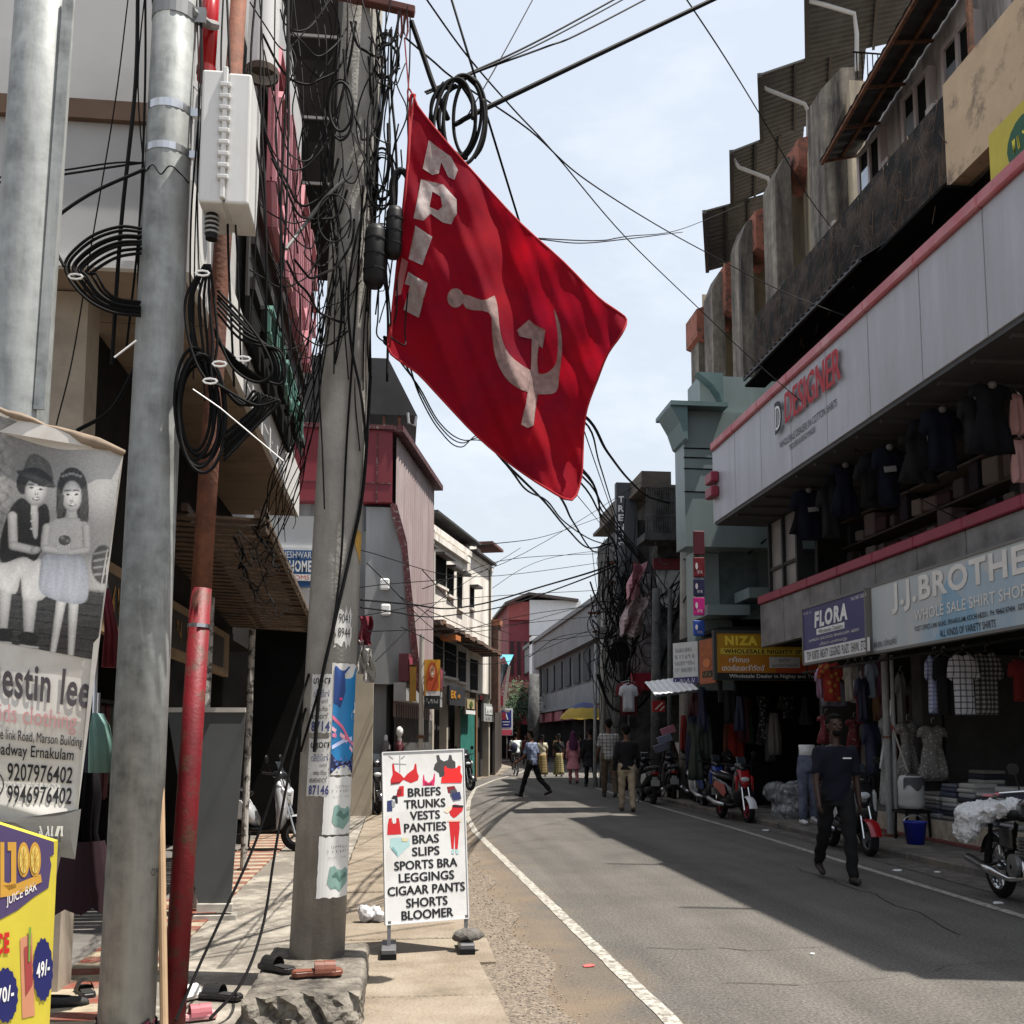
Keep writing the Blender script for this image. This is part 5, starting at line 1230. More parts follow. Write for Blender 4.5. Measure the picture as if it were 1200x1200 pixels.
# cable junction box
a, c = at(232, 236, Y=5.22), at(292, 84, Y=5.22)
jb = thing('junction_box', 'white plastic cable junction box with a hinge strip down its front', 'box', a)
x0, x1, z0, z1 = at(232, 236, Y=5.22).x, at(291, 236, Y=5.22).x, a.z, at(262, 82, Y=5.22).z
PVC = mat('box_pvc', (.62, .62, .61), .4, .05, 2, dirt=(.4, .38, .34), damt=.32, dscale=3, streak=True)
b = MB(); b.box(x0, 5.22, z0, x0 + (x1 - x0) * .48, 5.58, z1); b.box(x0 + (x1 - x0) * .52, 5.22, z0, x1, 5.58, z1 - .01); b.box(x0 + .02, 5.25, z0 + .01, x1 - .02, 5.57, z1 - .03); make('body', b, PVC, jb, bevel=.014, seg=3)
b = MB(); xm = (x0 + x1) / 2 - .005; b.box(xm - .012, 5.2, z0 + .02, xm + .012, 5.23, z1 + .01); make('hinge_strip', b, PVC, jb, bevel=.004)
for i in range(9):
    z = z0 + .12 + i * .064; b = MB(); b.box(xm - .03, 5.195, z, xm + .03, 5.218, z + .028); make('latch', b, mat('latch_pvc', (.5, .5, .49), .4), jb, bevel=.006)
b = MB(); b.tube([V((x0 + .05, 5.35, z0 - .14)), V((x0 + .05, 5.35, z0))], .032, 10); make('gland', b, BLACK, jb)
for i in range(4): b = MB(); b.tube([V((x0 + .05, 5.35, z0 - .11 + i * .026)), V((x0 + .05, 5.35, z0 - .1 + i * .026))], .04, 10); make('gland_ring', b, mat('grey_gland', (.28, .28, .27), .5), jb)
b = MB(); b.bar((x0 - .03, 5.5, z1 - .03), (x0 + .06, 5.5, z1 - .03), .04); b.bar(ax2(78), (x0, 5.5, z1 - .02), .02); make('bracket', b, WHITE, jb)
# wooden broom handle
t = thing('wooden_stick', 'pale wooden stick leaning against the dark red pipe', 'stick', at(192, 1195, Y=5.42)); b = MB(); b.tube([V((at(193, 1200, Y=5.42).x, 5.42, .03)), at(188, 915, Y=5.5)], .02, 10); make('handle', b, mat('pale_wood', (.45, .31, .19), .6, .15, 6), t); b = MB(); b.tube([at(188, 917, Y=5.5), at(188, 911, Y=5.5)], .021, 10); make('cap', b, BLACK, t)

# concrete pole
YP = 6.5
cpT, cpB = at(426, 0, Y=YP), at(371, 1125, Y=YP)
tpc, bsc, ttc = taper_pole('concrete_pole', 'weathered concrete utility pole covered in cables and pasted notices', cpT, .124, cpB, .168, CONC, up=1.6)
def axc(py): return cpB.lerp(cpT, (1125 - py) / 1125)
def rc(py): return .168 + (.124 - .168) * (1125 - py) / 1125
for py in (145, 158): 
    d_ = cpT - cpB; c = axc(py); b = MB(); b.tube([c - d_.normalized() * .012, c + d_.normalized() * .012], rc(py) + .004, 24); make('clamp_band', b, STEEL, tpc)
for px0, py0, px1, py1, nm in ((462, 35, 485, 15, 'x'),):
    pass
b = MB(); b.bar(at(392, -8, Y=6.35), at(486, 14, Y=6.33), .07, .05); make('cross_arm', b, mat('rusty_arm', (.09, .03, .025), .8, .3), tpc, bevel=.006)
for px in (467, 474):
    b = MB(); b.tube([at(px, 12, Y=6.33), at(px - 1, 38, Y=6.33), at(px + 2, 44, Y=6.33), at(px + 4, 36, Y=6.33), at(px + 3, 12, Y=6.33)], .008, 6); make('shackle', b, mat('red_oxide_iron', (.16, .04, .035), .7), tpc)
# posters pasted round the pole
def pole_map(u, v, off=0):
    c = axc(-v); r = rc(-v) + .004 + off; return c + V((r * math.sin(u), -r * math.cos(u), 0))
def hw(py): return rc(py) / YP * 1200
def pu(px, py):
    cxp = 371 + (426 - 371) * (1125 - py) / 1125
    return math.asin(max(-.985, min(.985, (px - cxp) / hw(py))))
def pole_poster(label, px0, px1, py0, py1, m, name='pasted_notice', group=None, rag=0):
    ym = (py0 + py1) / 2; u0, u1 = pu(px0, ym), pu(px1, ym)
    t = thing(name, label, 'poster', pole_map((u0 + u1) / 2, -py1), 0, group)
    cv = Canvas(lambda u, v, off=0: pole_map(u0 + (u1 - u0) * u, -(py1 + (py0 - py1) * v), off), t, .0022)
    r = random.Random(int(px0 * 7 + py0)); pts = []
    for k in range(12): pts.append((k / 12, r.uniform(0, rag)))
    for k in range(12): pts.append((1 - r.uniform(0, rag) * .6, k / 12))
    for k in range(12): pts.append((1 - k / 12, 1 - r.uniform(0, rag)))
    for k in range(12): pts.append((r.uniform(0, rag) * .6, 1 - k / 12))
    cv.poly(pts, m, 0, 'paper', .09)
    return t, cv
PAPER = mat('notice_paper', (.6, .6, .58), .8, .08, 5, dirt=(.42, .4, .36), damt=.36, dscale=8)
BLUEINK = mat('violet_ink', (.06, .07, .18), .7)
for (y0, y1, lab, big, xr, s) in ((815, 880, 'upper white notice with black Malayalam words on the concrete pole, number cut short', '8714', (366, 389), 0), (885, 948, 'lower white notice with Malayalam words and a longer violet number on the concrete pole', '87146', (363, 388), 1)):
    t, cv = pole_poster(lab, xr[0], xr[1], y0, y1, PAPER, rag=.02)
    cv.text('ഗൃ-ന' if not s else 'ഗൃഠന', .1, .78, .95, .93, INK, 1, bold=.02); cv.text('വീട്ടിൽ', .15, .6, .9, .73, BLUEINK, 1); cv.text('വന്ന്', .55, .5, .85, .57, INK, 1)
    cv.line([(.05, .47), (.95, .47)], .012, INK, 1, 'lettering'); cv.text('ആദ്യ', .3, .35, .85, .45, INK, 1); cv.text('ലൈൻ', .15, .24, .9, .34, INK, 1); cv.text(big, .12, .03, .97, .2, BLUEINK, 1, bold=.04); cv.flush()
BLUEP = mat('blue_poster_print', (.02, .2, .46), .45, .15, 3)
t, cv = pole_poster('bright blue festival poster with pink streaks and a white torn top', 387, 417, 803, 926, PAPER, rag=.012)
cv.rect(.08, .02, .96, .97, BLUEP, 1, 'picture', .12)
cv.poly([(.08, .97), (.08, .65), (.3, .6), (.45, .75), (.4, .9), (.6, .97)], mat('navy_poster_print', (.015, .05, .2), .5), 2, 'picture', .12)
cv.rect(.08, .02, .96, .2, mat('crowd_print', (.02, .025, .08), .5), 2, 'picture', .12)
for i in range(14): cv.ell(.14 + .06 * i % .8, .06 + .11 * ((i * 37) % 10) / 10, .04, .012, paint(90, 110, 170), 3, 'picture', 8)
for i, (a, c_) in enumerate((((.08, .52), (.7, .3)), ((.08, .42), (.85, .22)), ((.1, .36), (.9, .28)), ((.1, .25), (.8, .33)))): cv.line([a, ((a[0] + c_[0]) / 2, (a[1] + c_[1]) / 2 + .02), c_], .035, paint(*((220, 110, 140), (235, 180, 190), (210, 120, 150), (190, 200, 235))[i]), 3, 'picture')
cv.poly([(.78, .56), (.95, .56), (.95, .64), (.86, .66), (.9, .6)], WHITE, 3, 'picture'); cv.scribble(.72, .5, .95, .55, WHITE, 3, n=3); cv.ell(.3, .68, .05, .012, paint(210, 60, 120), 3, 'picture', 8)
cv.flush()
for (xa, xb, y0, y1, lab) in ((380, 412, 926, 990, 'upper white flyer with a pale green sofa picture below the blue poster'), (374, 410, 990, 1056, 'lower white flyer with a pale green sofa picture, lowest paper on the pole')):
    t, cv = pole_poster(lab, xa, xb, y0, y1, mat('flyer_paper', (.66, .66, .64), .7, .05, 5), rag=.03)
    cv.scribble(.3, .8, .85, .84, INK, 1, n=9); cv.scribble(.2, .73, .92, .77, INK, 1, n=12); cv.scribble(.25, .64, .5, .67, GL, 1, n=6); cv.scribble(.6, .64, .85, .67, GL, 1, n=6)
    cv.poly([(.25, .25), (.3, .5), (.42, .52), (.5, .46), (.8, .48), (.92, .42), (.9, .25), (.6, .1), (.35, .16)], paint(126, 158, 150), 1, 'picture', .12)
    cv.poly([(.36, .36), (.46, .42), (.78, .4), (.85, .34), (.6, .26)], paint(88, 120, 112), 2, 'picture'); cv.flush()
t, cv = pole_poster('remains of a torn white notice with digits near the middle of the pole', 392, 411, 738, 790, PAPER, rag=.22)
cv.text('9041', .2, .6, .8, .8, INK, 1); cv.text('8944', .2, .3, .85, .5, INK, 1); cv.flush()
t = thing('paint_patch', 'ochre paint smear on the concrete pole above the torn notice', 'paint mark', axc(690)); cv = Canvas(pole_map, t, .002)
cv.poly([(pu(412, 660), -650), (pu(421, 660), -655), (pu(421, 690), -690), (pu(414, 690), -672)], mat('ochre_paint', (.4, .24, .05), .8, .3, 12), 1, 'paint', .15); cv.flush()
# conduits running down the pole
for pts, r, lab in ((((430, 470), (421, 600), (408, 680), (392, 760), (378, 830), (372, 900)), .012, 'black cable strapped down the left face of the concrete pole'), (((424, 250), (414, 420), (405, 560), (398, 700), (384, 800), (358, 900)), .008, 'thin grey wire wandering down the middle of the concrete pole')):
    b = MB(); b.tube(spline([pole_map(pu(x, y), -y, .02) for x, y in pts]), r, 6); tag(make('pole_cable', b, CABLE), lab, 'cable')

# broken plinth at its foot
b = MB(); pa, pb = at(292, 1140, Y=5.75), at(428, 1140, Y=6.0)
b.box(pa.x, 5.45, -.1, pb.x, 6.85, .19)
bb = remesh(b, .03, 2)
for v in bb.v:
    k = math.sin(v.x * 19 + v.y * 7) * math.sin(v.z * 23 + v.x * 11) * .5 + math.sin(v.x * 53 + v.z * 47 + v.y * 31) * .3
    v += noise.noise_vector(v * 11) * (.024 if v.y < 5.62 and v.z < .15 else .006)
    if v.y < 5.6: v.y += .07 * k + .05 * max(0, v.z) / .19 + RN.uniform(-.012, .012)
    v.z += .004 * k * (1 if v.z > .1 else 0); v.x += .008 * k
tag(make('broken_plinth', bb, mat('broken_concrete', (.2, .18, .15), .95, .3, 6, bump=1.0, bscale=40, dirt=(.045, .038, .033), damt=.52, dscale=5)), 'rough broken concrete plinth around the foot of the utility pole', 'plinth')

# ------------------------------------------------------------------ footwear
def sandal(label, px, py, z, rz, m, strap, L_=.26, kindn='sandal', tilt=0):
    p = at(px, py, Z=z); t = thing(kindn, label, kindn.replace('_', ' '), p, rz, 'footwear left round the poles')
    out = [(-.5, -.1), (-.5, .1), (-.42, .16), (-.2, .13), (.1, .15), (.32, .2), (.47, .14), (.5, 0), (.46, -.13), (.3, -.18), (.1, -.14), (-.2, -.12), (-.42, -.16)]
    b = MB(); b.prism([(x * L_, y * L_) for x, y in out], (0, 0, 0), (1, 0, 0), (0, 1, 0), (0, 0, 1), .028); make('sole', b, m, t, bevel=.005, local=True)
    b = MB(); b.prism([(x * L_ * .93, y * L_ * .9) for x, y in out], (0, 0, .0285), (1, 0, 0), (0, 1, 0), (0, 0, 1), .004); make('footbed', b, mat(m.name + '_bed', tuple(min(1, c * 1.6) for c in (m.node_tree.nodes['Mix'].inputs['A'].default_value[:3])), .8), t, local=True)
    for x0 in (.05, .24):
        gr = []
        for k in range(9):
            a = math.pi * k / 8; y = math.cos(a) * .17 * L_; z_ = .02 + math.sin(a) * .06
            gr.append([(x0 * L_ - .03, y, z_), (x0 * L_ + .03, y, z_ * .96)])
        b = MB(); b.sheet(gr); make('strap', b, strap, t, local=True)
    return t
LBR = mat('brown_leather', (.14, .045, .025), .5, .25, 12); LBK = mat('black_leather', (.018, .017, .017), .5, .3, 12)
sandal('black slide sandal on the plinth against the left of the pole', 324, 1137, .2, 2.4, LBK, LBK)
sandal('tan brown slide sandal on the plinth in front of the pole', 372, 1143, .2, .12, LBR, LBR, .28)
sandal('black strappy sandal lying between the red pipe and the plinth', 258, 1170, .04, 2.7, LBK, LBK, .27)
sandal('pink slipper at the very foot of the red pipe', 226, 1195, .04, .4, mat('pink_rubber', (.5, .25, .26), .6), mat('pink_strap', (.35, .1, .12), .6), .25, 'slipper')
sandal('white slipper beside the pink slipper by the red pipe', 215, 1172, .04, .9, mat('white_rubber', (.55, .52, .48), .6), WHITE, .25, 'slipper')
sandal('black strappy sandal left of the galvanized pole by the juice board', 100, 1165, .04, 2.0, LBK, LBK, .26)
def pump(label, px, py, z, rz, m):
    p = at(px, py, Z=z); t = thing('shoe', label, 'shoe', p, rz, 'footwear left round the poles')
    b = MB(); b.loft([(-.13, 0, .03, .008, .015), (-.125, 0, .04, .028, .035), (-.05, 0, .035, .032, .03), (.03, 0, .03, .036, .028), (.09, 0, .025, .036, .024), (.125, 0, .02, .024, .016), (.135, 0, .018, .008, .008)], 'x', 16, 2.2); make('upper', b, m, t, smooth=True, local=True)
    b = MB(); b.loft([(-.11, 0, .069, .006, .003), (-.1, 0, .068, .022, .003), (-.03, 0, .062, .024, .004), (.03, 0, .056, .02, .004), (.045, 0, .054, .005, .003)], 'x', 14, 2.2); make('opening', b, DARK, t, local=True)
    b = MB(); b.prism([(-.135, -.03), (.0, -.036), (.1, -.036), (.137, 0), (.1, .036), (0, .036), (-.135, .03)], (0, 0, 0), (1, 0, 0), (0, 1, 0), (0, 0, 1), .012); make('sole', b, RUBBER, t, local=True)
pump('black closed shoe lying in front of the broken plinth, the left of two', 327, 1188, .05, .15, LBK)
pump('black closed shoe with its toe turned up, right of the other before the plinth', 376, 1186, .05, 1.2, LBK)
pump('black and white shoe beside the juice bar board', 73, 1180, .04, .2, mat('shoe_canvas', (.03, .03, .032), .7))

# ------------------------------------------------------------------ kids clothing banner
Yban = lambda x, y: 4.32 + 0.016 * math.sin(x * .03 + y * .012) + .008 * math.sin(y * .05) + (.00045 * max(0, y - 930) * -1)
def bm_px(u, v, off=0): return at(u, -v, Y=Yban(u, -v) - off)
def bm_ab(a, b_, off=0):
    b2 = 1 - b_; xr = 145 - 55 * b2; y0 = 480 + 480 * b2; yr = 530 + 430 * b2
    return bm_px(a * xr, -(y0 + (yr - y0) * a), off)
bn = thing('hanging_banner', 'white kids clothing banner with a grey photograph of two seated children', 'banner', bm_ab(.2, 0))
VINYL = mat('banner_vinyl', (.55, .53, .5), .6, .07, 1.5, bump=.12, bscale=5, dirt=(.4, .36, .31), damt=.44, dscale=1.6)
cv = Canvas(bm_ab, bn, .003); cv.rect(-1.1, -.02, 1, 1, VINYL, 0, 'cloth', .06)
cv.text('Destin lee', -.17, .3, .97, .395, mat('banner_dark_ink', (.05, .04, .045), .6), 2, bold=.02)
cv.text('kids clothing', -.1, .225, .86, .285, mat('banner_pink_ink', (.48, .24, .24), .6), 2)
cv.text('Post Office link Road, Marson Building,', -.33, .188, .97, .222, INK, 2); cv.text('Broadway Ernakulam', -.17, .148, .87, .187, INK, 2, bold=.01)
cv.text('9207976402', .09, .095, .88, .14, INK, 2, bold=.015); cv.text('9946976402', .09, .04, .9, .085, INK, 2, bold=.015)
cv.poly([(.1 * 0 - .06 + .11 * math.cos(k * .4), .085 + .03 * math.sin(k * .4)) for k in range(16)], INK, 2, 'phone_icon', holes=[[(-.06 + .095 * math.cos(k * .4), .085 + .026 * math.sin(k * .4)) for k in range(16)]])
cv.flush()
# the printed black and white photograph: tones worked out on a fine grid and kept as the print's own colour
NA, NB = 210, 210
ga = [-1.1 + 2.085 * i / (NA - 1) for i in range(NA)]; gb = [.433 + .552 * j / (NB - 1) for j in range(NB)]
A_, B_ = np.meshgrid(np.array(ga), np.array(gb)); b2_ = 1 - B_
PX = A_ * (145 - 55 * b2_); PY = 480 + 480 * b2_ + (50 - 50 * b2_) * A_
CX, CY = PX * 2.22, (PY - 470) * 2.22
rg = np.random.default_rng(3)
def smooth_noise(fx, fy, s): return sum(np.sin(CX * fx * k + s * k * 1.7 + 1.3 * np.sin(CY * fy * k * .7 + s)) * np.cos(CY * fy * k - s * .6 * k) / k for k in (1, 2, 3)) / 2
IM = .4 + .0005 * CX + .05 * smooth_noise(.02, .013, 2) + .1 * np.exp(-((CX - 270) / 50) ** 2)
fol = 1 / (1 + np.exp((CX - 20 - .05 * CY) / 9)); IM = IM * (1 - fol) + (.46 + .16 * smooth_noise(.16, .14, 5)) * fol
fl_ = 1 / (1 + np.exp(-(CY - 462 - .13 * CX) / 3)); pl_ = .17 + .05 * smooth_noise(.01, .2, 1) - .1 * (((CY - .13 * CX) % 31) < 3.2); IM = IM * (1 - fl_) + pl_ * fl_
TINT = np.zeros_like(IM)
def put(mask, val, tint=0.0):
    global IM, TINT
    IM = IM * (1 - mask) + val * mask; TINT = TINT * (1 - mask) + tint * mask
def E(cx, cy, rx, ry, v, rot=0, sh=.3, w=.12, tint=0):
    c, q = math.cos(rot), math.sin(rot); dx, dy = CX - cx, CY - cy; u, t = (dx * c + dy * q) / rx, (-dx * q + dy * c) / ry; d = np.sqrt(u * u + t * t)
    put(np.clip((1 - d) / w + .5, 0, 1), v * (1 - sh * np.clip(d, 0, 1) ** 2 + .22 * sh * (u * .7 - t * .6)), tint)
def LN(p, q, r0, r1, v, sh=.32, tint=0):
    dx, dy = q[0] - p[0], q[1] - p[1]; l2 = dx * dx + dy * dy; t = np.clip(((CX - p[0]) * dx + (CY - p[1]) * dy) / l2, 0, 1); ex, ey = CX - p[0] - t * dx, CY - p[1] - t * dy
    r = r0 + (r1 - r0) * t; d = np.sqrt(ex * ex + ey * ey) / r; put(np.clip((1 - d) * r / 2.2 + .5, 0, 1), v * (1 - sh * np.clip(d, 0, 1) ** 2 + .25 * sh * (ex - ey) / r), tint)
def PG(pts, v, folds=.06, fx=.22, fy=.03, tint=0, sh=.2):
    ins = np.zeros(CX.shape, bool); dm = np.full(CX.shape, 1e9); n_ = len(pts)
    for k in range(n_):
        (x0, y0), (x1, y1) = pts[k], pts[(k + 1) % n_]; dx, dy = x1 - x0, y1 - y0
        if abs(dy) > 1e-6: ins ^= ((y0 > CY) != (y1 > CY)) & (CX < x0 + (CY - y0) * dx / dy)
        t = np.clip(((CX - x0) * dx + (CY - y0) * dy) / (dx * dx + dy * dy + 1e-9), 0, 1); dm = np.minimum(dm, np.hypot(CX - x0 - t * dx, CY - y0 - t * dy))
    d = np.where(ins, dm, -dm); put(np.clip(d / 2.4 + .5, 0, 1), v * (1 - sh * np.exp(-np.clip(d, 0, 99) / 7)) + folds * smooth_noise(fx, fy, 3 + v * 9), tint)
RP = lambda pts: [(p.x, p.y) for p in spline([V((a, b_, 0)) for a, b_ in pts], 4, True)]
# woven basket at the right
E(268, 425, 30, 50, .3); 
for k in range(4): LN((245, 398 + k * 18), (288, 388 + k * 20), 3.5, 3.5, .55)
# boy
LN((78, 515), (74, 600), 20, 13, .72); LN((14, 485), (8, 590), 18, 12, .7)
E(74, 617, 27, 17, .1, .15); E(8, 608, 26, 17, .1); LN((52, 636), (98, 642), 3, 3, .75); LN((-14, 626), (28, 630), 3, 3, .75)
PG(RP([(-20, 430), (5, 420), (70, 406), (112, 420), (120, 508), (62, 518), (54, 462), (40, 502), (-10, 486)]), .78, .07, .12, .05)
PG(RP([(56, 252), (22, 290), (0, 370), (6, 420), (60, 404), (96, 412), (128, 320), (120, 268), (92, 278)]), .09, .02)
PG(RP([(80, 270), (98, 276), (98, 350), (86, 350)]), .8, .03)
for y in (292, 312, 332): E(82, y, 3.2, 3.2, .85)
LN((32, 300), (34, 372), 13, 12, .8); LN((34, 376), (86, 388), 12, 11, .76); E(92, 388, 14, 10, .7, -.3)
E(60, 214, 17, 28, .12); E(93, 234, 28, 38, .8, .12, .34)
E(82, 226, 5, 2.6, .06, .1); E(106, 229, 5, 2.6, .06, .1); LN((74, 217), (88, 217), 1.6, 1.6, .2); LN((100, 219), (113, 222), 1.6, 1.6, .2); E(95, 242, 5, 3.4, .52); E(95, 237, 3, 8, .84)
E(94, 254, 10, 4.6, .3, .12, 0); E(94, 253, 8, 2.4, .84, .12, 0)
PG(RP([(62, 190), (72, 148), (90, 137), (112, 147), (132, 168), (136, 214), (98, 196)]), .27, .05, .3, .1); PG(RP([(60, 178), (100, 174), (134, 200), (136, 218), (96, 196), (60, 190)]), .12, .01); E(94, 203, 54, 11, .24, .38, .5)
# girl
PG(RP([(148, 300), (149, 220), (168, 180), (196, 174), (222, 200), (230, 260), (228, 318), (206, 326), (190, 290), (160, 306)]), .13, .06, .5, .02)
LN((162, 505), (138, 650), 14, 8, .8); LN((192, 518), (184, 658), 14, 8, .78)
LN((186, 280), (186, 312), 13, 18, .7)
PG(RP([(130, 314), (166, 304), (212, 306), (230, 326), (224, 400), (122, 398), (108, 350)]), .72, .04, .15, .1); LN((122, 330), (116, 380), 12, 11, .78); LN((224, 330), (226, 384), 11, 10, .76)
PG(RP([(124, 394), (214, 402), (230, 505), (196, 528), (110, 502), (104, 440)]), .64, .075, .14, .015, 1)
LN((118, 384), (158, 392), 11, 9, .8); LN((224, 388), (182, 394), 10, 9, .78)
for k in range(5): LN((150 + 7 * k, 372 + 3 * (k % 2)), (156 + 6 * k, 396), 3.6, 3, .82)
E(168, 362, 16, 13, .3); E(162, 356, 6, 5, .5); E(176, 364, 6, 5, .46)
E(187, 248, 26, 41, .83, 0, .34)
for k in range(9): LN((166 + 4.4 * k, 206 - 1.6 * (4 - abs(k - 4))), (160 + 6 * k, 188), 2.6, 2.2, .12 + .05 * (k % 2))
for k in range(6): E(164 + 9 * k, 196 - 3.2 * (2.6 - abs(k - 2.5)), 5, 4, .48)
E(177, 243, 5, 2.6, .06); E(198, 243, 5, 2.6, .06); LN((169, 233), (183, 232), 1.5, 1.5, .24); LN((192, 232), (206, 233), 1.5, 1.5, .24); E(187, 259, 5, 3, .56); E(187, 252, 2.6, 8, .88)
E(188, 270, 9.5, 4.6, .34, 0, 0); E(188, 269, 7.5, 2.4, .86, 0, 0)
for k in range(8): LN((152 + 2 * k, 226 + 3 * k), (150 + 1.5 * k, 300), 1.4, 1.4, .25); LN((214 + 1.6 * k, 230), (210 + 2.4 * k, 312), 1.3, 1.3, .22)
IM = IM + .025 * rg.standard_normal(IM.shape) + .07 * np.clip(smooth_noise(.013, .006, 8), 0, 1) * (CX > 180)
IM = np.clip(IM, .03, .95) ** 1.75 * .78
me_ = bpy.data.meshes.new('photograph'); pts_ = [wm(bn).inverted() @ bm_ab(ga[i], gb[j], .003) for j in range(NB) for i in range(NA)]
me_.from_pydata([tuple(p) for p in pts_], [], [(j * NA + i, j * NA + i + 1, (j + 1) * NA + i + 1, (j + 1) * NA + i) for j in range(NB - 1) for i in range(NA - 1)])
ca = me_.color_attributes.new('print', 'FLOAT_COLOR', 'POINT'); buf = np.ones((NB * NA, 4), np.float32); fv = IM.ravel(); tv = TINT.ravel()
buf[:, 0] = fv * (1.02 - .07 * tv); buf[:, 1] = fv; buf[:, 2] = fv * (.96 + .14 * tv); ca.data.foreach_set('color', buf.ravel())
pm_ = mat('photo_print', (.5, .5, .5), .55, .05); vn = pm_.node_tree.nodes.new('ShaderNodeVertexColor'); vn.layer_name = 'print'; pm_.node_tree.links.new(vn.outputs['Color'], pm_.node_tree.nodes['Principled BSDF'].inputs['Base Color'])
me_.materials.append(pm_); me_.polygons.foreach_set('use_smooth', [True] * len(me_.polygons)); po_ = bpy.data.objects.new('photograph', me_); COL.objects.link(po_); po_.parent = bn
# rolled top hem and dark foot strip of the banner
b = MB(); b.tube([bm_ab(-1.1 + k * .105, 1.0, .006) + V((0, 0, .004 * math.sin(k * 2.1))) for k in range(21)], [.012 + .004 * math.sin(k * 1.7) + (.016 if k in (17, 18) else 0) for k in range(21)], 8); make('rolled_hem', b, mat('hem_brown', (.24, .18, .13), .8, .3, 6), bn, smooth=True)
cv = Canvas(lambda u, v, off=0: bm_px(u, v, .01 + off), bn, .004)
cv.poly([(-160, -930), (0, -958), (30, -958), (95, -948), (88, -1007), (65, -1003), (48, -985), (20, -965), (-160, -965)], mat('grey_foot_strip', (.13, .125, .12), .7, .2), 1, 'foot_strip', 12)
cv.scribble(45, -980, 78, -968, paint(190, 188, 184), 2, n=5); cv.flush()
# ------------------------------------------------------------------ juice board
Yj = lambda x: 4.12 + .0016 * x
_ja, _jb = at(-140, 1000, Y=Yj(-140)), at(63, 1000, Y=Yj(63)); _jn = V((_jb.y - _ja.y, _ja.x - _jb.x, 0)).normalized()
def jm(u, v, off=0):
    o = V((0, 0, CAM_H)); d = at(u, -v, Y=4) - o; return o + d * ((_ja - o).dot(_jn) / d.dot(_jn)) + _jn * off
jt = thing('advert_board', 'yellow and purple juice bar board standing at the lower left corner', 'board', (at(0, 1200, Y=4.12).x, 4.15, .03))
J = lambda pts: [(x / 3, -(800 + y / 3)) for x, y in pts]
cv = Canvas(jm, jt, .0022)
YEL = mat('juice_yellow', (.55, .46, .045), .45, .12, 3); PUR = mat('juice_purple', (.065, .045, .12), .45, .15, 3); ORA = mat('juice_orange', (.5, .27, .04), .45, .15, 4)
b = MB(); tl, tr_ = jm(-140, -922), jm(63, -986); bl_, br_ = jm(-140, -922), jm(63, -986)
for p in (bl_, br_): p.z = .06
k = V((0, .05, 0)); b.add([bl_, br_, tr_, tl, bl_ + k, br_ + k, tr_ + k, tl + k], [(0, 1, 2, 3), (7, 6, 5, 4), (0, 4, 5, 1), (1, 5, 6, 2), (2, 6, 7, 3), (3, 7, 4, 0)]); make('board', b, YEL, jt)
b = MB(); b.box(br_.x - .04, br_.y, 0.02, br_.x, br_.y + .05, .06); make('foot', b, RUST, jt)
cv.poly(J([(-400, 380), (0, 498), (189, 560), (189, 604), (174, 612), (180, 640), (170, 720), (120, 752), (60, 800), (0, 832), (-400, 860)]), PUR, 1, 'printed_ground', 12)
cv.poly(J([(0, 560), (14, 560), (14, 715), (0, 715)]), ORA, 2, 'lettering'); cv.poly(J([(26, 560), (56, 560), (56, 720), (30, 730), (14, 715), (14, 700), (28, 705), (38, 700), (38, 590), (26, 590)]), ORA, 2, 'lettering')
for cx in (82, 122):
    cv.poly(J([(cx + 21 * math.cos(t), 622 + 62 * math.sin(t)) for t in [k * .3 for k in range(21)]]), ORA, 2, 'lettering')
    cv.poly(J([(cx + 15 * math.cos(t), 622 + 48 * math.sin(t)) for t in [k * .3 for k in range(21)]]), mat('citrus', (.62, .47, .12), .4), 3, 'lettering')
    for q in range(4): cv.line(J([(cx - 14 * math.cos(q * .8), 622 - 45 * math.sin(q * .8)), (cx + 14 * math.cos(q * .8), 622 + 45 * math.sin(q * .8))]), .8, ORA, 4, 'lettering')
cv.poly(J([(0, 715), (60, 705), (142, 672), (146, 700), (60, 745), (0, 755)]), ORA, 2, 'underline')
vs, fs, asp = text_tris('JUICE BAR', .01)
cv.tri([((22 + 106 * x) / 3, -(800 + (792 - 55 * x - 40 * y) / 3)) for x, y in vs], fs, 2, paint(225, 220, 215), 'lettering')
vs, fs, asp = text_tris('ICE', .05)
cv.tri([((-28 + 60 * x) / 3, -(800 + (960 - 10 * x - 75 * y) / 3)) for x, y in vs], fs, 2, paint(190, 30, 30), 'lettering')
for cx, cy, rx_, ry_, s in ((150, 1008, 33, 105, '49/-'), (18, 1098, 42, 92, '70/-')):
    cv.poly(J([(cx + rx_ * (1 + .09 * (k % 2)) * math.cos(k * math.pi / 16), cy + ry_ * (1 + .09 * (k % 2)) * math.sin(k * math.pi / 16)) for k in range(32)]), paint(24, 28, 90), 2, 'price_badge')
    vs, fs, asp = text_tris(s, .03); cv.tri([((cx - rx_ * .7 + rx_ * 1.4 * x) / 3, -(800 + (cy + 34 - 20 * x - 55 * y) / 3)) for x, y in vs], fs, 3, WHITE, 'lettering')
cv.poly(J([(70, 900), (112, 880), (122, 1170), (78, 1180)]), paint(190, 130, 100), 1, 'picture'); cv.poly(J([(84, 930), (108, 920), (114, 1060), (90, 1100)]), paint(150, 60, 60), 2, 'picture'); cv.poly(J([(100, 860), (108, 858), (104, 980), (98, 980)]), paint(110, 150, 60), 3, 'picture')
cv.flush()
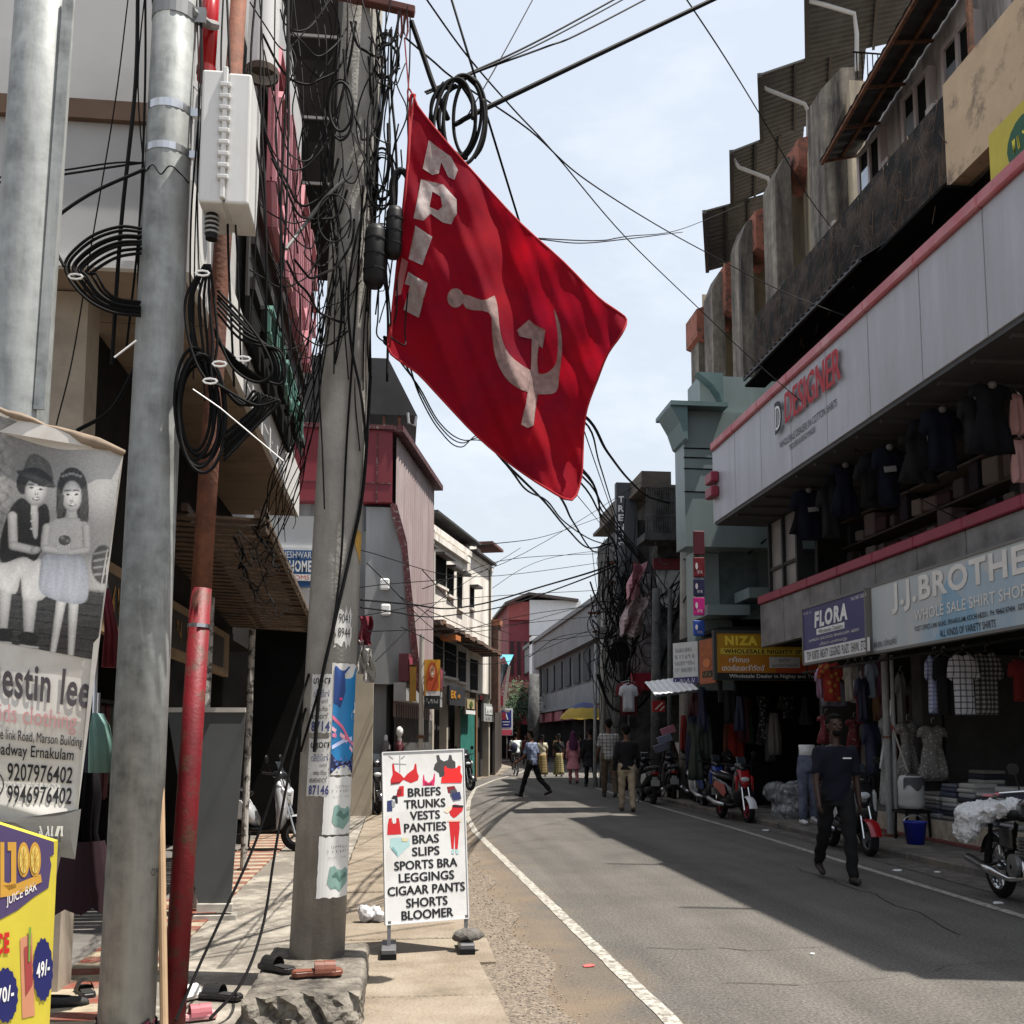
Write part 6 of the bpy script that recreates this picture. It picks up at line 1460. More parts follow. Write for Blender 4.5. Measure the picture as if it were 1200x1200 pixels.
# ------------------------------------------------------------------ dark dress, teal cap, red cloth behind the banner
def drape_thing(name, label, cat, rows, Y, m, amp=.03, k=9, partname='cloth', extra=None, thick=.05):
    """rows: (py, px_left, px_right) a hanging cloth with folds, closed front and back"""
    t = thing(name, label, cat, at((rows[-1][1] + rows[-1][2]) / 2, rows[-1][0], Y=Y))
    fr, bk = [], []
    for i, (py, a, c_) in enumerate(rows):
        f = i / max(1, len(rows) - 1); r1, r2 = [], []
        for j in range(k):
            s = j / (k - 1); fold = amp * (.3 + f) * math.sin(j * 2.4 + i * .35); ed = math.sin(math.pi * s) ** .5
            p = at(a + (c_ - a) * s, py, Y=Y); r1.append(p + V((0, fold - thick * ed, 0))); r2.append(p + V((0, fold * .5 + thick * ed, 0)))
        fr.append(r1); bk.append(r2[::-1])
    b = MB(); b.rings([x + y for x, y in zip(fr, bk)]); make(partname, b, m, t, smooth=True)
    return t
t = drape_thing('hanging_dress', 'black dress with a dark maroon net skirt hanging between the banner and the galvanized pole', 'dress', [(905, 96, 116), (930, 88, 120), (975, 90, 115), (1010, 80, 124), (1062, 66, 128)], 5.95, mat('black_dress', (.006, .005, .006), .95, .3, spec=.1), .03, 11, 'bodice')
b = MB(); rr_ = []
for i in range(5):
    f = i / 4; c_ = at(100, 985 + 80 * f, Y=5.95); rr_.append([c_ + V(((.1 + .07 * f) * math.cos(a_ * .3) * (1 + .1 * math.sin(a_ * 3)), (.08 + .04 * f) * math.sin(a_ * .3), .02 * math.sin(a_ * 2.3) * f)) for a_ in range(21)])
b.rings(rr_, caps=False); make('net_skirt', b, mat('maroon_net', (.016, .003, .007), .9, .3, 9), t)
b = MB(); b.tube([at(107, 903, Y=5.95), at(110, 860, Y=5.95), at(113, 760, Y=6.0)], .012, 6); make('hanger', b, STEEL, t)
t = drape_thing('hanging_cloth', 'pale teal dome of cloth hanging beside the kids clothing banner', 'cloth', [(836, 112, 118), (850, 106, 128), (875, 104, 133), (905, 104, 134)], 5.75, mat('teal_cloth', (.2, .36, .32), .8, .1), .02, 9, thick=.1); b = MB(); b.tube([at(115, 836, Y=5.75), at(116, 812, Y=5.75)], .008, 6); make('hook', b, STEEL, t)
t = drape_thing('hanging_cloth', 'dark crimson cloth half hidden behind the kids clothing banner', 'cloth', [(690, 121, 128), (740, 122, 138), (782, 118, 140)], 5.9, mat('crimson_cloth', (.13, .012, .02), .85, .2), .02); b = MB(); b.tube([at(125, 690, Y=5.9), at(124, 660, Y=5.9)], .008, 6); make('hook', b, STEEL, t)

# ================================================================== white board of underwear words
sb = thing('sign_board', 'white standing board listing briefs, trunks and other underwear with small pictures', 'sign board', at(498, 1112, Z=.03))
q_bl, q_br, q_tl, q_tr = at(452, 1084, Y=7.2), at(549, 1076, Y=7.32), at(448, 882, Y=7.42), at(543, 878, Y=7.54)
def sm(u, v, off=0):
    p = (q_bl * (1 - u) + q_br * u) * (1 - v) + (q_tl * (1 - u) + q_tr * u) * v
    return p + ns * off
ns = (q_br - q_bl).cross(q_tl - q_bl).normalized()
b = MB(); k = -ns * .03
b.add([q_bl, q_br, q_tr, q_tl, q_bl + k, q_br + k, q_tr + k, q_tl + k], [(0, 1, 2, 3), (7, 6, 5, 4), (0, 4, 5, 1), (1, 5, 6, 2), (2, 6, 7, 3), (3, 7, 4, 0)]); make('panel', b, mat('board_white', (.63, .63, .62), .5, .04, 2, dirt=(.5, .48, .45), damt=.34, dscale=2.5), sb)
b = MB()
for p, q in ((q_bl, q_tl), (q_br, q_tr), (q_tl, q_tr), (q_bl, q_br)): b.bar(p + ns * .002 - ns * .015, q + ns * .002 - ns * .015, .007, .04, ns)
make('frame', b, paint(205, 206, 206, .4), sb)
for (q, fx, fy) in ((sm(.04, 0), 451, 1120), (sm(.97, 0), 546, 1108)):
    f = at(fx, fy, Z=.04); b = MB(); b.bar(q + V((0, .02, .02)), V((q.x, q.y - .02, .05)), .035, .025); make('leg', b, paint(92, 92, 94, .4), sb)
    b = MB(); b.box(q.x - .05, q.y - .16, .036, q.x + .05, q.y + .18, .1); make('foot', b, paint(96, 96, 98, .4), sb, bevel=.006)
    b = MB(); b.box(q.x - .052, q.y - .17, .036, q.x + .052, q.y - .155, .07); make('rubber_foot', b, RUBBER, sb)
def su(cx, cy):
    u = (cx - 35 - 22 * (cy - 47) / 920) / 447; yt = 60 - 27 * u; yb = 985 - 35 * u; return (u, 1 - (cy - yt) / (yb - yt))
cv = Canvas(sm, sb, .0015)
ROWS = dict(zip(('BRIEFS', 'TRUNKS', 'VESTS', 'PANTIES', 'BRAS', 'SLIPS', 'SPORTS BRA', 'LEGGINGS', 'CIGAAR PANTS', 'SHORTS', 'BLOOMER'), (.727, .657, .588, .518, .448, .377, .302, .231, .159, .087, .019)))
for s, x0, y0, x1, y1 in (('BRIEFS', 175, 308, 352, 258), ('TRUNKS', 155, 375, 377, 325), ('VESTS', 187, 434, 347, 385), ('PANTIES', 155, 500, 382, 450), ('BRAS', 200, 562, 341, 515), ('SLIPS', 198, 630, 344, 580), ('SPORTS BRA', 103, 700, 442, 643), ('LEGGINGS', 127, 768, 424, 712), ('CIGAAR PANTS', 68, 835, 483, 772), ('SHORTS', 167, 905, 387, 842), ('BLOOMER', 142, 965, 418, 900)):
    (u0, v0), (u1, v1) = su(x0, y0), su(x1, y1 + 6); vm = (v0 + su(x1, y0 - 14)[1]) / 2
    v0 = ROWS[s]; cv.text(s, u0 - .004, v0, u1 - .004, v0 + .05, INK, 1); cv.text(s, u0 + .006, v0 - .001, u1 + .006, v0 + .049, INK, 2); cv.text(s, u0 + .001, v0 + .0015, u1 + .001, v0 + .051, INK, 3)
RD = paint(186, 22, 28); CH = paint(58, 56, 56); TL = paint(160, 190, 190); NV = paint(36, 46, 92); MG = paint(196, 30, 90)
S = lambda pts: [su(x, y) for x, y in pts]
def pc(pts, m, lay=1): cv.poly(S(pts), m, lay, 'picture')
pc([(88, 125), (98, 122), (104, 160), (135, 180), (152, 200), (172, 176), (205, 150), (212, 118), (220, 122), (224, 165), (234, 190), (228, 212), (190, 228), (150, 210), (132, 228), (82, 236), (80, 212), (92, 180)], RD)
pc([(82, 226), (130, 222), (132, 230), (82, 238)], paint(110, 10, 16), 2); pc([(70, 75), (95, 92), (92, 96), (68, 80)], GL); pc([(128, 72), (132, 72), (132, 170), (128, 170)], GL); pc([(90, 118), (165, 122), (165, 126), (90, 123)], GL); pc([(135, 92), (155, 74), (158, 78), (140, 96)], GL)
pc([(258, 180), (262, 180), (266, 210), (288, 225), (310, 205), (318, 172), (322, 174), (322, 210), (318, 240), (256, 242), (254, 215)], MG); pc([(266, 222), (286, 232), (306, 222), (306, 236), (268, 238)], paint(140, 16, 60), 2)
pc([(330, 70), (345, 68), (352, 92), (372, 104), (395, 95), (402, 66), (414, 68), (420, 95), (436, 105), (438, 185), (348, 192), (344, 170), (314, 150), (322, 120), (335, 108)], CH)
pc([(380, 128), (390, 140), (412, 146), (440, 140), (456, 125), (466, 130), (464, 165), (474, 185), (470, 222), (356, 226), (358, 196), (376, 180), (372, 140)], paint(214, 26, 28), 2)
pc([(128, 246), (152, 244), (152, 300), (116, 305), (112, 290)], RD); pc([(118, 262), (140, 262), (138, 292), (116, 292)], paint(130, 14, 20), 2); pc([(95, 298), (118, 296), (120, 340), (108, 342), (104, 318), (84, 315)], INK); pc([(62, 328), (92, 322), (90, 384), (62, 386)], NV); pc([(86, 330), (104, 328), (104, 358), (88, 362)], GL, 2)
pc([(388, 246), (430, 240), (440, 262), (420, 285), (394, 280)], paint(120, 20, 34)); pc([(404, 264), (440, 258), (448, 280), (430, 300), (408, 300)], paint(70, 70, 76), 2); pc([(418, 280), (460, 272), (468, 312), (425, 322), (414, 305)], NV, 3)
pc([(415, 350), (432, 342), (480, 350), (474, 378), (440, 410), (424, 418), (406, 402), (398, 378)], RD); pc([(418, 345), (480, 348), (478, 358), (420, 358)], INK, 2); pc([(368, 380), (400, 356), (418, 352), (412, 372), (390, 392)], paint(225, 200, 180), 2)
pc([(72, 425), (88, 420), (88, 445), (112, 446), (112, 420), (126, 422), (132, 455), (138, 508), (64, 512), (66, 460)], RD); pc([(92, 425), (98, 424), (100, 450), (94, 452)], WHITE, 2); pc([(106, 424), (110, 424), (106, 452), (102, 450)], WHITE, 2)
pc([(398, 432), (456, 430), (458, 470), (446, 585), (432, 586), (430, 500), (424, 586), (412, 584), (402, 470)], RD); pc([(390, 430), (466, 428), (466, 436), (390, 438)], paint(225, 180, 160), 2); pc([(414, 588), (428, 588), (426, 612), (412, 612)], TL, 2); pc([(434, 588), (448, 588), (452, 610), (438, 614)], TL, 2)
pc([(82, 530), (130, 525), (180, 532), (186, 570), (160, 590), (120, 632), (96, 600), (78, 575)], TL); pc([(140, 528), (176, 530), (172, 548), (142, 546)], paint(200, 190, 150), 2); pc([(86, 585), (120, 625), (118, 605), (96, 575)], paint(120, 160, 162), 2)
cv.flush()
# stone holding its foot down
b = MB(); p = at(548, 1100, Z=.1); b.ell((p.x + .0, p.y - .08, .14), .115, .075, .045, 12, 8); bb = remesh(b, .018, 1)
for v in bb.v: v += V((1, .5, .7)) * .014 * math.sin(v.x * 47 + v.z * 61) * math.cos(v.y * 53 + v.x * 31)
tag(make('stone', bb, mat('grey_stone', (.12, .11, .1), .9, .3, 14, bump=.6, bscale=40)), 'grey rough stone resting on the right foot of the white signboard', 'stone')

# ================================================================== red flag
def yflag(x, y):
    s = x * .89 - y * .45; f = min(1, max(0, (x - 455) / 280)); w = min(1, max(0, (y - 105) / 120))
    return 6.28 + w * ((.04 + .06 * f) * math.sin(s / 21 + y * .004) + .034 * math.sin(s / 10.2 + y / 47) + .014 * math.sin(y / 13 + x / 29) + .012 * math.sin(s / 5.1 + y / 60) + .006 * math.sin(s / 2.6 + y / 24)) - .12 * f
def fm(u, v, off=0): return at(u, -v, Y=yflag(u, -v) - off)
fl = thing('red_flag', 'large red party flag with a hammer and sickle and letters along its hoist', 'flag', at(480, 412, Y=6.28))
FLAG = mat('red_cloth', (.36, .005, .013), .85, .15, 5, bump=.1, bscale=300, trans=.5, spec=.1, dirt=(.17, .007, .024), damt=.48, dscale=2.2, dsoft=.2)
FLAGW = mat('white_cloth_letter', (.4, .35, .34), .85, .25, 22, trans=.25, dirt=(.3, .2, .2), damt=.4, dscale=14); FLAGG = mat('cream_cloth_emblem', (.28, .19, .175), .85, .3, 20, trans=.3)
cv = Canvas(fm, fl, .006)
outl = spline([V((486, -112, 0)), V((489, -124, 0)), V((520, -163, 0)), V((560, -208, 0)), V((610, -262, 0)), V((660, -307, 0)), V((700, -348, 0)), V((722, -364, 0)), V((734, -375, 0)), V((728, -392, 0)), V((712, -415, 0)), V((700, -445, 0)), V((688, -478, 0)), V((684, -505, 0)), V((683, -530, 0)), V((681, -560, 0)), V((670, -586, 0)), V((640, -572, 0)), V((600, -545, 0)), V((560, -512, 0)), V((520, -470, 0)), V((490, -438, 0)), V((470, -424, 0)), V((455, -408, 0)), V((459, -370, 0)), V((466, -310, 0)), V((472, -260, 0)), V((478, -190, 0)), V((482, -140, 0))], 3, closed=True)
cv.poly([(p.x, p.y) for p in outl], FLAG, 0, 'cloth', 5.2)
Fp = lambda pts: [(440 + x / 2.4, -(90 + y / 2.4)) for x, y in pts]
def rnd2(q): return [(p.x, p.y) for p in spline([V((a, b_, 0)) for a, b_ in q], 3, True)]
def fp(pts, m, name, holes=()): cv.poly(rnd2(Fp(pts)) if name == 'emblem' else Fp(pts), m, 1, name, 4, [Fp(h) for h in holes]); 
fp([(150, 178), (178, 200), (212, 225), (232, 262), (222, 290), (205, 282), (185, 240), (178, 272), (160, 276), (133, 258)], FLAGW, 'lettering')
fp([(128, 288), (190, 302), (228, 345), (229, 385), (213, 415), (190, 410), (155, 385), (135, 405), (107, 398)], FLAGW, 'lettering', [[(160, 322), (183, 337), (188, 365), (176, 376), (152, 366)]])
fp([(112, 418), (160, 450), (132, 530), (93, 512)], FLAGW, 'lettering'); fp([(92, 548), (147, 580), (122, 678), (78, 655), (97, 588), (82, 582)], FLAGW, 'lettering'); fp([(74, 508), (92, 520), (72, 612), (54, 618)], mat('pink_patch', (.5, .2, .2), .85, trans=.3), 'hoist_patch')
fp([(225 + 23 * math.cos(t), 622 + 27 * math.sin(t)) for t in [k * .4 for k in range(16)]], FLAGG, 'emblem')
fp([(247, 612), (300, 628), (328, 618), (336, 618), (344, 650), (352, 722), (376, 780), (430, 822), (470, 836), (498, 820), (511, 790), (512, 720), (502, 652), (519, 700), (525, 760), (517, 840), (508, 886), (470, 893), (440, 890), (400, 875), (365, 845), (338, 790), (328, 722), (320, 664), (256, 652)], FLAGG, 'emblem')
cv2 = Canvas(fm, fl, .009)
cv2.poly(Fp([(440, 735), (462, 735), (458, 880), (445, 980), (428, 988), (410, 978), (436, 850)]), FLAGG, 1, 'emblem_hammer', 4); cv2.poly(Fp([(398, 712), (432, 683), (445, 695), (478, 712), (470, 764), (440, 738), (405, 730)]), FLAGG, 1, 'emblem_hammer', 4)
cv.flush(True); cv2.flush(True)
hb = MB(); hb.tube([fm(p.x, p.y, .004) for p in outl], .0075, 5, closed=True); make('hem', hb, mat('flag_hem', (.3, .006, .012), .85), fl, smooth=True)
b = MB(); b.tube(spline([fm(486, -112), at(481, 118, Y=6.3), fm(478, -190, .004), fm(466, -310, .004), fm(456, -405, .004)], 4), .012, 6); make('hoist_hem', b, mat('hem_red', (.3, .006, .012), .8), fl, smooth=True)
b = MB(); b.tube(spline([fm(484, -135), at(478, 112, Y=6.3), at(479, 104, Y=6.3), at(483, 110, Y=6.3), fm(487, -120)]), .006, 6); b.tube([at(479, 105, Y=6.3), at(474, 44, Y=6.33)], .005, 5); make('cord', b, mat('red_cord', (.25, .02, .025), .8), fl)

# ================================================================== overhead wires
def wire(pts, label, r=.006, n=5, sag=0.0, m=None, group='overhead wires across the street', name='overhead_wire'):
    ps = [at(x, y, Y=Y) for x, y, Y in pts]
    if len(ps) == 2:
        a, c_ = ps; ps = [a.lerp(c_, k / 14) - V((0, 0, sag * 4 * (k / 14) * (1 - k / 14))) for k in range(15)]
    else: ps = spline(ps, 7)
    if isinstance(r, tuple): r = [r[0] + (r[1] - r[0]) * i / (len(ps) - 1) for i in range(len(ps))]
    b = MB(); b.tube(ps, r, n); return tag(make(name, b, m or CABLE), label, 'wire', group)
wire([(533, 146, 6.5), (600, 112, 6.6), (960, -60, 7.6)], 'thickest black cable rising to the upper right edge from the coil above the flag', .017, 7)
wire([(498, 108, 6.45), (545, 88, 6.6), (640, 43, 7.2), (800, -45, 8.4)], 'taut pair of cables just above the thickest cable, upper one', .0075)
wire([(548, 88, 6.6), (645, 45, 7.2), (820, -50, 8.5)], 'taut cable hugging the underside of the upper pair', .006)
wire([(500, 110, 6.45), (560, 84, 6.7), (640, 55, 7.2), (690, 34, 7.7), (840, -45, 9.4)], 'cable with small knots running right below the upper pair', .0075)
wire([(475, 44, 6.4), (508, 72, 6.5), (536, 95, 6.7), (620, 152, 7.6), (680, 206, 9), (760, 258, 11), (830, 297, 12.6), (925, 345, 13.6), (1035, 385, 12.6), (1137, 411, 11), (1230, 414, 10.2)], 'long sagging wire crossing before the grey fascia to a white joint', .007)
wire([(490, -15, 6.6), (545, 62, 7), (600, 126, 8), (650, 180, 9), (735, 280, 11.5), (830, 372, 14), (878, 418, 15), (960, 488, 14), (1060, 572, 12.6), (1180, 637, 11.8)], 'straight wire slanting down right across the large red letters', .007)
wire([(520, -30, 6.6), (555, 85, 6.6), (607, 255, 7.6), (652, 400, 9), (676, 480, 12), (726, 625, 29)], 'dark cable dropping steeply behind the top of the flag', .009)
wire([(640, -30, 9), (597, 50, 8), (567, 103, 7), (545, 140, 6.7)], 'thin wire slanting down left to the coil', .005)
wire([(785, -30, 10), (850, 68, 12), (900, 150, 15), (947, 230, 18), (987, 283, 20)], 'single wire slanting from the top edge to the stepped roofs', .009)
wire([(445, 262, 6.6), (540, 272, 7.6), (627, 279, 9), (700, 282, 10), (735, 277, 11), (800, 268, 16), (872, 238, 22)], 'faint near level wire right of the flag, upper strand', .006)
wire([(445, 266, 6.6), (540, 275, 7.6), (627, 280, 9), (680, 285, 10), (735, 280, 11), (800, 272, 16)], 'faint near level wire right of the flag, lower strand', .006)
wire([(450, 395, 6.65), (580, 450, 8), (683, 486, 10), (712, 530, 14), (737, 562, 20), (760, 582, 26), (787, 590, 29.5)], 'thick cable from the flag edge to the iron balcony', (.011, .03), 6)
wire([(450, 400, 6.65), (580, 455, 8), (683, 492, 10), (703, 545, 15), (722, 605, 22), (738, 640, 28)], 'thin straight wire dropping from the flag to the charcoal sign', .012)
for i, (dx, dy) in enumerate(((0, 0), (5, 8), (-4, 14), (9, 18))):
    wire([(450, 395 + i, 6.65), (570, 468 + i * 2, 8), (683 + dx, 550 + dy, 10), (705, 590 + dy, 15), (726, 618 + dy * .6, 22), (757, 657 + dy * .5, 29)], 'slack cable below the lower tip of the flag, %s of the bundle' % ('topmost', 'second', 'third', 'lowest')[i], (.006, .018))
wire([(450, 400, 6.65), (530, 470, 7.2), (590, 540, 8), (612, 562, 11), (640, 590, 15), (665, 620, 20), (690, 642, 25), (718, 636, 29)], 'twisted sagging cable under the flag ending at the far tangle', (.008, .022), 6)
wire([(450, 402, 6.65), (530, 472, 7.2), (594, 545, 8), (618, 575, 11), (642, 588, 15), (662, 612, 20), (692, 632, 25), (718, 640, 29)], 'second twisted cable wound with the sagging one under the flag', (.006, .018))
wire([(450, 398, 6.65), (590, 500, 8.5), (655, 580, 10), (672, 612, 16), (697, 647, 24), (716, 637, 29)], 'short looped cable beneath the flag tip', (.008, .02))
for i, d_ in enumerate((0, 4, 9)):
    wire([(470 + d_, 425, 6.6), (492, 455 + d_, 7.2), (515, 495 + d_, 8.2), (540, 515 + d_, 9.5), (572, 518 - d_, 11), (640, 540, 14), (725, 640, 29)], 'loose loop of wire hanging behind the lower left of the flag, %s strand' % ('inner', 'middle', 'outer')[i], .006)
wire([(423, 703, 6.7), (480, 708, 12), (530, 713, 20), (580, 704, 26), (633, 688, 30), (700, 668, 30), (735, 652, 30)], 'heavy sagging cable spanning from the concrete pole to the far tangle, upper', (.007, .034), 6)
wire([(423, 712, 6.7), (520, 722, 18), (600, 708, 27), (680, 680, 30), (740, 655, 30)], 'heavy sagging cable just below the other long span', (.006, .028), 6)
thin = [((405, 640), (560, 676), (735, 655)), ((405, 725), (560, 700), (735, 690)), ((410, 690), (590, 660), (760, 560)), ((470, 700), (560, 740), (720, 700)), ((430, 740), (560, 735), (700, 722)), ((495, 690), (600, 655), (720, 648)), ((440, 775), (520, 700), (610, 642)), ((500, 715), (600, 752), (715, 742)), ((555, 640), (640, 628), (715, 602)), ((430, 660), (520, 745), (590, 765)), ((470, 735), (580, 778), (700, 735)), ((520, 745), (620, 720), (710, 708)), ((495, 668), (545, 720), (600, 744)), ((620, 770), (660, 745), (720, 738))]
wlab = ['rising', 'falling', 'steep', 'slack', 'level', 'upper', 'crossing', 'drooping', 'highest', 'diagonal', 'lowest', 'straight', 'short', 'far']
for i, (a, m_, c_) in enumerate(thin):
    wire([(a[0], a[1], 14 + i % 4), (m_[0], m_[1], 24), (c_[0], c_[1], 30)], '%s thin wire in the web before the white building' % wlab[i], .008)
wire([(560, 700, 40), (640, 655, 45), (760, 640, 50)], 'far faint wire above the red building', .012)
wire([(1137, 411, 11), (1165, 392, 10.5), (1230, 370, 10)], 'short wire branching up right from the white joint on the fascia', .006)
b = MB(); p = at(1137, 411, Y=10.95); b.bar(p - V((.06, 0, .02)), p + V((.06, 0, .03)), .03); tag(make('wire_joint', b, WHITE), 'white taped wire joint hanging before the grey fascia', 'wire joint', None)

# ------------------------------------------------------------------ coils
def coil(label, loops, r=.012, m=None, name='cable_coil', ties=()):
    t = thing(name, label, 'cable coil', loops[0][0]); b = MB()
    for l in loops: b.tube(spline(l, 8), r, 6)
    make('cable', b, m or CABLE, t, smooth=True)
    for p in ties:
        b = MB(); p = V(p); b.tube([p + V((.035 * math.cos(a), -.02, .035 * math.sin(a) * .4)) for a in [k * .8 for k in range(8)]], .006, 5, closed=True); make('tie', b, WHITE, t)
    return t
lo = []
for i in range(8):
    j = i * 4.3 + RN.uniform(-1.5, 1.5); Yc = 5.33 + .03 * ((i * 5) % 8) / 2
    lo.append([at(166, 268 + j * .9, Y=Yc), at(140, 266 + j * 1.1, Y=Yc), at(106 + j * .5, 278 + j * 1.0, Y=Yc), at(78 + j * .9, 305 + j * .5, Y=Yc), at(82 + j, 328 - j * .2, Y=Yc), at(104 + j * .6, 352 - j * .4, Y=Yc), at(132 + j * .2, 366 - j * .5, Y=Yc), at(165, 370 - j * .5, Y=Yc)])
coil('black cable coil looped left of the galvanized pole with a white tie', lo, .008, ties=[at(90, 326, Y=5.3)])
b = MB(); b.tube(spline([at(170, 198, Y=5.4), at(110, 225, Y=5.35), at(66, 255, Y=5.3), at(57, 275, Y=5.3), at(75, 312, Y=5.3)]), .009, 6); tag(make('loose_cable', b, CABLE), 'single black cable bowing out left above the cable coil', 'cable')
lo = []
for i in range(7):
    j = RN.uniform(-5, 5); cx, cy, rx_, ry_ = 233 + j * .9, 480 + j, 30 - i * 1.6 + RN.uniform(-4, 4), 72 - i * 3.5 + RN.uniform(-3, 3)
    Yc = 5.3 + .012 * i; tt_ = .15 * RN.uniform(-1, 1)
    lo.append([at(cx + rx_ * math.cos(a) + tt_ * 20 * math.sin(a), cy - ry_ * math.sin(a), Y=Yc) for a in [k * 2 * math.pi / 12 for k in range(13)]])
coil('hanging oval coil of black cable in front of the rusty pipe, lowest of the bundle', lo, .009, ties=[at(247, 448, Y=5.25)])
lo = []
for i in range(6):
    Yc = 5.4 + .03 * ((i * 5) % 6) / 2; j = i * 5.2 + RN.uniform(-2, 2)
    lo.append([at(255, 340 + j, Y=Yc), at(285, 372 + j, Y=Yc), at(312 + j * .6, 412, Y=Yc), at(318 + j * .5, 438 + j * .4, Y=Yc), at(300, 448 - j * .3, Y=Yc), at(272 - j * .5, 430 - j, Y=Yc), at(252, 385, Y=Yc)])
coil('wide coil of black cable hanging right of the rusty pipe under the letters', lo, .0075, ties=[at(286, 422, Y=5.35)])
lo = []
for i in range(7):
    Yc = 5.28 + .03 * ((i * 3) % 7) / 2; x = 220 + i * 5.5 + RN.uniform(-2, 2)
    lo.append([at(240 + i, 310, Y=Yc), at(x - 4, 350, Y=Yc), at(x, 400, Y=Yc), at(238 + i * 2, 440, Y=Yc), at(262, 455, Y=Yc), at(300 - i * 3, 475, Y=Yc), at(328 - i * 5, 470 - i * 2, Y=Yc), at(300, 500 - i * 4, Y=Yc), at(262, 540 - i * 5, Y=Yc)])
coil('drooping skein of black cables tied below the white junction box', lo, .0075, ties=[at(238, 322, Y=5.25), at(258, 428, Y=5.25)])
lo = []
for i in range(7):
    Yc = 6.3 + .035 * i; cx, rx_, ry_ = (546, 21, 49) if i % 2 else (533, 25, 42); rx_ += RN.uniform(-4, 3); ry_ += RN.uniform(-6, 4); cx += RN.uniform(-5, 5); sk = RN.uniform(-.3, .3)
    lo.append([at(cx + rx_ * math.cos(a) + sk * 16 * math.sin(a), 139 - ry_ * math.sin(a) + RN.uniform(-2, 2), Y=Yc + .03 * math.sin(a + i)) for a in [k * 2 * math.pi / 12 + i for k in range(12 if i % 3 else 10)]])
lo.append([at(535, 100, Y=6.35), at(512, 108, Y=6.4), at(505, 130, Y=6.4), at(512, 160, Y=6.4), at(532, 178, Y=6.4), at(548, 186, Y=6.4)])
coil('thick black cable coil hanging in the sky beside the top of the flag', lo, .0125)
wire([(482, 25, 6.4), (495, 62, 6.4), (508, 100, 6.4), (525, 140, 6.4)], 'thick drop cable from the crossarm to the thick coil', .018, 6)
# black splice canisters
for (px, y0, y1, w, lab) in ((438, 266, 336, 13.5, 'larger black splice canister strapped on the right of the concrete pole'), (460, 244, 302, 10.5, 'smaller black splice canister beside the larger one')):
    t = thing('splice_box', lab, 'splice canister', at(px, y1, Y=6.25)); r = w / 1200 * 6.25
    a, c_ = at(px, y1, Y=6.25), at(px + 3, y0, Y=6.25); b = MB(); b.tube([a, a.lerp(c_, .1), a.lerp(c_, .9), c_], [r * .7, r, r, r * .75], 14); make('canister', b, BLACK, t, smooth=True)
    b = MB()
    for f in (.25, .5, .75): b.tube([a.lerp(c_, f), a.lerp(c_, f + .03)], r * 1.06, 14)
    make('rib', b, RUBBER, t)
b = MB(); b.tube(spline([at(461, 242, Y=6.25), at(460, 215, Y=6.25), at(468, 200, Y=6.25), at(478, 208, Y=6.25), at(482, 232, Y=6.25)]), .022, 8); tag(make('cable_bend', b, CABLE), 'thick black cable bend above the smaller splice canister', 'cable')
# white drop tube of the tangle
b = MB(); b.tube(spline([at(335, 292, Y=6.2), at(358, 262, Y=6.3), at(385, 228, Y=6.3), at(412, 205, Y=6.3)]), .012, 6); tag(make('grey_conduit', b, paint(110, 108, 106)), 'grey conduit slanting from the pink letters up to the concrete pole', 'conduit')

# ------------------------------------------------------------------ uncountable thin wire tangles
def tangle(name, label, curves, r, m=None):
    b = MB()
    for c_ in curves: b.tube(spline(c_, 6), r * RN.choice((.6, .8, 1, 1, 1.7)), 5)
    return kind(tag(make(name, b, m or CABLE), label, 'cables'), 'stuff')
rr = random.Random(5); cs = []
def droop(a, c_, sag, jit=.03, n_=6):
    return [a.lerp(c_, k / n_) - V((0, 0, sag * 4 * (k / n_) * (1 - k / n_))) + (V((rr.gauss(0, jit), rr.gauss(0, jit), rr.gauss(0, jit))) if 0 < k < n_ else V((0, 0, 0))) for k in range(n_ + 1)]
for i in range(11):       # runs along the pole
    a0 = rr.uniform(-1.5, 1.7); y = rr.uniform(-30, 60); y2 = rr.uniform(260, 640); R_ = rr.uniform(.02, .09); n_ = 9
    cs.append([(lambda q, a, r: q + V((r * math.sin(a), -r * math.cos(a), 0)))(axc(y + (y2 - y) * k / n_), a0 + .45 * math.sin(k * .8 + i), rc(y) + R_ + .02 * math.sin(k * 1.7 + i)) for k in range(n_ + 1)])
for i in range(16):       # slack loops hung from the clamps
    y = rr.choice((20, 60, 150, 160, 240, 300)) + rr.gauss(0, 14); x = rr.uniform(430, 475); cs.append(droop(at(x - rr.uniform(10, 50), y, Y=6.25), at(x + rr.uniform(0, 14), y + rr.uniform(-20, 30), Y=6.3), rr.uniform(.15, .6), .02))
for i in range(9):        # rings of spare wire
    cx, cy = rr.choice([(452, 60), (448, 200), (400, 120), (392, 250), (398, 330)]); rx_, ry_ = rr.uniform(9, 20), rr.uniform(22, 46); Yq = 6.25 + rr.uniform(-.05, .2); a0 = rr.uniform(0, 6)
    cs.append([at(cx + rx_ * math.cos(a0 + k * .6), cy + ry_ * math.sin(a0 + k * .6) + k, Y=Yq) for k in range(rr.randint(10, 19))])
for i in range(9): x = rr.gauss(455, 14); cs.append(droop(at(x, rr.uniform(-20, 60), Y=6.4), at(x + rr.gauss(-6, 8), rr.uniform(330, 470), Y=6.4), 0, .025))
tangle('cable_tangle', 'dense tangle of thin black wires wound round the upper concrete pole', cs, .0052)
cs = []
for i in range(22):       # drooping spans between the letters and the pole
    ya = rr.uniform(-20, 380); cs.append(droop(at(rr.uniform(292, 345), ya, Y=6.0), at(rr.uniform(385, 425), ya + rr.uniform(-80, 90), Y=6.35), rr.uniform(.1, .55), .015))
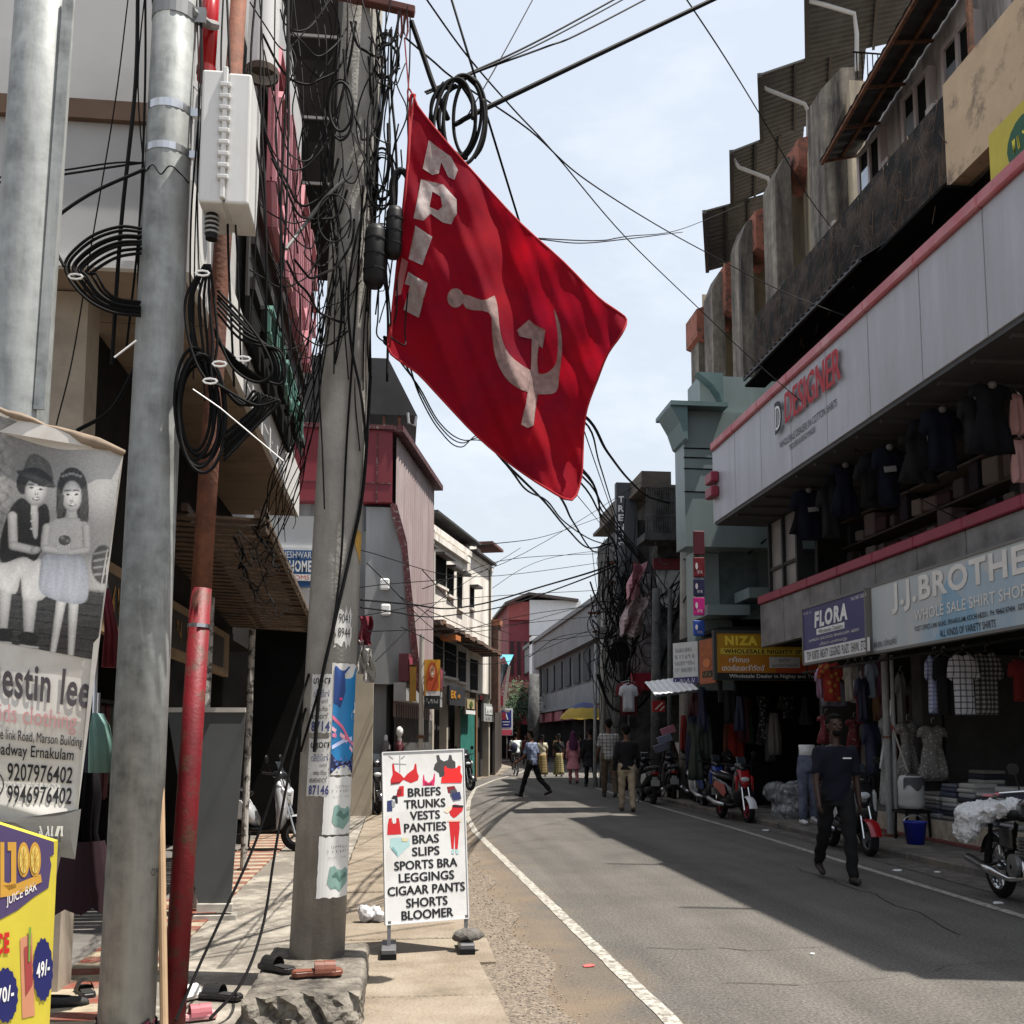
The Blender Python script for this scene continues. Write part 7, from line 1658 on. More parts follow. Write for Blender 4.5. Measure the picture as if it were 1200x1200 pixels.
for i in range(15):       # long drops towards the wooden awning
    cs.append(droop(at(rr.uniform(350, 398), rr.uniform(280, 380), Y=6.3), at(rr.uniform(290, 345), rr.uniform(612, 660), Y=8.0), rr.uniform(.05, .35), .03))
for i in range(12): x, y = rr.uniform(262, 315), rr.uniform(612, 650); cs.append(droop(at(x, y, Y=8.0), at(x + rr.uniform(15, 60), y + rr.uniform(20, 80), Y=8.0), rr.uniform(.02, .2), .03))
for i in range(10): x = rr.uniform(330, 380); cs.append(droop(at(x, -20, Y=6.4), at(x + rr.uniform(-10, 45), rr.uniform(260, 460), Y=6.3), -.0, .04))
tangle('cable_tangle', 'loose web of thin black wires between the pink letters and the concrete pole', cs, .0048)
cs = []
for i in range(15):       # long drops left of the galvanized pole and above the box
    xa = rr.choice([162, 168, 172, 236, 242, 262, 270, 300, 305, 325, 330, 338]) + rr.gauss(0, 3); xb = xa - rr.uniform(0, 60) if xa < 200 else xa + rr.gauss(0, 14)
    cs.append([at(xa, -30, Y=5.5), at(xa + rr.gauss(-1, 4), 100, Y=5.45), at((xa + xb) / 2 + rr.gauss(0, 5), 260, Y=5.45), at(xb, 430 + rr.uniform(-30, 60), Y=5.5)])
cs += [[at(213, 200, Y=5.9), at(150, 190, Y=5.9), at(70, 200, Y=5.9), at(-20, 210, Y=5.9)], [at(213, 185, Y=5.9), at(150, 193, Y=5.9), at(70, 205, Y=5.9), at(-20, 216, Y=5.9)], [at(160, 428, Y=5.7), at(130, 480, Y=5.7), at(90, 505, Y=5.7)], [at(150, 0, Y=5.6), at(135, 120, Y=5.6), at(105, 300, Y=5.6), at(85, 420, Y=5.6), at(66, 498, Y=5.6)]]
tangle('cable_tangle', 'long black cables hanging down beside the galvanized pole and the white box', cs, .0068)
b = MB(); b.tube([at(226, 456, Y=5.2), at(258, 478, Y=5.2), at(332, 540, Y=5.3)], .0032, 5); tag(make('cable_tie', b, WHITE), 'long white cable tie end sticking out of the hanging coil', 'cable tie', None)
b = MB(); b.tube([at(134, 419, Y=5.3), at(160, 399, Y=5.3)], .005, 5); tag(make('cable_tie', b, WHITE), 'short white tie end left of the galvanized pole', 'cable tie', None)
# ground cables sagging from the pole to the pavement
for pts, lab in ((((362, 790, 6.4), (335, 880, 6.2), (300, 985, 6.1), (262, 1070, 5.9), (232, 1135, 5.7), (206, 1196, 5.5)), 'dark cable slanting from the concrete pole to the foot of the red pipe'), (((358, 830, 6.4), (338, 910, 6.3), (322, 1000, 6.2), (308, 1085, 6.0), (284, 1150, 5.7), (246, 1194, 5.5)), 'second dark cable drooping from the pole and curling over the pavement')):
    ps = [at(x, y, Y=Y) for x, y, Y in pts]
    for p in ps: p.z = max(p.z, .05)
    b = MB(); b.tube(spline(ps), .0085, 6); tag(make('ground_cable', b, CABLE), lab, 'cable')

# ================================================================== far poles with their tangle
def simple_pole(label, px, ptop, pbot, Y, r, m=CONC, name='utility_pole', extra=True):
    a = at(px, pbot, Y=Y); a.z = 0; c_ = at(px + 1, ptop, Y=Y); t = thing(name, label, 'pole', a)
    b = MB(); b.tube([a, a.lerp(c_, .5), c_], [r * 1.15, r, r * .85], 12); make('shaft', b, m, t, smooth=True)
    if extra:
        b = MB(); b.bar(c_ + V((-.5, 0, -.5)), c_ + V((.5, 0, -.5)), .07); b.bar(c_ + V((-.35, 0, -1.1)), c_ + V((.35, 0, -1.1)), .07); make('cross_arm', b, RUST, t)
    return t
DKP = mat('dark_pole', (.1, .1, .098), .85, .25, 3, dirt=(.03, .03, .03), damt=.45, dscale=2)
simple_pole('tall grey concrete pole standing before the teal building edge', 803, 490, 905, 24, .15, CONC, extra=False)
simple_pole('main dark pole of the far cable tangle under the charcoal sign', 727, 640, 905, 29.5, .19, DKP)
simple_pole('thin grey steel pole left of the main tangle pole', 697, 755, 905, 31, .055, GALV, extra=False)
simple_pole('short stout pole with a junction can behind the yellow umbrella', 706, 700, 905, 31.5, .09, CONC)
simple_pole('leaning dark pole right of the tangle below the iron balcony', 768, 690, 905, 26, .13, DKP, extra=False)
simple_pole('thin dark pole beside the peeling wall right of the tangle', 784, 690, 905, 25, .06, DKP, extra=False)
simple_pole('distant dark pole rising in the crowd before the crimson shops', 625, 790, 893, 52, .3, DKP, extra=False)
simple_pole('slim pale pole at the shop corner past the grey notice board', 573, 850, 893, 47, .06, GALV, extra=False)
for (px, py, r, lab) in ((726, 764, .3, 'round black cable drum hung on the main tangle pole'), (706, 742, .17, 'grey junction can on the short stout pole')):
    t = thing('splice_box', lab, 'junction can', at(px, py, Y=29.2)); b = MB(); p = at(px, py, Y=29.2); b.lathe([(r * .4, -.12), (r, -.1), (r, .1), (r * .4, .12)], p, 'y', 16, caps=True); make('drum', b, BLACK if r > .2 else paint(120, 120, 118), t)
    b = MB(); b.lathe([(r * 1.04, -.03), (r * 1.04, .03)], p, 'y', 16); make('rim', b, RUBBER, t)
cs = []
for i in range(26): x = rr.gauss(722, 9); cs.append(droop(at(x, rr.uniform(610, 690), Y=29), at(x + rr.gauss(0, 10), rr.uniform(740, 870), Y=29 + rr.uniform(-.4, .4)), 0, .16))
for i in range(22): x, y = rr.uniform(690, 725), rr.uniform(640, 790); cs.append(droop(at(x, y, Y=29), at(x + rr.uniform(14, 46), y + rr.gauss(0, 26), Y=28), rr.uniform(.4, 1.8), .05))
for i in range(16): x, y = rr.uniform(735, 775), rr.uniform(630, 740); cs.append(droop(at(x, y, Y=27.5), at(rr.uniform(780, 815), y + rr.gauss(0, 30), Y=25), rr.uniform(.2, 1.1), .05))
for i in range(8): cx, cy = rr.uniform(700, 770), rr.uniform(650, 820); r_ = rr.uniform(8, 18); cs.append([at(cx + r_ * math.cos(k * .6), cy + r_ * 1.2 * math.sin(k * .6) + k * .5, Y=28.3) for k in range(13)])
tangle('cable_tangle', 'thick far tangle of black cables round the pole under the charcoal sign', cs, .016)
wire([(700, 790, 28), (716, 828, 28), (740, 832, 27.5), (760, 815, 27), (775, 780, 26.5), (800, 690, 24.5), (812, 618, 24)], 'fat looping cable from the tangle up to the concrete pole by the teal building', .045, 7)
wire([(833, 668, 21), (815, 680, 22), (790, 720, 25), (740, 760, 28)], 'cable sagging from the teal windows to the tangle', .02)
wire([(898, 632, 20), (868, 655, 21), (840, 665, 21.5), (800, 655, 24)], 'cable strung across the teal glass', .02)
# pink bundle caught in the wires
t = thing('snagged_cloth', 'faded pink and white cloth snagged in the far cable tangle', 'cloth', at(750, 760, Y=27))
for (x0, x1, y0, y1, m_, nm) in ((742, 757, 660, 702, mat('faded_pink', (.42, .2, .24), .9, .3, 5), 'pink_cloth'), (734, 760, 700, 745, mat('faded_white', (.36, .3, .3), .9, .35, 4, dirt=(.16, .05, .06), damt=.5), 'white_cloth')):
    b = MB(); gr = []
    for i in range(10):
        f = i / 9; sk = -10 * f; gr.append([at(x0 + sk + (x1 - x0) * k / 7 + 2 * math.sin(f * 8 + k), y0 + (y1 - y0) * f + 2 * math.sin(k * 1.6), Y=27 + .25 * math.sin(k * 1.5 + f * 4)) for k in range(8)])
    b.sheet(gr); make(nm, b, m_, t)
# ================================================================== people
SKIN = mat('brown_skin', (.13, .06, .037), .55, .12, 8)
HAIR = mat('black_hair', (.008, .007, .006), .8, .3, 30, spec=.1)
SHOE = mat('dark_shoe', (.02, .018, .017), .6, .2)
def ring_ell(c, rx, ry, n=16, ax=None, ay=None):
    ax, ay = ax or V((1, 0, 0)), ay or V((0, 1, 0))
    return [V(c) + ax * rx * math.cos(2 * math.pi * k / n) + ay * ry * math.sin(2 * math.pi * k / n) for k in range(n)]
sd_ = lambda p: 1 if p.x > 0 else -1
def human(label, loc, rz, H=1.7, legL=(0, 0), legR=(0, 0), armL=(5, 8, 12), armR=(5, 8, 12), lean=2, head=(0, 0), shirt=None, pants=None, shoe=SHOE, sleeve='short',
          female=False, skirt=None, scarf=None, vox=.016, untucked=True, skin=SKIN, hair=True, hat=None, group='people in the street', seat=None, longshirt=0, hands=False):
    t = thing('person', label, 'person', loc, rz, group)
    s = H / 1.75
    sw = (.185 if not female else .165) * s; hwd = .095 * s
    up = V((0, math.sin(rad(lean)), math.cos(rad(lean))))
    def leg(side, th, kn):
        h = V((side * hwd, 0, 0)); a = rad(th); k = h + V((0, math.sin(a), -math.cos(a))) * .43 * s
        b_ = rad(th - kn); an = k + V((0, math.sin(b_), -math.cos(b_))) * .42 * s; return h, k, an, b_
    Ls = [leg(-1, *legL), leg(1, *legR)]
    z0 = max(.075 * s - min(l[2].z for l in Ls), .0) if seat is None else seat
    root = V((0, 0, z0))
    Ls = [(h + root, k + root, an + root, b_) for h, k, an, b_ in Ls]
    T = lambda f: root + up * f * s
    sh = T(.50)
    def arm(side, f, o_, e):
        p = sh + V((side * (sw - .012), 0, -.04 * s)); a, o2 = rad(f), rad(o_)
        d = V((side * math.sin(o2), math.sin(a) * math.cos(o2), -math.cos(a) * math.cos(o2))); el = p + d * .3 * s
        a2 = rad(f + e); d2 = V((side * math.sin(o2) * .3, math.sin(a2), -math.cos(a2))).normalized(); w = el + d2 * .255 * s
        return p, el, w, d2
    As = [arm(-1, *armL), arm(1, *armR)]
    hc = T(.5) + V((0, .02, .215)) * s
    hr = Matrix.Rotation(rad(head[0]), 3, 'Z') @ Matrix.Rotation(rad(-head[1]), 3, 'X')
    def Hd(x, y, z): return hc + hr @ (V((x, y, z)) * s)
    b = MB()
    # head with face
    hb = MB(); hb.ell((0, 0, .02), .074, .092, .105, 16, 12); hb.ell((0, .028, -.05), .056, .062, .062, 12, 8); hb.cap((0, .088, .012), (0, .104, -.022), .011, .016, 8)
    hb.ell((0, .086, -.052), .026, .014, .011, 8, 6)
    for sd in (-1, 1): hb.ell((sd * .076, -.004, -.005), .012, .022, .032, 8, 6); hb.ell((sd * .032, .082, .028), .024, .012, .008, 8, 6); hb.ell((sd * .034, .07, -.02), .024, .02, .02, 8, 6)
    hb.v = [Hd(*p) for p in hb.v]; b.merge(hb)
    b.cap(T(.47), hc - V((0, .01, .04)) * s, .056 * s, .05 * s)
    tor = [(-.06, .135, .095), (.02, .15, .105), (.12, .135 if not female else .12, .09), (.25, .155, .1), (.38, .17, .105), (.46, .16, .085), (.515, .09, .06)]
    tk = (sw / s - .185) * .7
    b.rings([ring_ell(T(f), (x + tk) * s, y * s) for f, x, y in tor])
    for (p, el, w, d2), sd in zip(As, (-1, 1)):
        b.cap(p, el, .052 * s, .042 * s); b.cap(el, w, .041 * s, .029 * s)
        side = V((sd, 0, 0)); nrm = d2.cross(side); nrm = nrm.normalized() if nrm.length > .1 else V((0, 1, 0)); lat = nrm.cross(d2).normalized()
        # palm, four bent fingers, thumb from the side near its base
        b.obox(w + d2 * .05 * s, nrm * .036 * s, lat * .014 * s, d2 * .048 * s)
        for k, ln in enumerate((.068, .08, .075, .058)):
            q = w + d2 * .092 * s + nrm * (.028 - .019 * k) * s; q1 = q + (d2 * .9 - lat * sd * .25) * ln * .5 * s; q2 = q1 + (d2 * .75 - lat * sd * .65) * ln * .5 * s
            b.cap(q - d2 * .015 * s, q1, .0095 * s, .0088 * s, 8); b.cap(q1, q2, .0088 * s, .007 * s, 8)
        q = w + d2 * .03 * s + nrm * .03 * s; q1 = q + (nrm * .7 + d2 * .6) * .035 * s; b.cap(q, q1, .012 * s, .011 * s, 8); b.cap(q1, q1 + (d2 * .9 + nrm * .1) * .032 * s, .011 * s, .008 * s, 8)
    for h, k, an, b_ in Ls:
        b.cap(h, k, .085 * s, .056 * s); b.cap(k, an, .054 * s, .036 * s)
        f = V((0, math.cos(b_ * .6), math.sin(b_ * .6) * .9)); b.cap(an + V((0, -.03, -.04)) * s, an + f * .16 * s + V((0, 0, -.05)) * s, .034 * s, .026 * s)
    make('body', remesh(b, vox if not hands else .0085, 2), skin, t, smooth=True, local=True)
    # clothes
    ex = .016 * s
    if shirt:
        b = MB(); hem = -.07 - longshirt if untucked else -.02
        secs = [x for x in tor if x[0] > hem + .03]
        rg = [(hem, .158 + longshirt * .25 + (.02 if female else 0), .112 + longshirt * .25)] + secs
        rg[-1] = (.505, .1, .066)
        def shif(f, x, y): return ring_ell(T(f) if f > -.05 else root + V((0, 0, f * s)), (x + tk) * s + ex * 1.1, y * s + ex)
        b.rings([shif(*q) for q in rg])
        for p, el, w, d2 in As:
            e_ = p + (el - p) * (.72 if sleeve == 'short' else 1); b.cap(p - V((0, 0, .006)), e_, .0625 * s, .062 * s)
            if sleeve == 'long': b.cap(el, el + (w - el) * .93, .056 * s, .042 * s)
        bb = remesh(b, vox * .95, 3)
        for v in bb.v: v += V((math.sin(v.z * 31 + v.x * 17), math.sin(v.z * 27 + v.x * 23 + 1), 0)) * .006 * s
        make('shirt', bb, shirt, t, smooth=True, local=True)
    if pants:
        b = MB(); b.rings([ring_ell(root + V((0, 0, f * s)), x * s, y * s) for f, x, y in ((-.12, .15, .11), (-.04, .165, .115), (.02, .155, .11), (.06, .145, .105))])
        for h, k, an, b_ in Ls: b.cap(h, k, .098 * s, .074 * s); b.cap(k, an + (k - an) * .05, .072 * s, .058 * s)
        bb = remesh(b, vox, 3)
        for v in bb.v: v += V((math.sin(v.z * 37 + v.y * 9), math.sin(v.z * 33 + v.x * 13), 0)) * .006 * s
        make('trousers', bb, pants, t, smooth=True, local=True)
    if skirt:
        b = MB(); rg = []
        for i in range(8):
            f = i / 7; z = root.z + .04 * s - f * (root.z - .04); w_ = .15 + .08 * f
            rg.append([V((w_ * s * math.cos(a) * (1 + .06 * f * math.sin(a * 7)), .02 * f + (w_ * .85) * s * math.sin(a) * (1 + .06 * f * math.sin(a * 7 + 1)), z)) for a in [k * 2 * math.pi / 28 for k in range(28)]])
        b.rings(rg); make('skirt', b, skirt, t, smooth=True, local=True)
    if shoe:
        for h, k, an, b_ in Ls:
            f = V((0, math.cos(b_ * .6), math.sin(b_ * .6) * .9)); b = MB()
            b.cap(an + V((0, -.035, -.04)) * s, an + f * .165 * s + V((0, 0, -.046)) * s, .042 * s, .034 * s); b.cap(an + V((0, 0, -.01)), an + V((0, 0, -.05)) * s, .045 * s, .043 * s)
            make('shoe', remesh(b, vox, 2), shoe, t, smooth=True, local=True)
    if scarf:
        b = MB(); hb = MB(); hb.ell((0, -.02, .02), .1, .11, .125, 14, 10); hb.v = [Hd(*p) for p in hb.v]; b.merge(hb)
        b.rings([ring_ell(hc + V((0, -.02, -.05)) * s, .1 * s, .1 * s), ring_ell(T(.46) + V((0, -.02, 0)), .17 * s, .12 * s), ring_ell(T(.3) + V((0, -.03, 0)), .17 * s, .12 * s), ring_ell(T(.18) + V((0, -.05, 0)), .1 * s, .09 * s)])
        make('headscarf', remesh(b, vox, 3), scarf, t, smooth=True, local=True)
    elif hair:
        hb = MB(); hb.ell((0, -.022, .045), .084, .09, .096, 16, 10); hb.ell((0, -.05, -.005), .07, .056, .075, 12, 8); hb.ell((0, .03, .095), .062, .062, .03, 12, 6)
        if female: hb.ell((0, -.09, -.06), .045, .045, .06); hb.cap((0, -.09, -.06), (0, -.12, -.35), .035, .012)
        hb.v = [Hd(*p) for p in hb.v]; bb = remesh(hb, vox * .8, 1)
        for v in bb.v: v += V((RN.gauss(0, .003), RN.gauss(0, .003), RN.gauss(0, .003)))
        make('hair', bb, HAIR, t, smooth=True, local=True)
    t['tmp'] = 0; del t['tmp']
    return t, T, Hd, s
def foot(px, py): p = at(px, py, Z=0); p.z = 0; return p
CLOTH = lambda n, c, **k: mat(n, srgb(*c), .9, .15, 5, bump=.15, bscale=60, **k)
NVY = CLOTH('navy_tee', (7, 9, 27)); BLKC = CLOTH('black_cloth', (17, 17, 19)); BLKT = CLOTH('black_trousers', (13, 13, 15))
t, T, Hd, s = human('man in navy T-shirt and black trousers striding towards the viewer past the red scooter', foot(983, 1033), rad(172), 1.76, (16, 6), (-20, 18), (-8, 10, 12), (10, 10, 22), 2, (8, -4), NVY, BLKT, shoe=mat('sandal_dark', (.03, .022, .018), .7), vox=.012, hands=True, skin=mat('shaded_brown_skin', (.04, .019, .013), .5, .12, 8))  # skin colour darkened so the man stands as a silhouette in shade
b = MB(); p = T(.36) + V((-.09, .122, .02)); b.box(p.x - .045, p.y - .004, p.z - .006, p.x + .045, p.y + .004, p.z + .008); make('chest_print', b, WHITE, t, local=True)
b = MB(); b.ell(Hd(0, .055, -.07), .055, .05, .04, 12, 8); make('beard', b, HAIR, t, smooth=True, local=True)
b = MB()
for sd in (-1, 1): b.ell(Hd(sd * .03, .088, .012), .011, .006, .006, 8, 6)
make('eye', b, DARK, t, local=True)
human('man in black shirt and cream trousers walking away, nearest of the walkers on the road', foot(735, 951), rad(-4), 1.76, (8, 2), (-8, 10), (-6, 12, 20), (8, 14, 30), 2, (0, 5), BLKC, mat('cream_trousers', (.36, .29, .2), .9, .15, 5), shoe=mat('brown_boot', (.045, .03, .022), .7), sleeve='long', vox=.018)
PLAID = stripes('grey_plaid', (.42, .41, .38), (.12, .12, .13), (11, 11), .3)
human('tall man in grey plaid shirt and brown trousers walking away beside the scooters', foot(714, 934), rad(0), 1.98, (6, 0), (-10, 12), (0, 10, 45), (6, 10, 25), 2, (10, 0), PLAID, mat('brown_trousers', (.095, .07, .045), .9, .2, 4), vox=.02)
human('person all in black with a long shirt walking away, left of the plaid shirt', foot(692, 922), rad(10), 1.8, (9, 4), (-9, 12), (4, 8, 20), (-4, 8, 15), 2, (0, 6), BLKC, BLKT, longshirt=.25, sleeve='long', vox=.022)
human('woman in pink tunic with a plum headscarf walking away in the middle of the road', foot(672, 918), rad(0), 1.72, (6, 2), (-8, 10), (3, 8, 15), (3, 8, 15), 2, (0, 4), mat('pink_tunic', (.5, .2, .23), .9, .15, 5), mat('pink_trousers', (.42, .15, .18), .9, .15), female=True, scarf=mat('plum_scarf', (.07, .016, .05), .9, .2), longshirt=.38, vox=.022, sleeve='long')
human('woman in black blouse and yellow patterned sari skirt walking away', foot(655, 910), rad(0), 1.66, (5, 0), (-5, 5), (6, 8, 40), (3, 8, 15), 2, (0, 4), BLKC, None, female=True, skirt=stripes('sari_print', (.34, .28, .13), (.08, .08, .03), (5, 12), .35), vox=.024)
human('woman in ochre sari with a pale upper wrap walking left of the black blouse', foot(636, 910), rad(0), 1.62, (5, 0), (-5, 5), (6, 8, 20), (3, 8, 15), 2, (0, 4), mat('pale_wrap', (.42, .38, .28), .9, .2), None, female=True, skirt=stripes('ochre_sari', (.25, .18, .08), (.12, .09, .03), (0, 9), .4), vox=.024)
t, T, Hd, s = human('man in blue grey checked shirt and black trousers striding across towards the left kerb', foot(624, 934), rad(50), 1.76, (22, 4), (-20, 28), (14, 8, 40), (-10, 8, 20), 3, (0, 4), stripes('bluegrey_check', (.2, .24, .34), (.1, .12, .2), (12, 12), .3), BLKT, vox=.018)
# far crowd
farc = [(600, 893, (60, 70, 110), (40, 40, 44), 'far walker in dim blue before the crimson shops'), (616, 897, (90, 30, 36), (50, 46, 44), 'far walker in dark red beside the cyclist'), (645, 892, (46, 58, 92), (36, 36, 40), 'far figure in a navy shirt under the crimson sign'), (690, 893, (120, 120, 124), (40, 40, 46), 'far figure in grey by the umbrella pole'), (706, 895, (60, 44, 60), (40, 36, 40), 'far figure in mauve right of the umbrella'), (664, 893, (130, 40, 46), (40, 40, 44), 'far figure in red left of the umbrella pole'), (653, 896, (150, 120, 60), (60, 50, 40), 'far figure in ochre between the two sari wearers'), (681, 899, (30, 32, 38), (30, 30, 34), 'far figure in black right of the plum headscarf'), (612, 892, (170, 160, 150), (60, 56, 52), 'far figure in beige left of the striding man'), (724, 905, (40, 60, 50), (34, 34, 38), 'figure in dark green between the plaid shirt and the black shirt'), (632, 894, (150, 60, 80), (90, 40, 60), 'far figure in rose behind the striding man'), (582, 890, (196, 196, 196), (40, 40, 44), 'far figure in white by the grey notice board')]
for i, (px, py, c1, c2, lab) in enumerate(farc):
    human(lab, foot(px, py), rad((0, 180, 40, 200, 10, 170, 150, 20, 0, 190, 5, 175)[i]), 1.68, (8, 4), (-8, 8), shirt=paint(*c1), pants=paint(*c2), vox=.035, group='distant walkers')

# ------------------------------------------------------------------ two-wheelers (built along +X)
CHROME = mat('chrome', (.6, .6, .6), .2, .1, metal=1)
def wheel(t, x, r, w, rim_m, y=0, spokes=5):
    b = MB(); tr = w * .55
    b.lathe([(r - tr + tr * math.cos(a), y + w / 2 * math.sin(a)) for a in [k * math.pi / 5 for k in range(10)]], (x, 0, r), 'y', 28, closed=True); o = make('tyre', b, RUBBER, t, smooth=True, local=True)
    b = MB(); ri = r - tr * 1.7
    b.lathe([(ri, y - w * .36), (ri + .012, y - w * .38), (ri + .012, y + w * .38), (ri, y + w * .36), (ri - .012, y + w * .2), (ri - .012, y - w * .2)], (x, 0, r), 'y', 24, closed=True)
    b.lathe([(.045, y - w * .5), (.045, y + w * .5)], (x, 0, r), 'y', 12, caps=True)
    for k in range(spokes):
        a = 2 * math.pi * k / spokes; d = V((math.cos(a), 0, math.sin(a))); b.bar(V((x, y, r)) + d * .03, V((x, y, r)) + d * ri, w * .3, .035 if spokes < 9 else .006, (0, 1, 0))
    make('rim', b, rim_m, o, local=True)
def fender(t, x, r, w, a0, a1, m, name='front_fender'):
    b = MB(); g = []
    for i in range(11):
        a = rad(a0 + (a1 - a0) * i / 10); row = []
        for k in range(7):
            c_ = -1 + k / 3; rr_ = r * (1.12 - .1 * c_ * c_); row.append(V((x + rr_ * math.cos(a), w * c_, r + rr_ * math.sin(a))))
        g.append(row)
    b.sheet(g); make(name, b, m, t, smooth=True, local=True)
def scooter(label, loc, rz, body, accent, rim_m, fend=None, front=None, seat=BLACK, plate=True, steer=0, group='parked two-wheelers'):
    t = thing('scooter', label, 'scooter', loc, rz, group)
    front = front or body; fend = fend or body
    wheel(t, .63, .225, .1, rim_m); wheel(t, -.6, .225, .11, rim_m)
    fender(t, .63, .225, .075, 10, 150, fend)
    b = MB(); b.loft([(-.86, 0, .74, .03, .035), (-.8, 0, .72, .085, .075), (-.6, 0, .655, .135, .125), (-.35, 0, .6, .155, .145), (-.12, 0, .54, .15, .15), (.02, 0, .46, .12, .13), (.1, 0, .38, .09, .07)], 'x', 16, 2.6); make('body_panel', b, body, t, smooth=True, local=True)
    b = MB()
    for sd in (-1, 1): b.prism([(-.62, .62), (-.1, .42), (.02, .5), (-.08, .66), (-.5, .7)], (0, sd * .155, 0), (1, 0, 0), (0, 0, 1), (0, sd, 0), .012)
    make('side_accent', b, accent, t, bevel=.004, local=True)
    b = MB(); b.loft([(-.82, 0, .8, .06, .025), (-.7, 0, .81, .12, .045), (-.4, 0, .79, .135, .05), (-.1, 0, .765, .125, .05), (.0, 0, .74, .09, .03)], 'x', 14, 2.8); make('seat', b, seat, t, smooth=True, local=True)
    b = MB(); b.loft([(-.72, .06, .33, .06, .07), (-.5, .05, .3, .11, .11), (-.2, .02, .3, .12, .1), (0, 0, .3, .1, .06)], 'x', 12); make('engine', b, BLACK, t, smooth=True, local=True)
    b = MB(); b.loft([(-.05, 0, .29, .15, .025), (.1, 0, .28, .17, .03), (.32, 0, .29, .17, .03), (.4, 0, .33, .15, .05)], 'x', 14, 3); make('footboard', b, BLACK, t, smooth=True, local=True)
    b = MB(); b.loft([(.28, .4, 0, .035, .14), (.36, .43, 0, .06, .18), (.52, .445, 0, .075, .2), (.7, .43, 0, .08, .2), (.85, .4, 0, .07, .15), (.95, .37, 0, .045, .09)], 'z', 16, 2.6)
    make('front_apron', b, front if front in (SILV, WHG) else BKG, t, smooth=True, local=True)
    b = MB(); b.loft([(.6, .5, 0, .03, .03), (.68, .49, 0, .045, .09), (.8, .465, 0, .05, .125), (.92, .42, 0, .05, .11), (1.0, .38, 0, .035, .07)], 'z', 16, 2.4); make('front_cowl', b, front, t, smooth=True, local=True)
    b = MB(); b.prism([(.36, .98), (.44, .95), (.36, 1.16), (.33, 1.16)], (0, -.09, 0), (1, 0, 0), (0, 0, 1), (0, 1, 0), .18); make('windshield', b, GLASS, t, bevel=.012, local=True)
    b = MB(); b.tube(spline([(.33, .13, 1.01), (.45, .16, .95), (.5, .08, .7)], 4), .008, 5); b.tube(spline([(.33, -.13, 1.01), (.46, -.15, .94), (.5, -.08, .7)], 4), .008, 5); make('brake_cable', b, BLACK, t, local=True)
    b = MB()
    for sd in (-1, 1): b.prism([(.42, .62), (.5, .55), (.52, .78), (.46, .84)], (0, sd * .12, 0), (1, 0, 0), (0, 0, 1), (0, sd, 0), .05)
    make('front_accent', b, accent, t, bevel=.01, local=True)
    b = MB(); b.ell((.515, 0, .76), .03, .085, .045, 12, 8); make('headlight', b, mat('headlamp_glass', (.5, .52, .54), .08, .1, spec=.8), t, smooth=True, local=True)
    b = MB()
    for sd in (-1, 1): b.tube([(.63, sd * .07, .225), (.5, sd * .06, .62)], .018, 8)
    make('fork', b, CHROME, t, local=True)
    b = MB(); b.loft([(.26, 0, 1.0, .06, .04), (.33, 0, 1.0, .12, .06), (.42, 0, .98, .12, .07), (.48, 0, .95, .06, .04)], 'x', 14, 2.4); make('handlebar_cowl', b, BKG, t, smooth=True, local=True)
    b = MB(); b.tube([(.24, -.34, 1.03), (.33, -.12, 1.0), (.33, .12, 1.0), (.24, .34, 1.03)], .016, 8); make('handlebar', b, BLACK, t, local=True)
    for sd in (-1, 1):
        b = MB(); b.tube([(.3, sd * .2, 1.02), (.3, sd * .26, 1.17)], .007, 6); b.lathe([(.005, .012), (.05, .01), (.055, -.005), (.01, -.012)], (.29, sd * .28, 1.2), 'x', 12, caps=True); make('mirror', b, BLACK, t, local=True)
    b = MB(); b.ell((-.85, 0, .7), .03, .085, .045, 10, 6); make('tail_light', b, paint(120, 12, 14, .25), t, smooth=True, local=True)
    b = MB(); b.tube([(-.85, 0, .87), (-.86, .1, .87), (-.7, .13, .84), (-.5, .13, .82)], .014, 6); b.tube([(-.86, 0, .87), (-.86, -.1, .87), (-.7, -.13, .84), (-.5, -.13, .82)], .014, 6); make('grab_rail', b, CHROME, t, local=True)
    b = MB(); b.tube([(-.15, -.14, .28), (-.45, -.17, .29), (-.85, -.17, .36)], [.03, .045, .04], 10); make('exhaust', b, STEEL, t, smooth=True, local=True)
    b = MB(); b.box(-.84, -.1, .42, -.83, .1, .56); b.bar((-.8, 0, .62), (-.835, 0, .5), .12, .02); make('number_plate', b, paint(150, 150, 146), t, local=True)
    b = MB(); b.tube([(-.05, .12, .26), (-.12, .26, .02)], .013, 6); make('side_stand', b, BLACK, t, local=True)
    return t
BKG = mat('black_gloss', (.012, .012, .014), .22, .2, spec=.6); REDG = mat('red_gloss', (.3, .01, .014), .22, .1, spec=.6); WHG = mat('white_gloss', (.68, .68, .68), .25, .05, spec=.6); BLG = mat('blue_gloss', (.02, .05, .26), .25, .15, spec=.6)
REDRIM = mat('red_rim', (.22, .012, .03), .4); GREYRIM = mat('grey_rim', (.14, .14, .145), .4, metal=.5); SILV = mat('silver_gloss', (.42, .43, .44), .3, .06, spec=.6, metal=.3)
def on(px, py, z=0): p = at(px, py, Z=z); p.z = z; return p
scooter('red and white scooter with red wheels, front towards the viewer on the right verge', (6.15, 18.4, .006), rad(-86), BKG, REDG, REDRIM, WHG, REDG)
scooter('black scooter with a blue flank parked behind the red and white one', (6.5, 20.9, .006), rad(-91), BKG, BLG, GREYRIM, BKG, BLG)
scooter('black scooter with red front fender hidden behind the man in the navy T-shirt', (6.0, 13.25, .006), rad(-92), BKG, SILV, GREYRIM, REDG, BKG)
scooter('black scooter seen from behind with a pale number plate right of the cream trousers', (5.82, 23.6, .006), rad(88), BKG, SILV, GREYRIM)
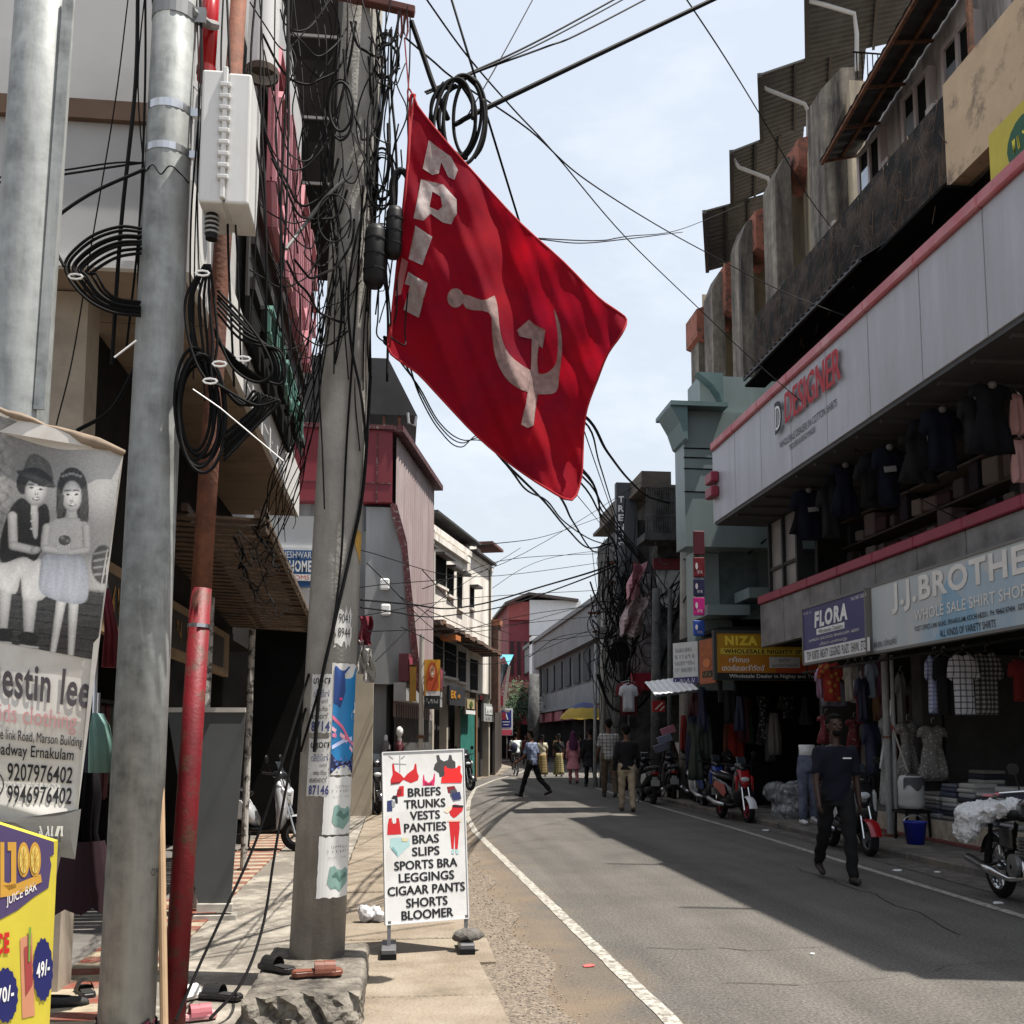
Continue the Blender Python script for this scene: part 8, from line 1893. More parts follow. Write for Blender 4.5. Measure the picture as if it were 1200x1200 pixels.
scooter('black scooter parked beyond, its nose beside the white van', (6.6, 24.4, .006), rad(80), BKG, BKG, GREYRIM)
scooter('dark grey scooter squeezed between the blue flanked one and the shop', (7.0, 21.9, .09), rad(-70), SILV, BKG, GREYRIM, BKG, BKG)
scooter('black scooter with a red tail panel, farthest of the row by the tangle', (6.35, 26.4, .006), rad(84), BKG, REDG, GREYRIM)
scooter('white fronted scooter half behind the scooter with the number plate', (6.75, 22.9, .006), rad(-100), WHG, BKG, GREYRIM, BKG, WHG)
scooter('silver scooter parked in the shaded left shopfront behind the concrete pole', (-1.9, 14.0, .03), rad(-12), SILV, WHG, GREYRIM, SILV, SILV)
scooter('black scooter parked left behind the white signboard by the cream pillar', (-.5, 20.9, .03), rad(-75), BKG, BKG, GREYRIM)
scooter('black scooter further along the left shops, wheel showing right of the white signboard', (1.75, 29.5, .03), rad(-60), BKG, SILV, GREYRIM)
# commuter motorcycle with a white sack
def motorbike(label, loc, rz):
    t = thing('motorcycle', label, 'motorcycle', loc, rz, 'parked two-wheelers')
    wheel(t, .64, .3, .085, CHROME, spokes=18); wheel(t, -.62, .3, .095, CHROME, spokes=18)
    fender(t, .64, .3, .06, 20, 160, BKG); fender(t, -.62, .3, .065, 30, 165, BKG, 'rear_fender')
    b = MB(); b.loft([(-.04, 0, .82, .06, .05), (.05, 0, .86, .12, .1), (.2, 0, .88, .14, .12), (.35, 0, .87, .12, .1), (.45, 0, .85, .05, .05)], 'x', 16); make('fuel_tank', b, BKG, t, smooth=True, local=True)
    b = MB(); b.loft([(-.82, 0, .86, .06, .03), (-.7, 0, .86, .12, .05), (-.3, 0, .82, .13, .05), (0, 0, .8, .1, .05), (.04, 0, .8, .06, .03)], 'x', 14); make('seat', b, BLACK, t, smooth=True, local=True)
    b = MB(); b.lathe([(.02, -.16), (.11, -.15), (.12, -.06), (.12, .06), (.11, .15), (.02, .16)], (-.02, 0, .36), 'y', 18); b.box(-.02, -.08, .4, .2, .08, .62)
    for i in range(6): b.box(.0, -.11, .46 + i * .028, .22, .11, .472 + i * .028)
    make('engine', b, mat('engine_alloy', (.2, .2, .2), .4, .2, 8, metal=.7), t, local=True)
    b = MB()
    for sd in (-1, 1): b.tube([(.5, sd * .03, .95), (.3, sd * .1, .5), (.0, sd * .1, .24), (-.4, sd * .1, .36), (-.62, sd * .1, .3)], .016, 8); b.tube([(.38, sd * .04, .84), (-.3, sd * .1, .74), (-.8, sd * .1, .8)], .015, 8); b.tube([(-.62, sd * .1, .32), (-.5, sd * .12, .72)], .022, 8)
    make('frame', b, BLACK, t, local=True)
    b = MB(); b.tube([(.15, -.12, .42), (.2, -.13, .28), (-.1, -.14, .24), (-.4, -.16, .27), (-.95, -.17, .34)], [.02, .02, .022, .042, .04], 12); make('exhaust', b, CHROME, t, smooth=True, local=True)
    b = MB()
    for sd in (-1, 1): b.tube([(.64, sd * .07, .3), (.42, sd * .07, .98)], .02, 8)
    make('fork', b, CHROME, t, local=True)
    b = MB(); b.tube([(.3, -.36, 1.02), (.4, -.2, 1.04), (.44, 0, 1.0), (.4, .2, 1.04), (.3, .36, 1.02)], .014, 8); make('handlebar', b, CHROME, t, local=True)
    b = MB(); b.lathe([(.02, -.08), (.08, -.06), (.095, .03), (.09, .045), (.01, .05)], (.52, 0, .92), 'x', 16); make('headlight', b, BKG, t, smooth=True, local=True)
    b = MB(); b.box(-.3, .1, .5, -.05, .14, .7); b.box(-.3, -.14, .5, -.05, -.1, .7); make('side_cover', b, BKG, t, bevel=.02, local=True)
    for sd in (-1, 1): b = MB(); b.tube([(.38, sd * .22, 1.04), (.38, sd * .26, 1.2)], .007, 6); b.lathe([(.005, .01), (.05, .008), (.05, -.006), (.01, -.01)], (.38, sd * .27, 1.23), 'x', 12, caps=True); make('mirror', b, BLACK, t, local=True)
    b = MB(); b.ell((-.92, 0, .78), .035, .06, .05); make('tail_light', b, paint(120, 12, 14, .25), t, smooth=True, local=True)
    return t
mp_ = V((5.58, 8.66, .006))
motorbike('black motorcycle at the right edge with a white sack lying over its seat', mp_, rad(-99))
b = MB()
for (x, y, z, a, c_, d_) in ((5.5, 9.35, .88, .2, .2, .09), (5.36, 9.42, .82, .17, .18, .1), (5.62, 9.2, .9, .2, .2, .08), (5.3, 9.45, .7, .09, .16, .13), (5.72, 9.1, .84, .12, .18, .1)): b.ell((x, y, z), a, c_, d_, 12, 8)
for v in b.v: v += V((0, -.28, 0)) * 0 + V((.0, -.27, .0))
bb = remesh(b, .014, 1)
crumple(bb, 7, .06); crumple(bb, 19, .022)
so = tag(make('white_sack', bb, mat('white_sack_plastic', (.62, .62, .62), .35, .06, 6)), 'crumpled white woven sack with a pink mark over the motorcycle seat', 'sack')
b = MB(); b.ell((5.42, 9.0, .975), .06, .025, .012, 10, 6); b.ell((5.5, 8.95, .99), .05, .02, .012, 10, 6); make('pink_mark', b, paint(196, 110, 120), so)
# cyclist
def cyclist():
    p = foot(604, 909); t = thing('bicycle', 'black bicycle ridden away by a man in a pale shirt on the left', 'bicycle', p, rad(90))
    wheel(t, .52, .33, .04, CHROME, spokes=18); wheel(t, -.52, .33, .04, CHROME, spokes=18)
    b = MB()
    for a, c_ in (((-.1, 0, .3), (-.2, 0, .85)), ((-.1, 0, .3), (.38, 0, .75)), ((-.18, 0, .78), (.36, 0, .85)), ((-.1, 0, .3), (-.52, 0, .33)), ((-.18, 0, .75), (-.52, 0, .33)), ((.36, 0, .95), (.52, 0, .33))): b.tube([a, c_], .017, 6)
    make('frame', b, BKG, t, local=True)
    b = MB(); b.tube([(.25, -.27, 1.02), (.38, -.1, 1.0), (.38, .1, 1.0), (.25, .27, 1.02)], .013, 6); make('handlebar', b, CHROME, t, local=True)
    b = MB(); b.loft([(-.33, 0, .9, .09, .03), (-.2, 0, .91, .06, .03), (-.06, 0, .91, .02, .02)], 'x', 10); make('saddle', b, BLACK, t, smooth=True, local=True)
    b = MB(); b.bar((-.75, 0, .72), (-.35, 0, .74), .12, .02); make('carrier', b, BLACK, t, local=True)
    t2, T, Hd, s = human('cyclist in pale mint shirt riding away with a navy bag on his back', (p.x, p.y - .18, 0), 0, 1.7, (60, 70), (25, 20), (48, 8, 10), (48, 8, 10), 12, (0, 0), paint(196, 206, 200), paint(60, 62, 66), vox=.024, seat=.93)
    return t2, T, s
t2, T, s = cyclist()
b = MB(); c_ = V((-.1, -.22, 1.12)); b.ell(c_, .15, .1, .22, 12, 8); bp_ = make('shoulder_bag', remesh(b, .03, 2), mat('navy_bag', (.02, .022, .05), .8, .2), None, smooth=True, origin=None)
bp_.location = V(bp_.location) + t2.location; tag(bp_, 'navy bag slung on the back of the cyclist', 'bag')

# ------------------------------------------------------------------ white van, umbrella, road sign
p = on(762, 893); p = V(((762 - 465) / 1200 * 33 + .1, 33.5, 0))
vt = thing('van', 'white van parked among the scooters beyond the cream trousers', 'van', p)
b = MB(); b.loft([(-2.6, 0, 1.0, .8, .7), (-2.4, 0, 1.15, .84, .85), (-.6, 0, 1.18, .85, .88), (.1, 0, 1.15, .84, .86)], 'x', 20, 5); b.loft([(.1, 0, 1.15, .84, .86), (.6, 0, .85, .83, .56), (1.0, 0, .72, .8, .42), (1.1, 0, .65, .72, .3)], 'x', 20, 5)
def vx(q): return V((q.y, -q.x, q.z)) + p     # nose towards the viewer
b.v = [vx(q) for q in b.v]; make('body', b, WHG, vt, smooth=True)
b = MB(); b.add([vx(V(q)) for q in ((.2, -.72, 1.88), (.66, -.74, 1.32), (.66, .74, 1.32), (.2, .72, 1.88))], [(0, 1, 2, 3)]); 
b.v = [q + V((0, -.05, .04)) for q in b.v]; make('windscreen', b, GLASS, vt)
for sd in (-1, 1):
    b = MB(); b.ell(vx(V((1.08, sd * .58, .78))), .14, .06, .09); make('headlight', b, CHROME, vt, smooth=True)
    for xx in (.55, -1.9): b = MB(); b.lathe([(.1, -.09), (.3, -.09), (.31, 0), (.3, .09), (.1, .09)], vx(V((xx, sd * .72, .31))), 'x', 18); make('wheel', b, RUBBER, vt)
b = MB(); b.box(p.x - .75, p.y - 1.16, .3, p.x + .75, p.y - 1.05, .5); make('bumper', b, BLACK, vt, bevel=.02)
pu_ = V(((686 - 465) / 1200 * 38, 38, 0)); ut = thing('umbrella', 'large vendor umbrella with a blue crown and yellow lower panels', 'umbrella', pu_)
def um(r, z): return [(pu_ + V((r * math.cos(a) * (1 if k % 2 == 0 else .97), r * math.sin(a), z + (0 if k % 2 == 0 else .05 * r)))) for k, a in enumerate([i * math.pi / 8 for i in range(16)])]
b = MB(); b.rings([um(.02, 2.85), um(.3, 2.78), um(.6, 2.6)], caps=False); make('crown_panel', b, mat('blue_nylon', (.05, .07, .2), .7, .1, trans=.25), ut, smooth=True)
b = MB(); b.rings([um(.602, 2.6), um(.85, 2.38), um(.98, 2.2)], caps=False); make('yellow_panel', b, mat('yellow_nylon', (.5, .36, .06), .7, .1, trans=.25), ut, smooth=True)
b = MB(); b.tube([pu_, pu_ + V((0, 0, 2.9))], .025, 8); make('pole', b, STEEL, ut)
for k in range(8): a = k * math.pi / 4; b = MB(); b.tube([pu_ + V((0, 0, 2.8)), pu_ + V((.95 * math.cos(a), .95 * math.sin(a), 2.2))], .01, 5); make('rib', b, STEEL, ut)
ps = V((at(594, 800, Y=62).x, 62, 0)); rs = thing('road_sign', 'blue and white parking sign with a white triangle and a pink foot strip', 'sign', ps)
a, c_ = at(586, 862, Y=62), at(601, 830, Y=62); b = MB(); b.box(a.x, 62, a.z, c_.x, 62.08, c_.z); make('panel', b, WHITE, rs)
cv = Canvas(plane((a.x, 62, a.z), (c_.x - a.x, 0, 0), (0, 0, c_.z - a.z)), rs, .01); cv.rect(.08, .3, .88, .93, paint(30, 50, 130), 1, 'blue_field'); cv.poly([(.3, .58), (.42, .58), (.48, .7), (.54, .58), (.66, .58), (.48, .84)], WHITE, 2, 'emblem'); cv.line([(.2, .5), (.76, .5)], .03, WHITE, 2); cv.line([(.25, .4), (.7, .4)], .03, WHITE, 2); cv.rect(.04, .02, .92, .22, paint(210, 90, 110), 1, 'pink_strip'); cv.flush()
b = MB(); b.tube([ps, V((ps.x, 62.05, a.z))], .04, 8); make('post', b, GALV, rs)

# ------------------------------------------------------------------ hanging garments in the right shops
def garment(label, px0, px1, py0, py1, Y, m, shape='shirt', name=None, group=None, depth=.07, seed=0, hang=True):
    a, c_ = at(px0, py1, Y=Y), at(px1, py0, Y=Y); W_, H_ = c_.x - a.x, c_.z - a.z
    shp = {'shirt': [(.2, 0), (.8, 0), (.8, .62), (.86, .55), (1, .62), (.92, .9), (.66, 1), (.5, .95), (.34, 1), (.08, .9), (0, .62), (.14, .55), (.2, .62)],
           'dress': [(.02, .02), (.3, 0), (.7, .01), (.98, .02), (.84, .4), (.74, .62), (.78, .8), (.95, .78), (.9, .95), (.66, 1), (.5, .96), (.34, 1), (.1, .95), (.05, .78), (.22, .8), (.26, .62), (.16, .4)],
           'cloth': [(.05, .0), (.35, .02), (.6, 0), (.95, .03), (1, .4), (.9, .75), (.8, 1), (.2, 1), (.1, .7), (0, .35)],
           'trouser': [(.05, 0), (.42, 0), (.5, .62), (.58, 0), (.95, 0), (1, .6), (.9, 1), (.1, 1), (0, .6)]}[shape]
    o = MB(); r = random.Random(seed or int(px0 * 31 + py0)); ph = r.uniform(0, 6); fr = r.uniform(14, 22)
    vs = [V((x, z)) for x, z in shp]; n_ = len(vs); ed = [(i, (i + 1) % n_) for i in range(n_)]
    for i in range(1, 12):
        for j in range(1, 14): vs.append(V((i / 12, j / 14)))
    rs_ = delaunay_2d_cdt(vs, ed, [], 1, 1e-6); pv = rs_[0]; org = rs_[3]
    def bd(p):
        d = 9
        for i in range(n_):
            q0, q1 = V(shp[i]), V(shp[(i + 1) % n_]); e = q1 - q0; t_ = max(0, min(1, (p - q0).dot(e) / max(e.length_squared, 1e-9))); d = min(d, (p - q0 - e * t_).length)
        return d
    F, B = [], []
    for p in pv:
        d = min(1, bd(p) / .16); w = depth * math.sqrt(max(d, 0)); fold = .35 * depth * math.sin(p.x * fr + ph + p.y * 2) * (1.1 - p.y)
        F.append(a + V((p.x * W_, fold - w, p.y * H_))); B.append(a + V((p.x * W_, fold + w, p.y * H_)))
    o.add(F, [list(f) for f in rs_[2]]); nF = len(F)
    o2 = MB(); o2.add(B, [list(f)[::-1] for f in rs_[2]]); o.merge(o2)
    nm = name or {'shirt': 'hanging_shirt', 'dress': 'hanging_dress', 'cloth': 'hanging_cloth', 'trouser': 'hanging_trousers'}[shape]
    ob_ = tag(make(nm, o, m, smooth=True), label, {'shirt': 'shirt', 'dress': 'dress', 'cloth': 'cloth', 'trouser': 'trousers'}[shape], group)
    if hang:
        b = MB(); q = V(((a.x + c_.x) / 2, Y, c_.z)); b.tube(spline([q + V((-W_ * .28, 0, -.02)), q + V((0, 0, .03)), q + V((W_ * .28, 0, -.02))], 4), .006, 5); b.tube(spline([q + V((0, 0, .03)), q + V((0, 0, .09)), q + V((.025, 0, .115)), q + V((.04, 0, .09))], 4), .004, 5); make('hanger', b, STEEL, ob_)
    return ob_
GR = 'clothes hung in the right shops'
PL1 = stripes('white_black_plaid', (.55, .56, .6), (.03, .03, .045), (13, 13), .22); PL2 = stripes('black_white_plaid', (.45, .44, .42), (.02, .02, .022), (16, 16), .5); PL3 = stripes('blue_white_check', (.5, .53, .66), (.16, .2, .42), (18, 18), .35)
FLOR = spots('grey_floral', (.2, .19, .18), (.42, .4, .38), 22, .32); FLOR2 = spots('dark_floral', (.03, .03, .032), (.4, .39, .38), 18, .3); REDP = spots('red_floral', (.14, .02, .025), (.35, .3, .28), 22, .22); DOT = spots('white_dotted', (.5, .49, .47), (.04, .04, .04), 26, .2)
wrail = thing('clothes_rail', 'long dark rail under the shop signs carrying shirts and dresses', 'rail', (7.0, 13.5, 2.6)); b = MB(); b.bar((6.95, 10.0, 2.62), (6.95, 17.0, 2.62), .03)
for y in (10.2, 13.5, 16.8): b.bar((6.95, y, 2.62), (6.95, y, 2.79), .02)
make('rail', b, BLACK, wrail); b = MB(); b.bar((6.9, 12.3, 2.6), (7.6, 12.3, 2.6), .02); make('cross_rail', b, BLACK, wrail)
garment('white shirt with wide black checks, front of the plaid pair under the pale blue sign', 1111, 1147, 766, 838, 12.4, PL1, 'shirt', None, GR, .05)
garment('darker black and white plaid shirt right of the wide checked one', 1136, 1176, 765, 838, 12.75, PL2, 'shirt', None, GR, .05)
garment('narrow blue and white checked shirt left of the plaid pair', 1085, 1105, 768, 836, 12.9, PL3, 'shirt', None, GR, .06)
garment('black shirt between the blue check and the white plaid', 1094, 1117, 768, 838, 12.6, BLKC, 'shirt', None, GR, .05)
garment('dark red shirt at the right edge under the pale blue sign', 1182, 1212, 772, 822, 12.0, mat('dark_red_cloth', (.15, .012, .012), .9, .2), 'shirt', None, GR, .05)
for i, (x0, x1, y0, y1, m_, lab, sh) in enumerate(((958, 990, 776, 822, spots('red_orange_print', (.32, .03, .02), (.42, .2, .04), 9, .3), 'red and orange printed top, biggest under the navy sign', 'shirt'), (955, 966, 785, 818, paint(150, 120, 150), 'mauve top peeping left of the red printed top', 'shirt'), (962, 994, 800, 828, paint(110, 112, 126), 'grey blue skirt below the red printed top', 'cloth'), (987, 1002, 778, 822, paint(190, 186, 176), 'cream blouse right of the red printed top', 'shirt'), (996, 1010, 777, 824, DOT, 'white lace dotted top beside the cream blouse', 'dress'), (1006, 1017, 776, 826, stripes('pink_stripe', (.5, .3, .33), (.6, .55, .55), (0, 30), .5), 'pink striped top in the middle of the row', 'shirt'), (1014, 1029, 775, 818, paint(150, 168, 190), 'pale blue top right of the pink striped one', 'shirt'), (1026, 1038, 774, 818, paint(120, 70, 96), 'plum coloured top beside the shop post', 'shirt'), (1050, 1062, 788, 850, stripes('sage_stripe', (.3, .32, .28), (.45, .45, .42), (24, 0), .5), 'sage striped shirt right behind the shop post', 'shirt'))):
    garment(lab, x0, x1, y0, y1, 15.9 + (i % 3) * .25, m_, sh, None, GR, .06, i + 1)
garment('grey floral dress on a stand right of the shop post', 1050, 1078, 846, 915, 14.9, FLOR, 'dress', None, GR, .1)
garment('wide grey floral dress beside the other floral dress, above the clothes stacks', 1074, 1112, 850, 916, 14.3, FLOR, 'dress', None, GR, .12)
garment('white dress with black dots left of the shop post', 1031, 1049, 840, 944, 15.9, DOT, 'dress', None, GR, .08)
garment('dark red patterned dress above the jeans legs', 957, 978, 838, 872, 17.2, REDP, 'dress', None, GR, .1)
garment('red patterned top on the far side of the man in navy', 990, 1012, 842, 880, 17.4, REDP, 'dress', None, GR, .1)
garment('long red shawl hanging in the dark shop under the yellow sign', 854, 872, 822, 908, 21.6, mat('red_shawl', (.24, .02, .012), .9, .2), 'cloth', None, GR, .06)
garment('rust coloured shawl left of the long red one', 848, 860, 824, 900, 21.8, mat('rust_shawl', (.14, .05, .03), .9, .3), 'cloth', None, GR, .05)
garment('green shawl right of the long red one', 868, 882, 822, 872, 21.9, mat('green_shawl', (.02, .1, .03), .9, .2), 'cloth', None, GR, .05)
garment('black dress with white flowers under the yellow sign', 886, 903, 812, 873, 21.4, FLOR2, 'dress', None, GR, .08)
garment('dark top with pale flowers right of the flowered black dress', 914, 932, 806, 842, 21.5, FLOR2, 'shirt', None, GR, .06)
garment('dim dark frock at the right of the shop under the yellow sign', 936, 950, 806, 850, 21.5, mat('dim_frock', (.08, .08, .085), .9, .3), 'dress', None, GR, .06)
garment('red hanging cloth at the far left of the dark shop', 797, 806, 838, 880, 22.6, mat('deep_red_cloth', (.2, .02, .02), .9, .2), 'cloth', None, GR, .05)
garment('white and maroon football shirt hung at the corner above the black shirted man', 725, 748, 802, 834, 27, mat('jersey_white', (.5, .52, .55), .8, .1), 'shirt', None, GR, .06)
garment('maroon edged backing shirt behind the white football shirt', 721, 752, 799, 838, 27.2, mat('jersey_maroon', (.12, .012, .018), .8, .2), 'shirt', None, GR, .05)
garment('pink towel hanging at the right end of the upper floor', 1184, 1200, 462, 510, 10.8, paint(196, 150, 150), 'cloth', None, GR, .05)
garment('second pink towel hanging below the first on the upper floor', 1186, 1206, 516, 566, 10.8, paint(200, 156, 156), 'cloth', None, GR, .05)
for i in range(34):
    Yb = RN.uniform(15.6, 17.6) if i < 20 else RN.uniform(20.6, 22.0); xx = RN.uniform(985, 1040) if i < 8 else RN.uniform(1045, 1190) if i < 20 else RN.uniform(800, 950)
    yy = RN.choice((795, 842)) + RN.uniform(-8, 8); w = RN.uniform(12, 24)
    garment('dim garment hanging in the crowded back rows of the right shops', xx, xx + w, yy, yy + RN.uniform(40, 70), Yb, paint(*RN.choice([(70, 30, 40), (40, 44, 70), (110, 104, 100), (50, 60, 50), (120, 90, 60), (84, 84, 92), (130, 60, 70), (30, 30, 34)])), RN.choice(('shirt', 'dress', 'cloth')), None, 'dim garments at the back of the right shops', .07, 200 + i, False)
# upper floor: row of dark tops under the soffit
BL2 = [mat('black_top', (.009, .009, .011), .95, .3, spec=.1), mat('charcoal_top', (.02, .02, .022), .95, .3, spec=.1), mat('ink_blue_top', (.007, .008, .014), .95, .3, spec=.1)]
for i in range(13):
    y = 10.3 + i * .44; x = 6.45 + .1 * math.sin(i * 2.1); w = RN.uniform(.19, .3); h = RN.uniform(.5, .8); zt = 5.42 - RN.uniform(0, .12)
    c_, s_ = math.cos(YAW), math.sin(YAW)
    def pxy(X, Z): d = (y * c_ + X * s_); k = d * math.cos(PITCH) + (Z - CAM_H) * math.sin(PITCH); return 600 + FPX * (X * c_ - y * s_) / k, PPY - FPX * (-d * math.sin(PITCH) + (Z - CAM_H) * math.cos(PITCH)) / k
    (xa, ya), (xb, yb) = pxy(x - w, zt), pxy(x + w, zt - h)
    o = garment('dark top with a pale collar in the row hung under the grey upper soffit', xa, xb, ya, yb, y, BL2[i % 3], 'shirt' if i % 4 else 'dress', 'hanging_blouse', 'dark tops hung under the upper soffit', RN.uniform(.05, .1), 60 + i, False)
    b = MB(); b.ell((x, y - .06, zt - .02), .05, .04, .045, 10, 6); make('pale_collar', b, paint(96, 94, 92), o, smooth=True)
    if i % 2: b = MB(); b.obox((x + RN.uniform(-.04, .04), y - .125, zt - h * .42), (RN.uniform(.05, .09), 0, .01), (0, .004, 0), (-.005, 0, RN.uniform(.03, .06))); make('chest_print', b, paint(120, 118, 116), o)

# ------------------------------------------------------------------ right pavement odds and ends
# lower-body mannequin in jeans
jp = on(948, 966, .09); jp = at(948, 966, Z=.09)
jm_ = thing('mannequin', 'white lower body mannequin in blue grey jeans with white shoes', 'mannequin', jp)
DEN = mat('denim', (.06, .07, .11), .9, .25, 6, dirt=(.16, .18, .24), damt=.45, dscale=5)
b = MB(); b.rings([ring_ell(V((0, 0, z)), x, y) for z, x, y in ((.86, .17, .12), (.95, .175, .12), (1.06, .16, .11), (1.14, .145, .1))])
for sd in (-1, 1): b.cap((sd * .085, 0, .88), (sd * .09, -.02, .48), .1, .075); b.cap((sd * .09, -.02, .48), (sd * .095, .01, .12), .074, .07)
make('jeans', remesh(b, .018, 3), DEN, jm_, smooth=True, local=True)
b = MB(); b.rings([ring_ell(V((0, 0, z)), x, y) for z, x, y in ((1.1, .14, .1), (1.2, .13, .095), (1.28, .14, .1), (1.3, .13, .09))]); make('torso', b, WHG, jm_, smooth=True, local=True)
for sd in (-1, 1): b = MB(); b.cap((sd * .1, .05, .045), (sd * .12, -.17, .04), .05, .04); b.cap((sd * .1, .03, .07), (sd * .1, .02, .12), .05, .05); make('shoe', remesh(b, .014, 2), WHG, jm_, smooth=True, local=True)
# arm of a display figure
t = thing('mannequin', 'pale mannequin arm and shoulder reaching out left of the shop post', 'mannequin', at(1036, 900, Y=15.7)); b = MB(); b.cap(at(1043, 842, Y=15.75), at(1037, 872, Y=15.7), .05, .042); b.cap(at(1037, 872, Y=15.7), at(1033, 893, Y=15.65), .042, .03); b.cap(at(1033, 893, Y=15.65), at(1032, 900, Y=15.62), .03, .022); make('arm', remesh(b, .014, 2), WHG, t, smooth=True); b = MB(); b.tube([at(1043, 842, Y=15.75), at(1044, 820, Y=15.75)], .02, 8); make('stand', b, STEEL, t)
# clear plastic covered heap
b = MB()
for i in range(12): b.ell((7.05 + RN.uniform(-.28, .28), 17.9 + RN.uniform(-.3, .3), RN.uniform(.15, .62)), .24, .24, .2, 9, 6)
bb = remesh(b, .04, 1)
crumple(bb, 4, .09, .6)
tag(make('covered_heap', bb, mat('grey_plastic_sheet', (.16, .165, .17), .25, .4, 7, dirt=(.4, .4, .41), damt=.36, dscale=9, dsoft=.04)), 'heap of goods under crinkled grey plastic between the scooter and the jeans legs', 'covered heap')
# water drum on a stool, blue bucket
dp = V((7.2, 13.85, .09)); t = thing('water_drum', 'white plastic water drum with a grey rag over it, on a dark stool', 'water drum', dp + V((0, 0, .42)))
b = MB(); b.lathe([(.02, .42), (.165, .43), (.18, .5), (.175, .6), (.182, .62), (.176, .66), (.18, .8), (.15, .88), (.06, .9), (.02, .9)], dp, 'z', 20); make('drum', b, mat('milky_plastic', (.5, .5, .48), .4, .08), t, smooth=True)
b = MB(); b.rings([[dp + V((.19 * math.cos(a), .19 * math.sin(a), .72 + .05 * math.sin(a * 5))) for a in [k * .25 - 2.6 for k in range(10)]], [dp + V((.185 * math.cos(a), .185 * math.sin(a), .84)) for a in [k * .25 - 2.6 for k in range(10)]], [dp + V((.1 * math.cos(a), .1 * math.sin(a), .91)) for a in [k * .25 - 2.6 for k in range(10)]]], caps=False); make('rag', b, paint(80, 78, 80), t)
t = thing('stool', 'dark stool under the white water drum', 'stool', dp); b = MB(); b.box(dp.x - .2, dp.y - .2, dp.z + .37, dp.x + .2, dp.y + .2, dp.z + .41); make('seat', b, BLACK, t)
for i in (-1, 1):
    for j in (-1, 1): b = MB(); b.bar(dp + V((i * .17, j * .17, 0)), dp + V((i * .16, j * .16, .37)), .03); make('leg', b, BLACK, t)
bp2 = at(1073, 989, Z=.09); t = thing('bucket', 'blue plastic bucket on the pavement below the water drum', 'bucket', bp2)
b = MB(); b.lathe([(.01, .01), (.11, .0), (.15, .28), (.16, .285), (.155, .3), (.14, .29), (.105, .015)], bp2, 'z', 22); make('tub', b, mat('bucket_blue', (.015, .025, .3), .4, .1), t, smooth=True)
b = MB(); b.tube([bp2 + V((.15 * math.cos(a), .02, .28 + .1 * math.sin(a))) for a in [k * math.pi / 10 for k in range(11)]], .006, 5); make('handle', b, STEEL, t)
t = thing('mop_stick', 'mop stick with a red end leaning on the shop post', 'mop', V((7.1, 14.2, .1))); b = MB(); b.tube([at(1045, 850, Y=14.1), at(1064, 905, Y=13.8)], .014, 8); make('handle', b, paint(150, 146, 140), t); b = MB(); b.tube([at(1045, 850, Y=14.1), at(1048, 859, Y=14.06)], .02, 8); make('grip', b, paint(120, 20, 24), t)
# stacks of folded clothes on the shop step
fold_cols = [(96, 98, 108), (150, 150, 152), (66, 70, 90), (120, 116, 112), (40, 42, 54), (170, 168, 164)]
def stack(x, y, n, seed, lab):
    r = random.Random(seed); t = thing('clothes_stack', lab, 'clothes stack', (x, y, .38), 0, 'stacks of folded clothes on the shop step')
    z = .38
    for i in range(n):
        h = r.uniform(.05, .075); dx, dy = r.uniform(-.02, .02), r.uniform(-.02, .02)
        b = MB(); b.box(x - .17 + dx, y - .19 + dy, z + .002, x + .17 + dx, y + .19 + dy, z + h); make('folded_cloth', b, paint(*r.choice(fold_cols)), t, bevel=.022, seg=2); z += h
for i, (x, y, n, lab) in enumerate(((7.68, 13.9, 6, 'stack of folded clothes nearest the water drum'), (7.68, 13.45, 8, 'second stack of folded clothes from the water drum'), (7.68, 13.0, 8, 'middle stack of folded clothes on the tiled step'), (7.68, 12.55, 7, 'fourth stack of folded clothes on the step, before the white sack'), (7.68, 12.1, 8, 'last stack of folded clothes, half behind the white sack'), (8.2, 13.6, 11, 'taller stack of folded clothes behind the front row'))): stack(x, y, n, 20 + i, lab)
# shop back shelf with goods deep inside
t = thing('display_shelf', 'dim deep shelf of goods at the back of the shirt shop', 'shelf', (10.2, 12, .4)); b = MB(); b.box(10.3, 8, .4, 10.4, 14.6, 2.6)
for z in (.8, 1.3, 1.8, 2.3): b.box(9.9, 8, z, 10.3, 14.6, z + .03)
make('shelf_frame', b, DARKWALL, t)
for r in range(4):
    for i in range(16): b = MB(); b.box(9.92, 8.1 + i * .4, .84 + r * .5, 10.25, 8.42 + i * .4, .84 + r * .5 + RN.uniform(.15, .35)); make('folded_cloth', b, (paint(90, 80, 84), paint(60, 66, 84), paint(120, 112, 104))[(i + r * 2) % 3], t)
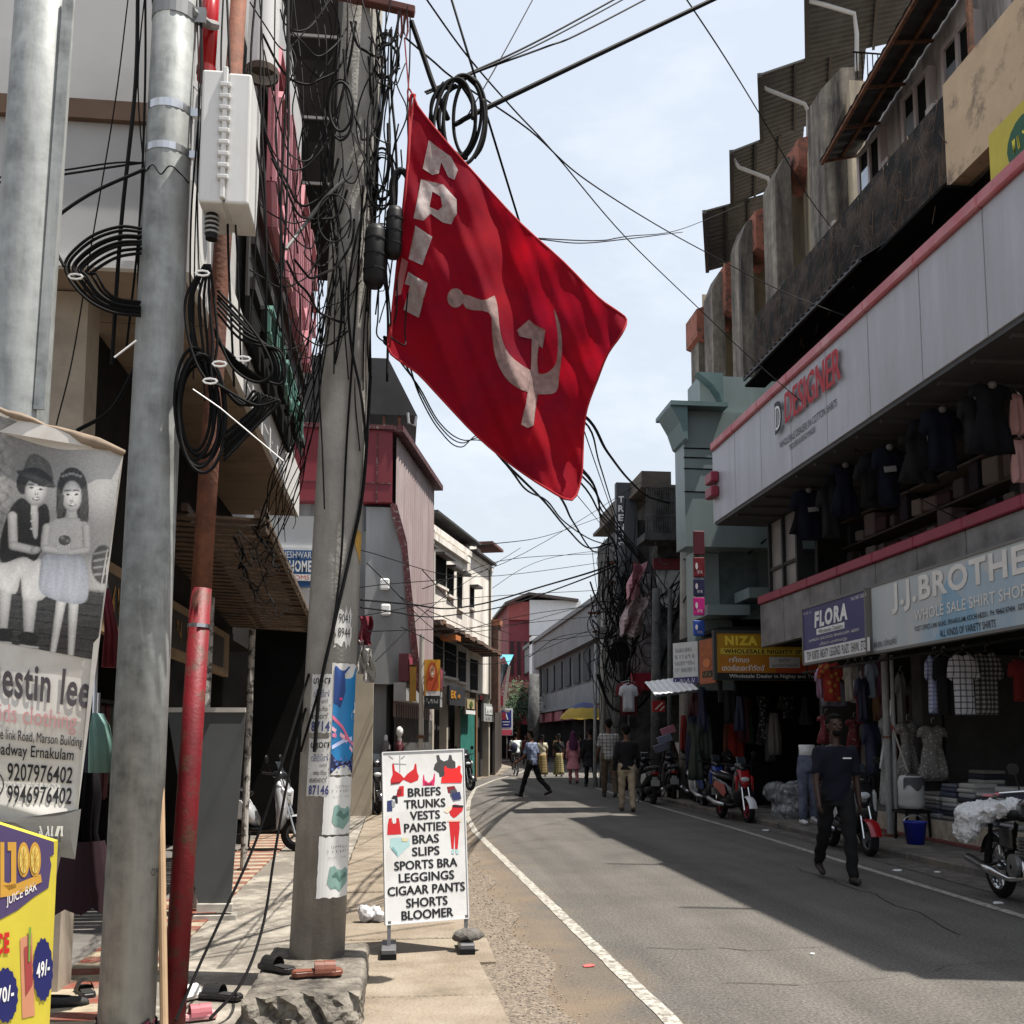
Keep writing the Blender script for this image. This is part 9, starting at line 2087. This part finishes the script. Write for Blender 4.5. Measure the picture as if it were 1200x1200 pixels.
# small packets hung by the awning of the corner stall
t = thing('goods_stand', 'tilted stand of printed packets at the corner beside the white awning', 'stand', at(783, 880, Y=21.0))
for i, c_ in enumerate(((150, 96, 110), (96, 100, 120), (70, 74, 86))):
    b = MB(); p = at(783 - i * 4, 856 + i * 10, Y=21.0 - i * .1); b.obox(p, (.14, 0, .05), (0, .06, 0), (-.03, 0, .075)); make('packet', b, paint(*c_), t, bevel=.01)
b = MB(); b.bar(at(786, 848, Y=21.1), at(774, 905, Y=21.0), .03); make('post', b, BLACK, t)
# red and white small box under the white awning
t = thing('small_sign', 'small red sign with white marks below the white awning', 'sign', at(772, 835, Y=21.9)); a, c_ = at(765, 834, Y=21.9), at(779, 821, Y=21.9); b = MB(); b.box(a.x, 21.9, a.z, c_.x, 21.95, c_.z); make('panel', b, paint(170, 40, 44), t); cv = Canvas(plane((a.x, 21.9, a.z), (c_.x - a.x, 0, 0), (0, 0, c_.z - a.z)), t, .006); cv.line([(.2, .2), (.8, .8)], .12, WHITE, 1, 'mark'); cv.line([(.6, .1), (.95, .5)], .1, WHITE, 1, 'mark'); cv.flush()
# mannequins in the left shop beyond the signboard
for (px, lab, c_) in ((468, 'mannequin with a white head in a maroon dress in the left shop', (70, 14, 24)), (452, 'pale headless mannequin in grey beside the maroon dressed one', (110, 106, 104))):
    p = V((at(px, 880, Y=21.2).x, 21.2, .03)); t = thing('mannequin', lab, 'mannequin', p)
    b = MB(); b.loft([(.55, 0, 0, .17, .26), (.9, 0, 0, .1, .13), (1.05, 0, 0, .11, .15), (1.32, 0, 0, .09, .17), (1.42, 0, 0, .05, .06)], 'z', 14, 2.2); make('dress', b, paint(*c_), t, smooth=True, local=True)
    b = MB(); b.cap((0, 0, 1.4), (0, 0, 1.5), .045, .04); 
    if px == 468: b.ell((0, -.01, 1.6), .075, .09, .11)
    make('head', b, WHG, t, smooth=True, local=True)
    b = MB(); b.tube([(0, 0, 0), (0, 0, .6)], .02, 8); b.lathe([(.01, .02), (.16, .015), (.16, 0)], (0, 0, 0), 'z', 16); make('stand', b, STEEL, t, local=True)
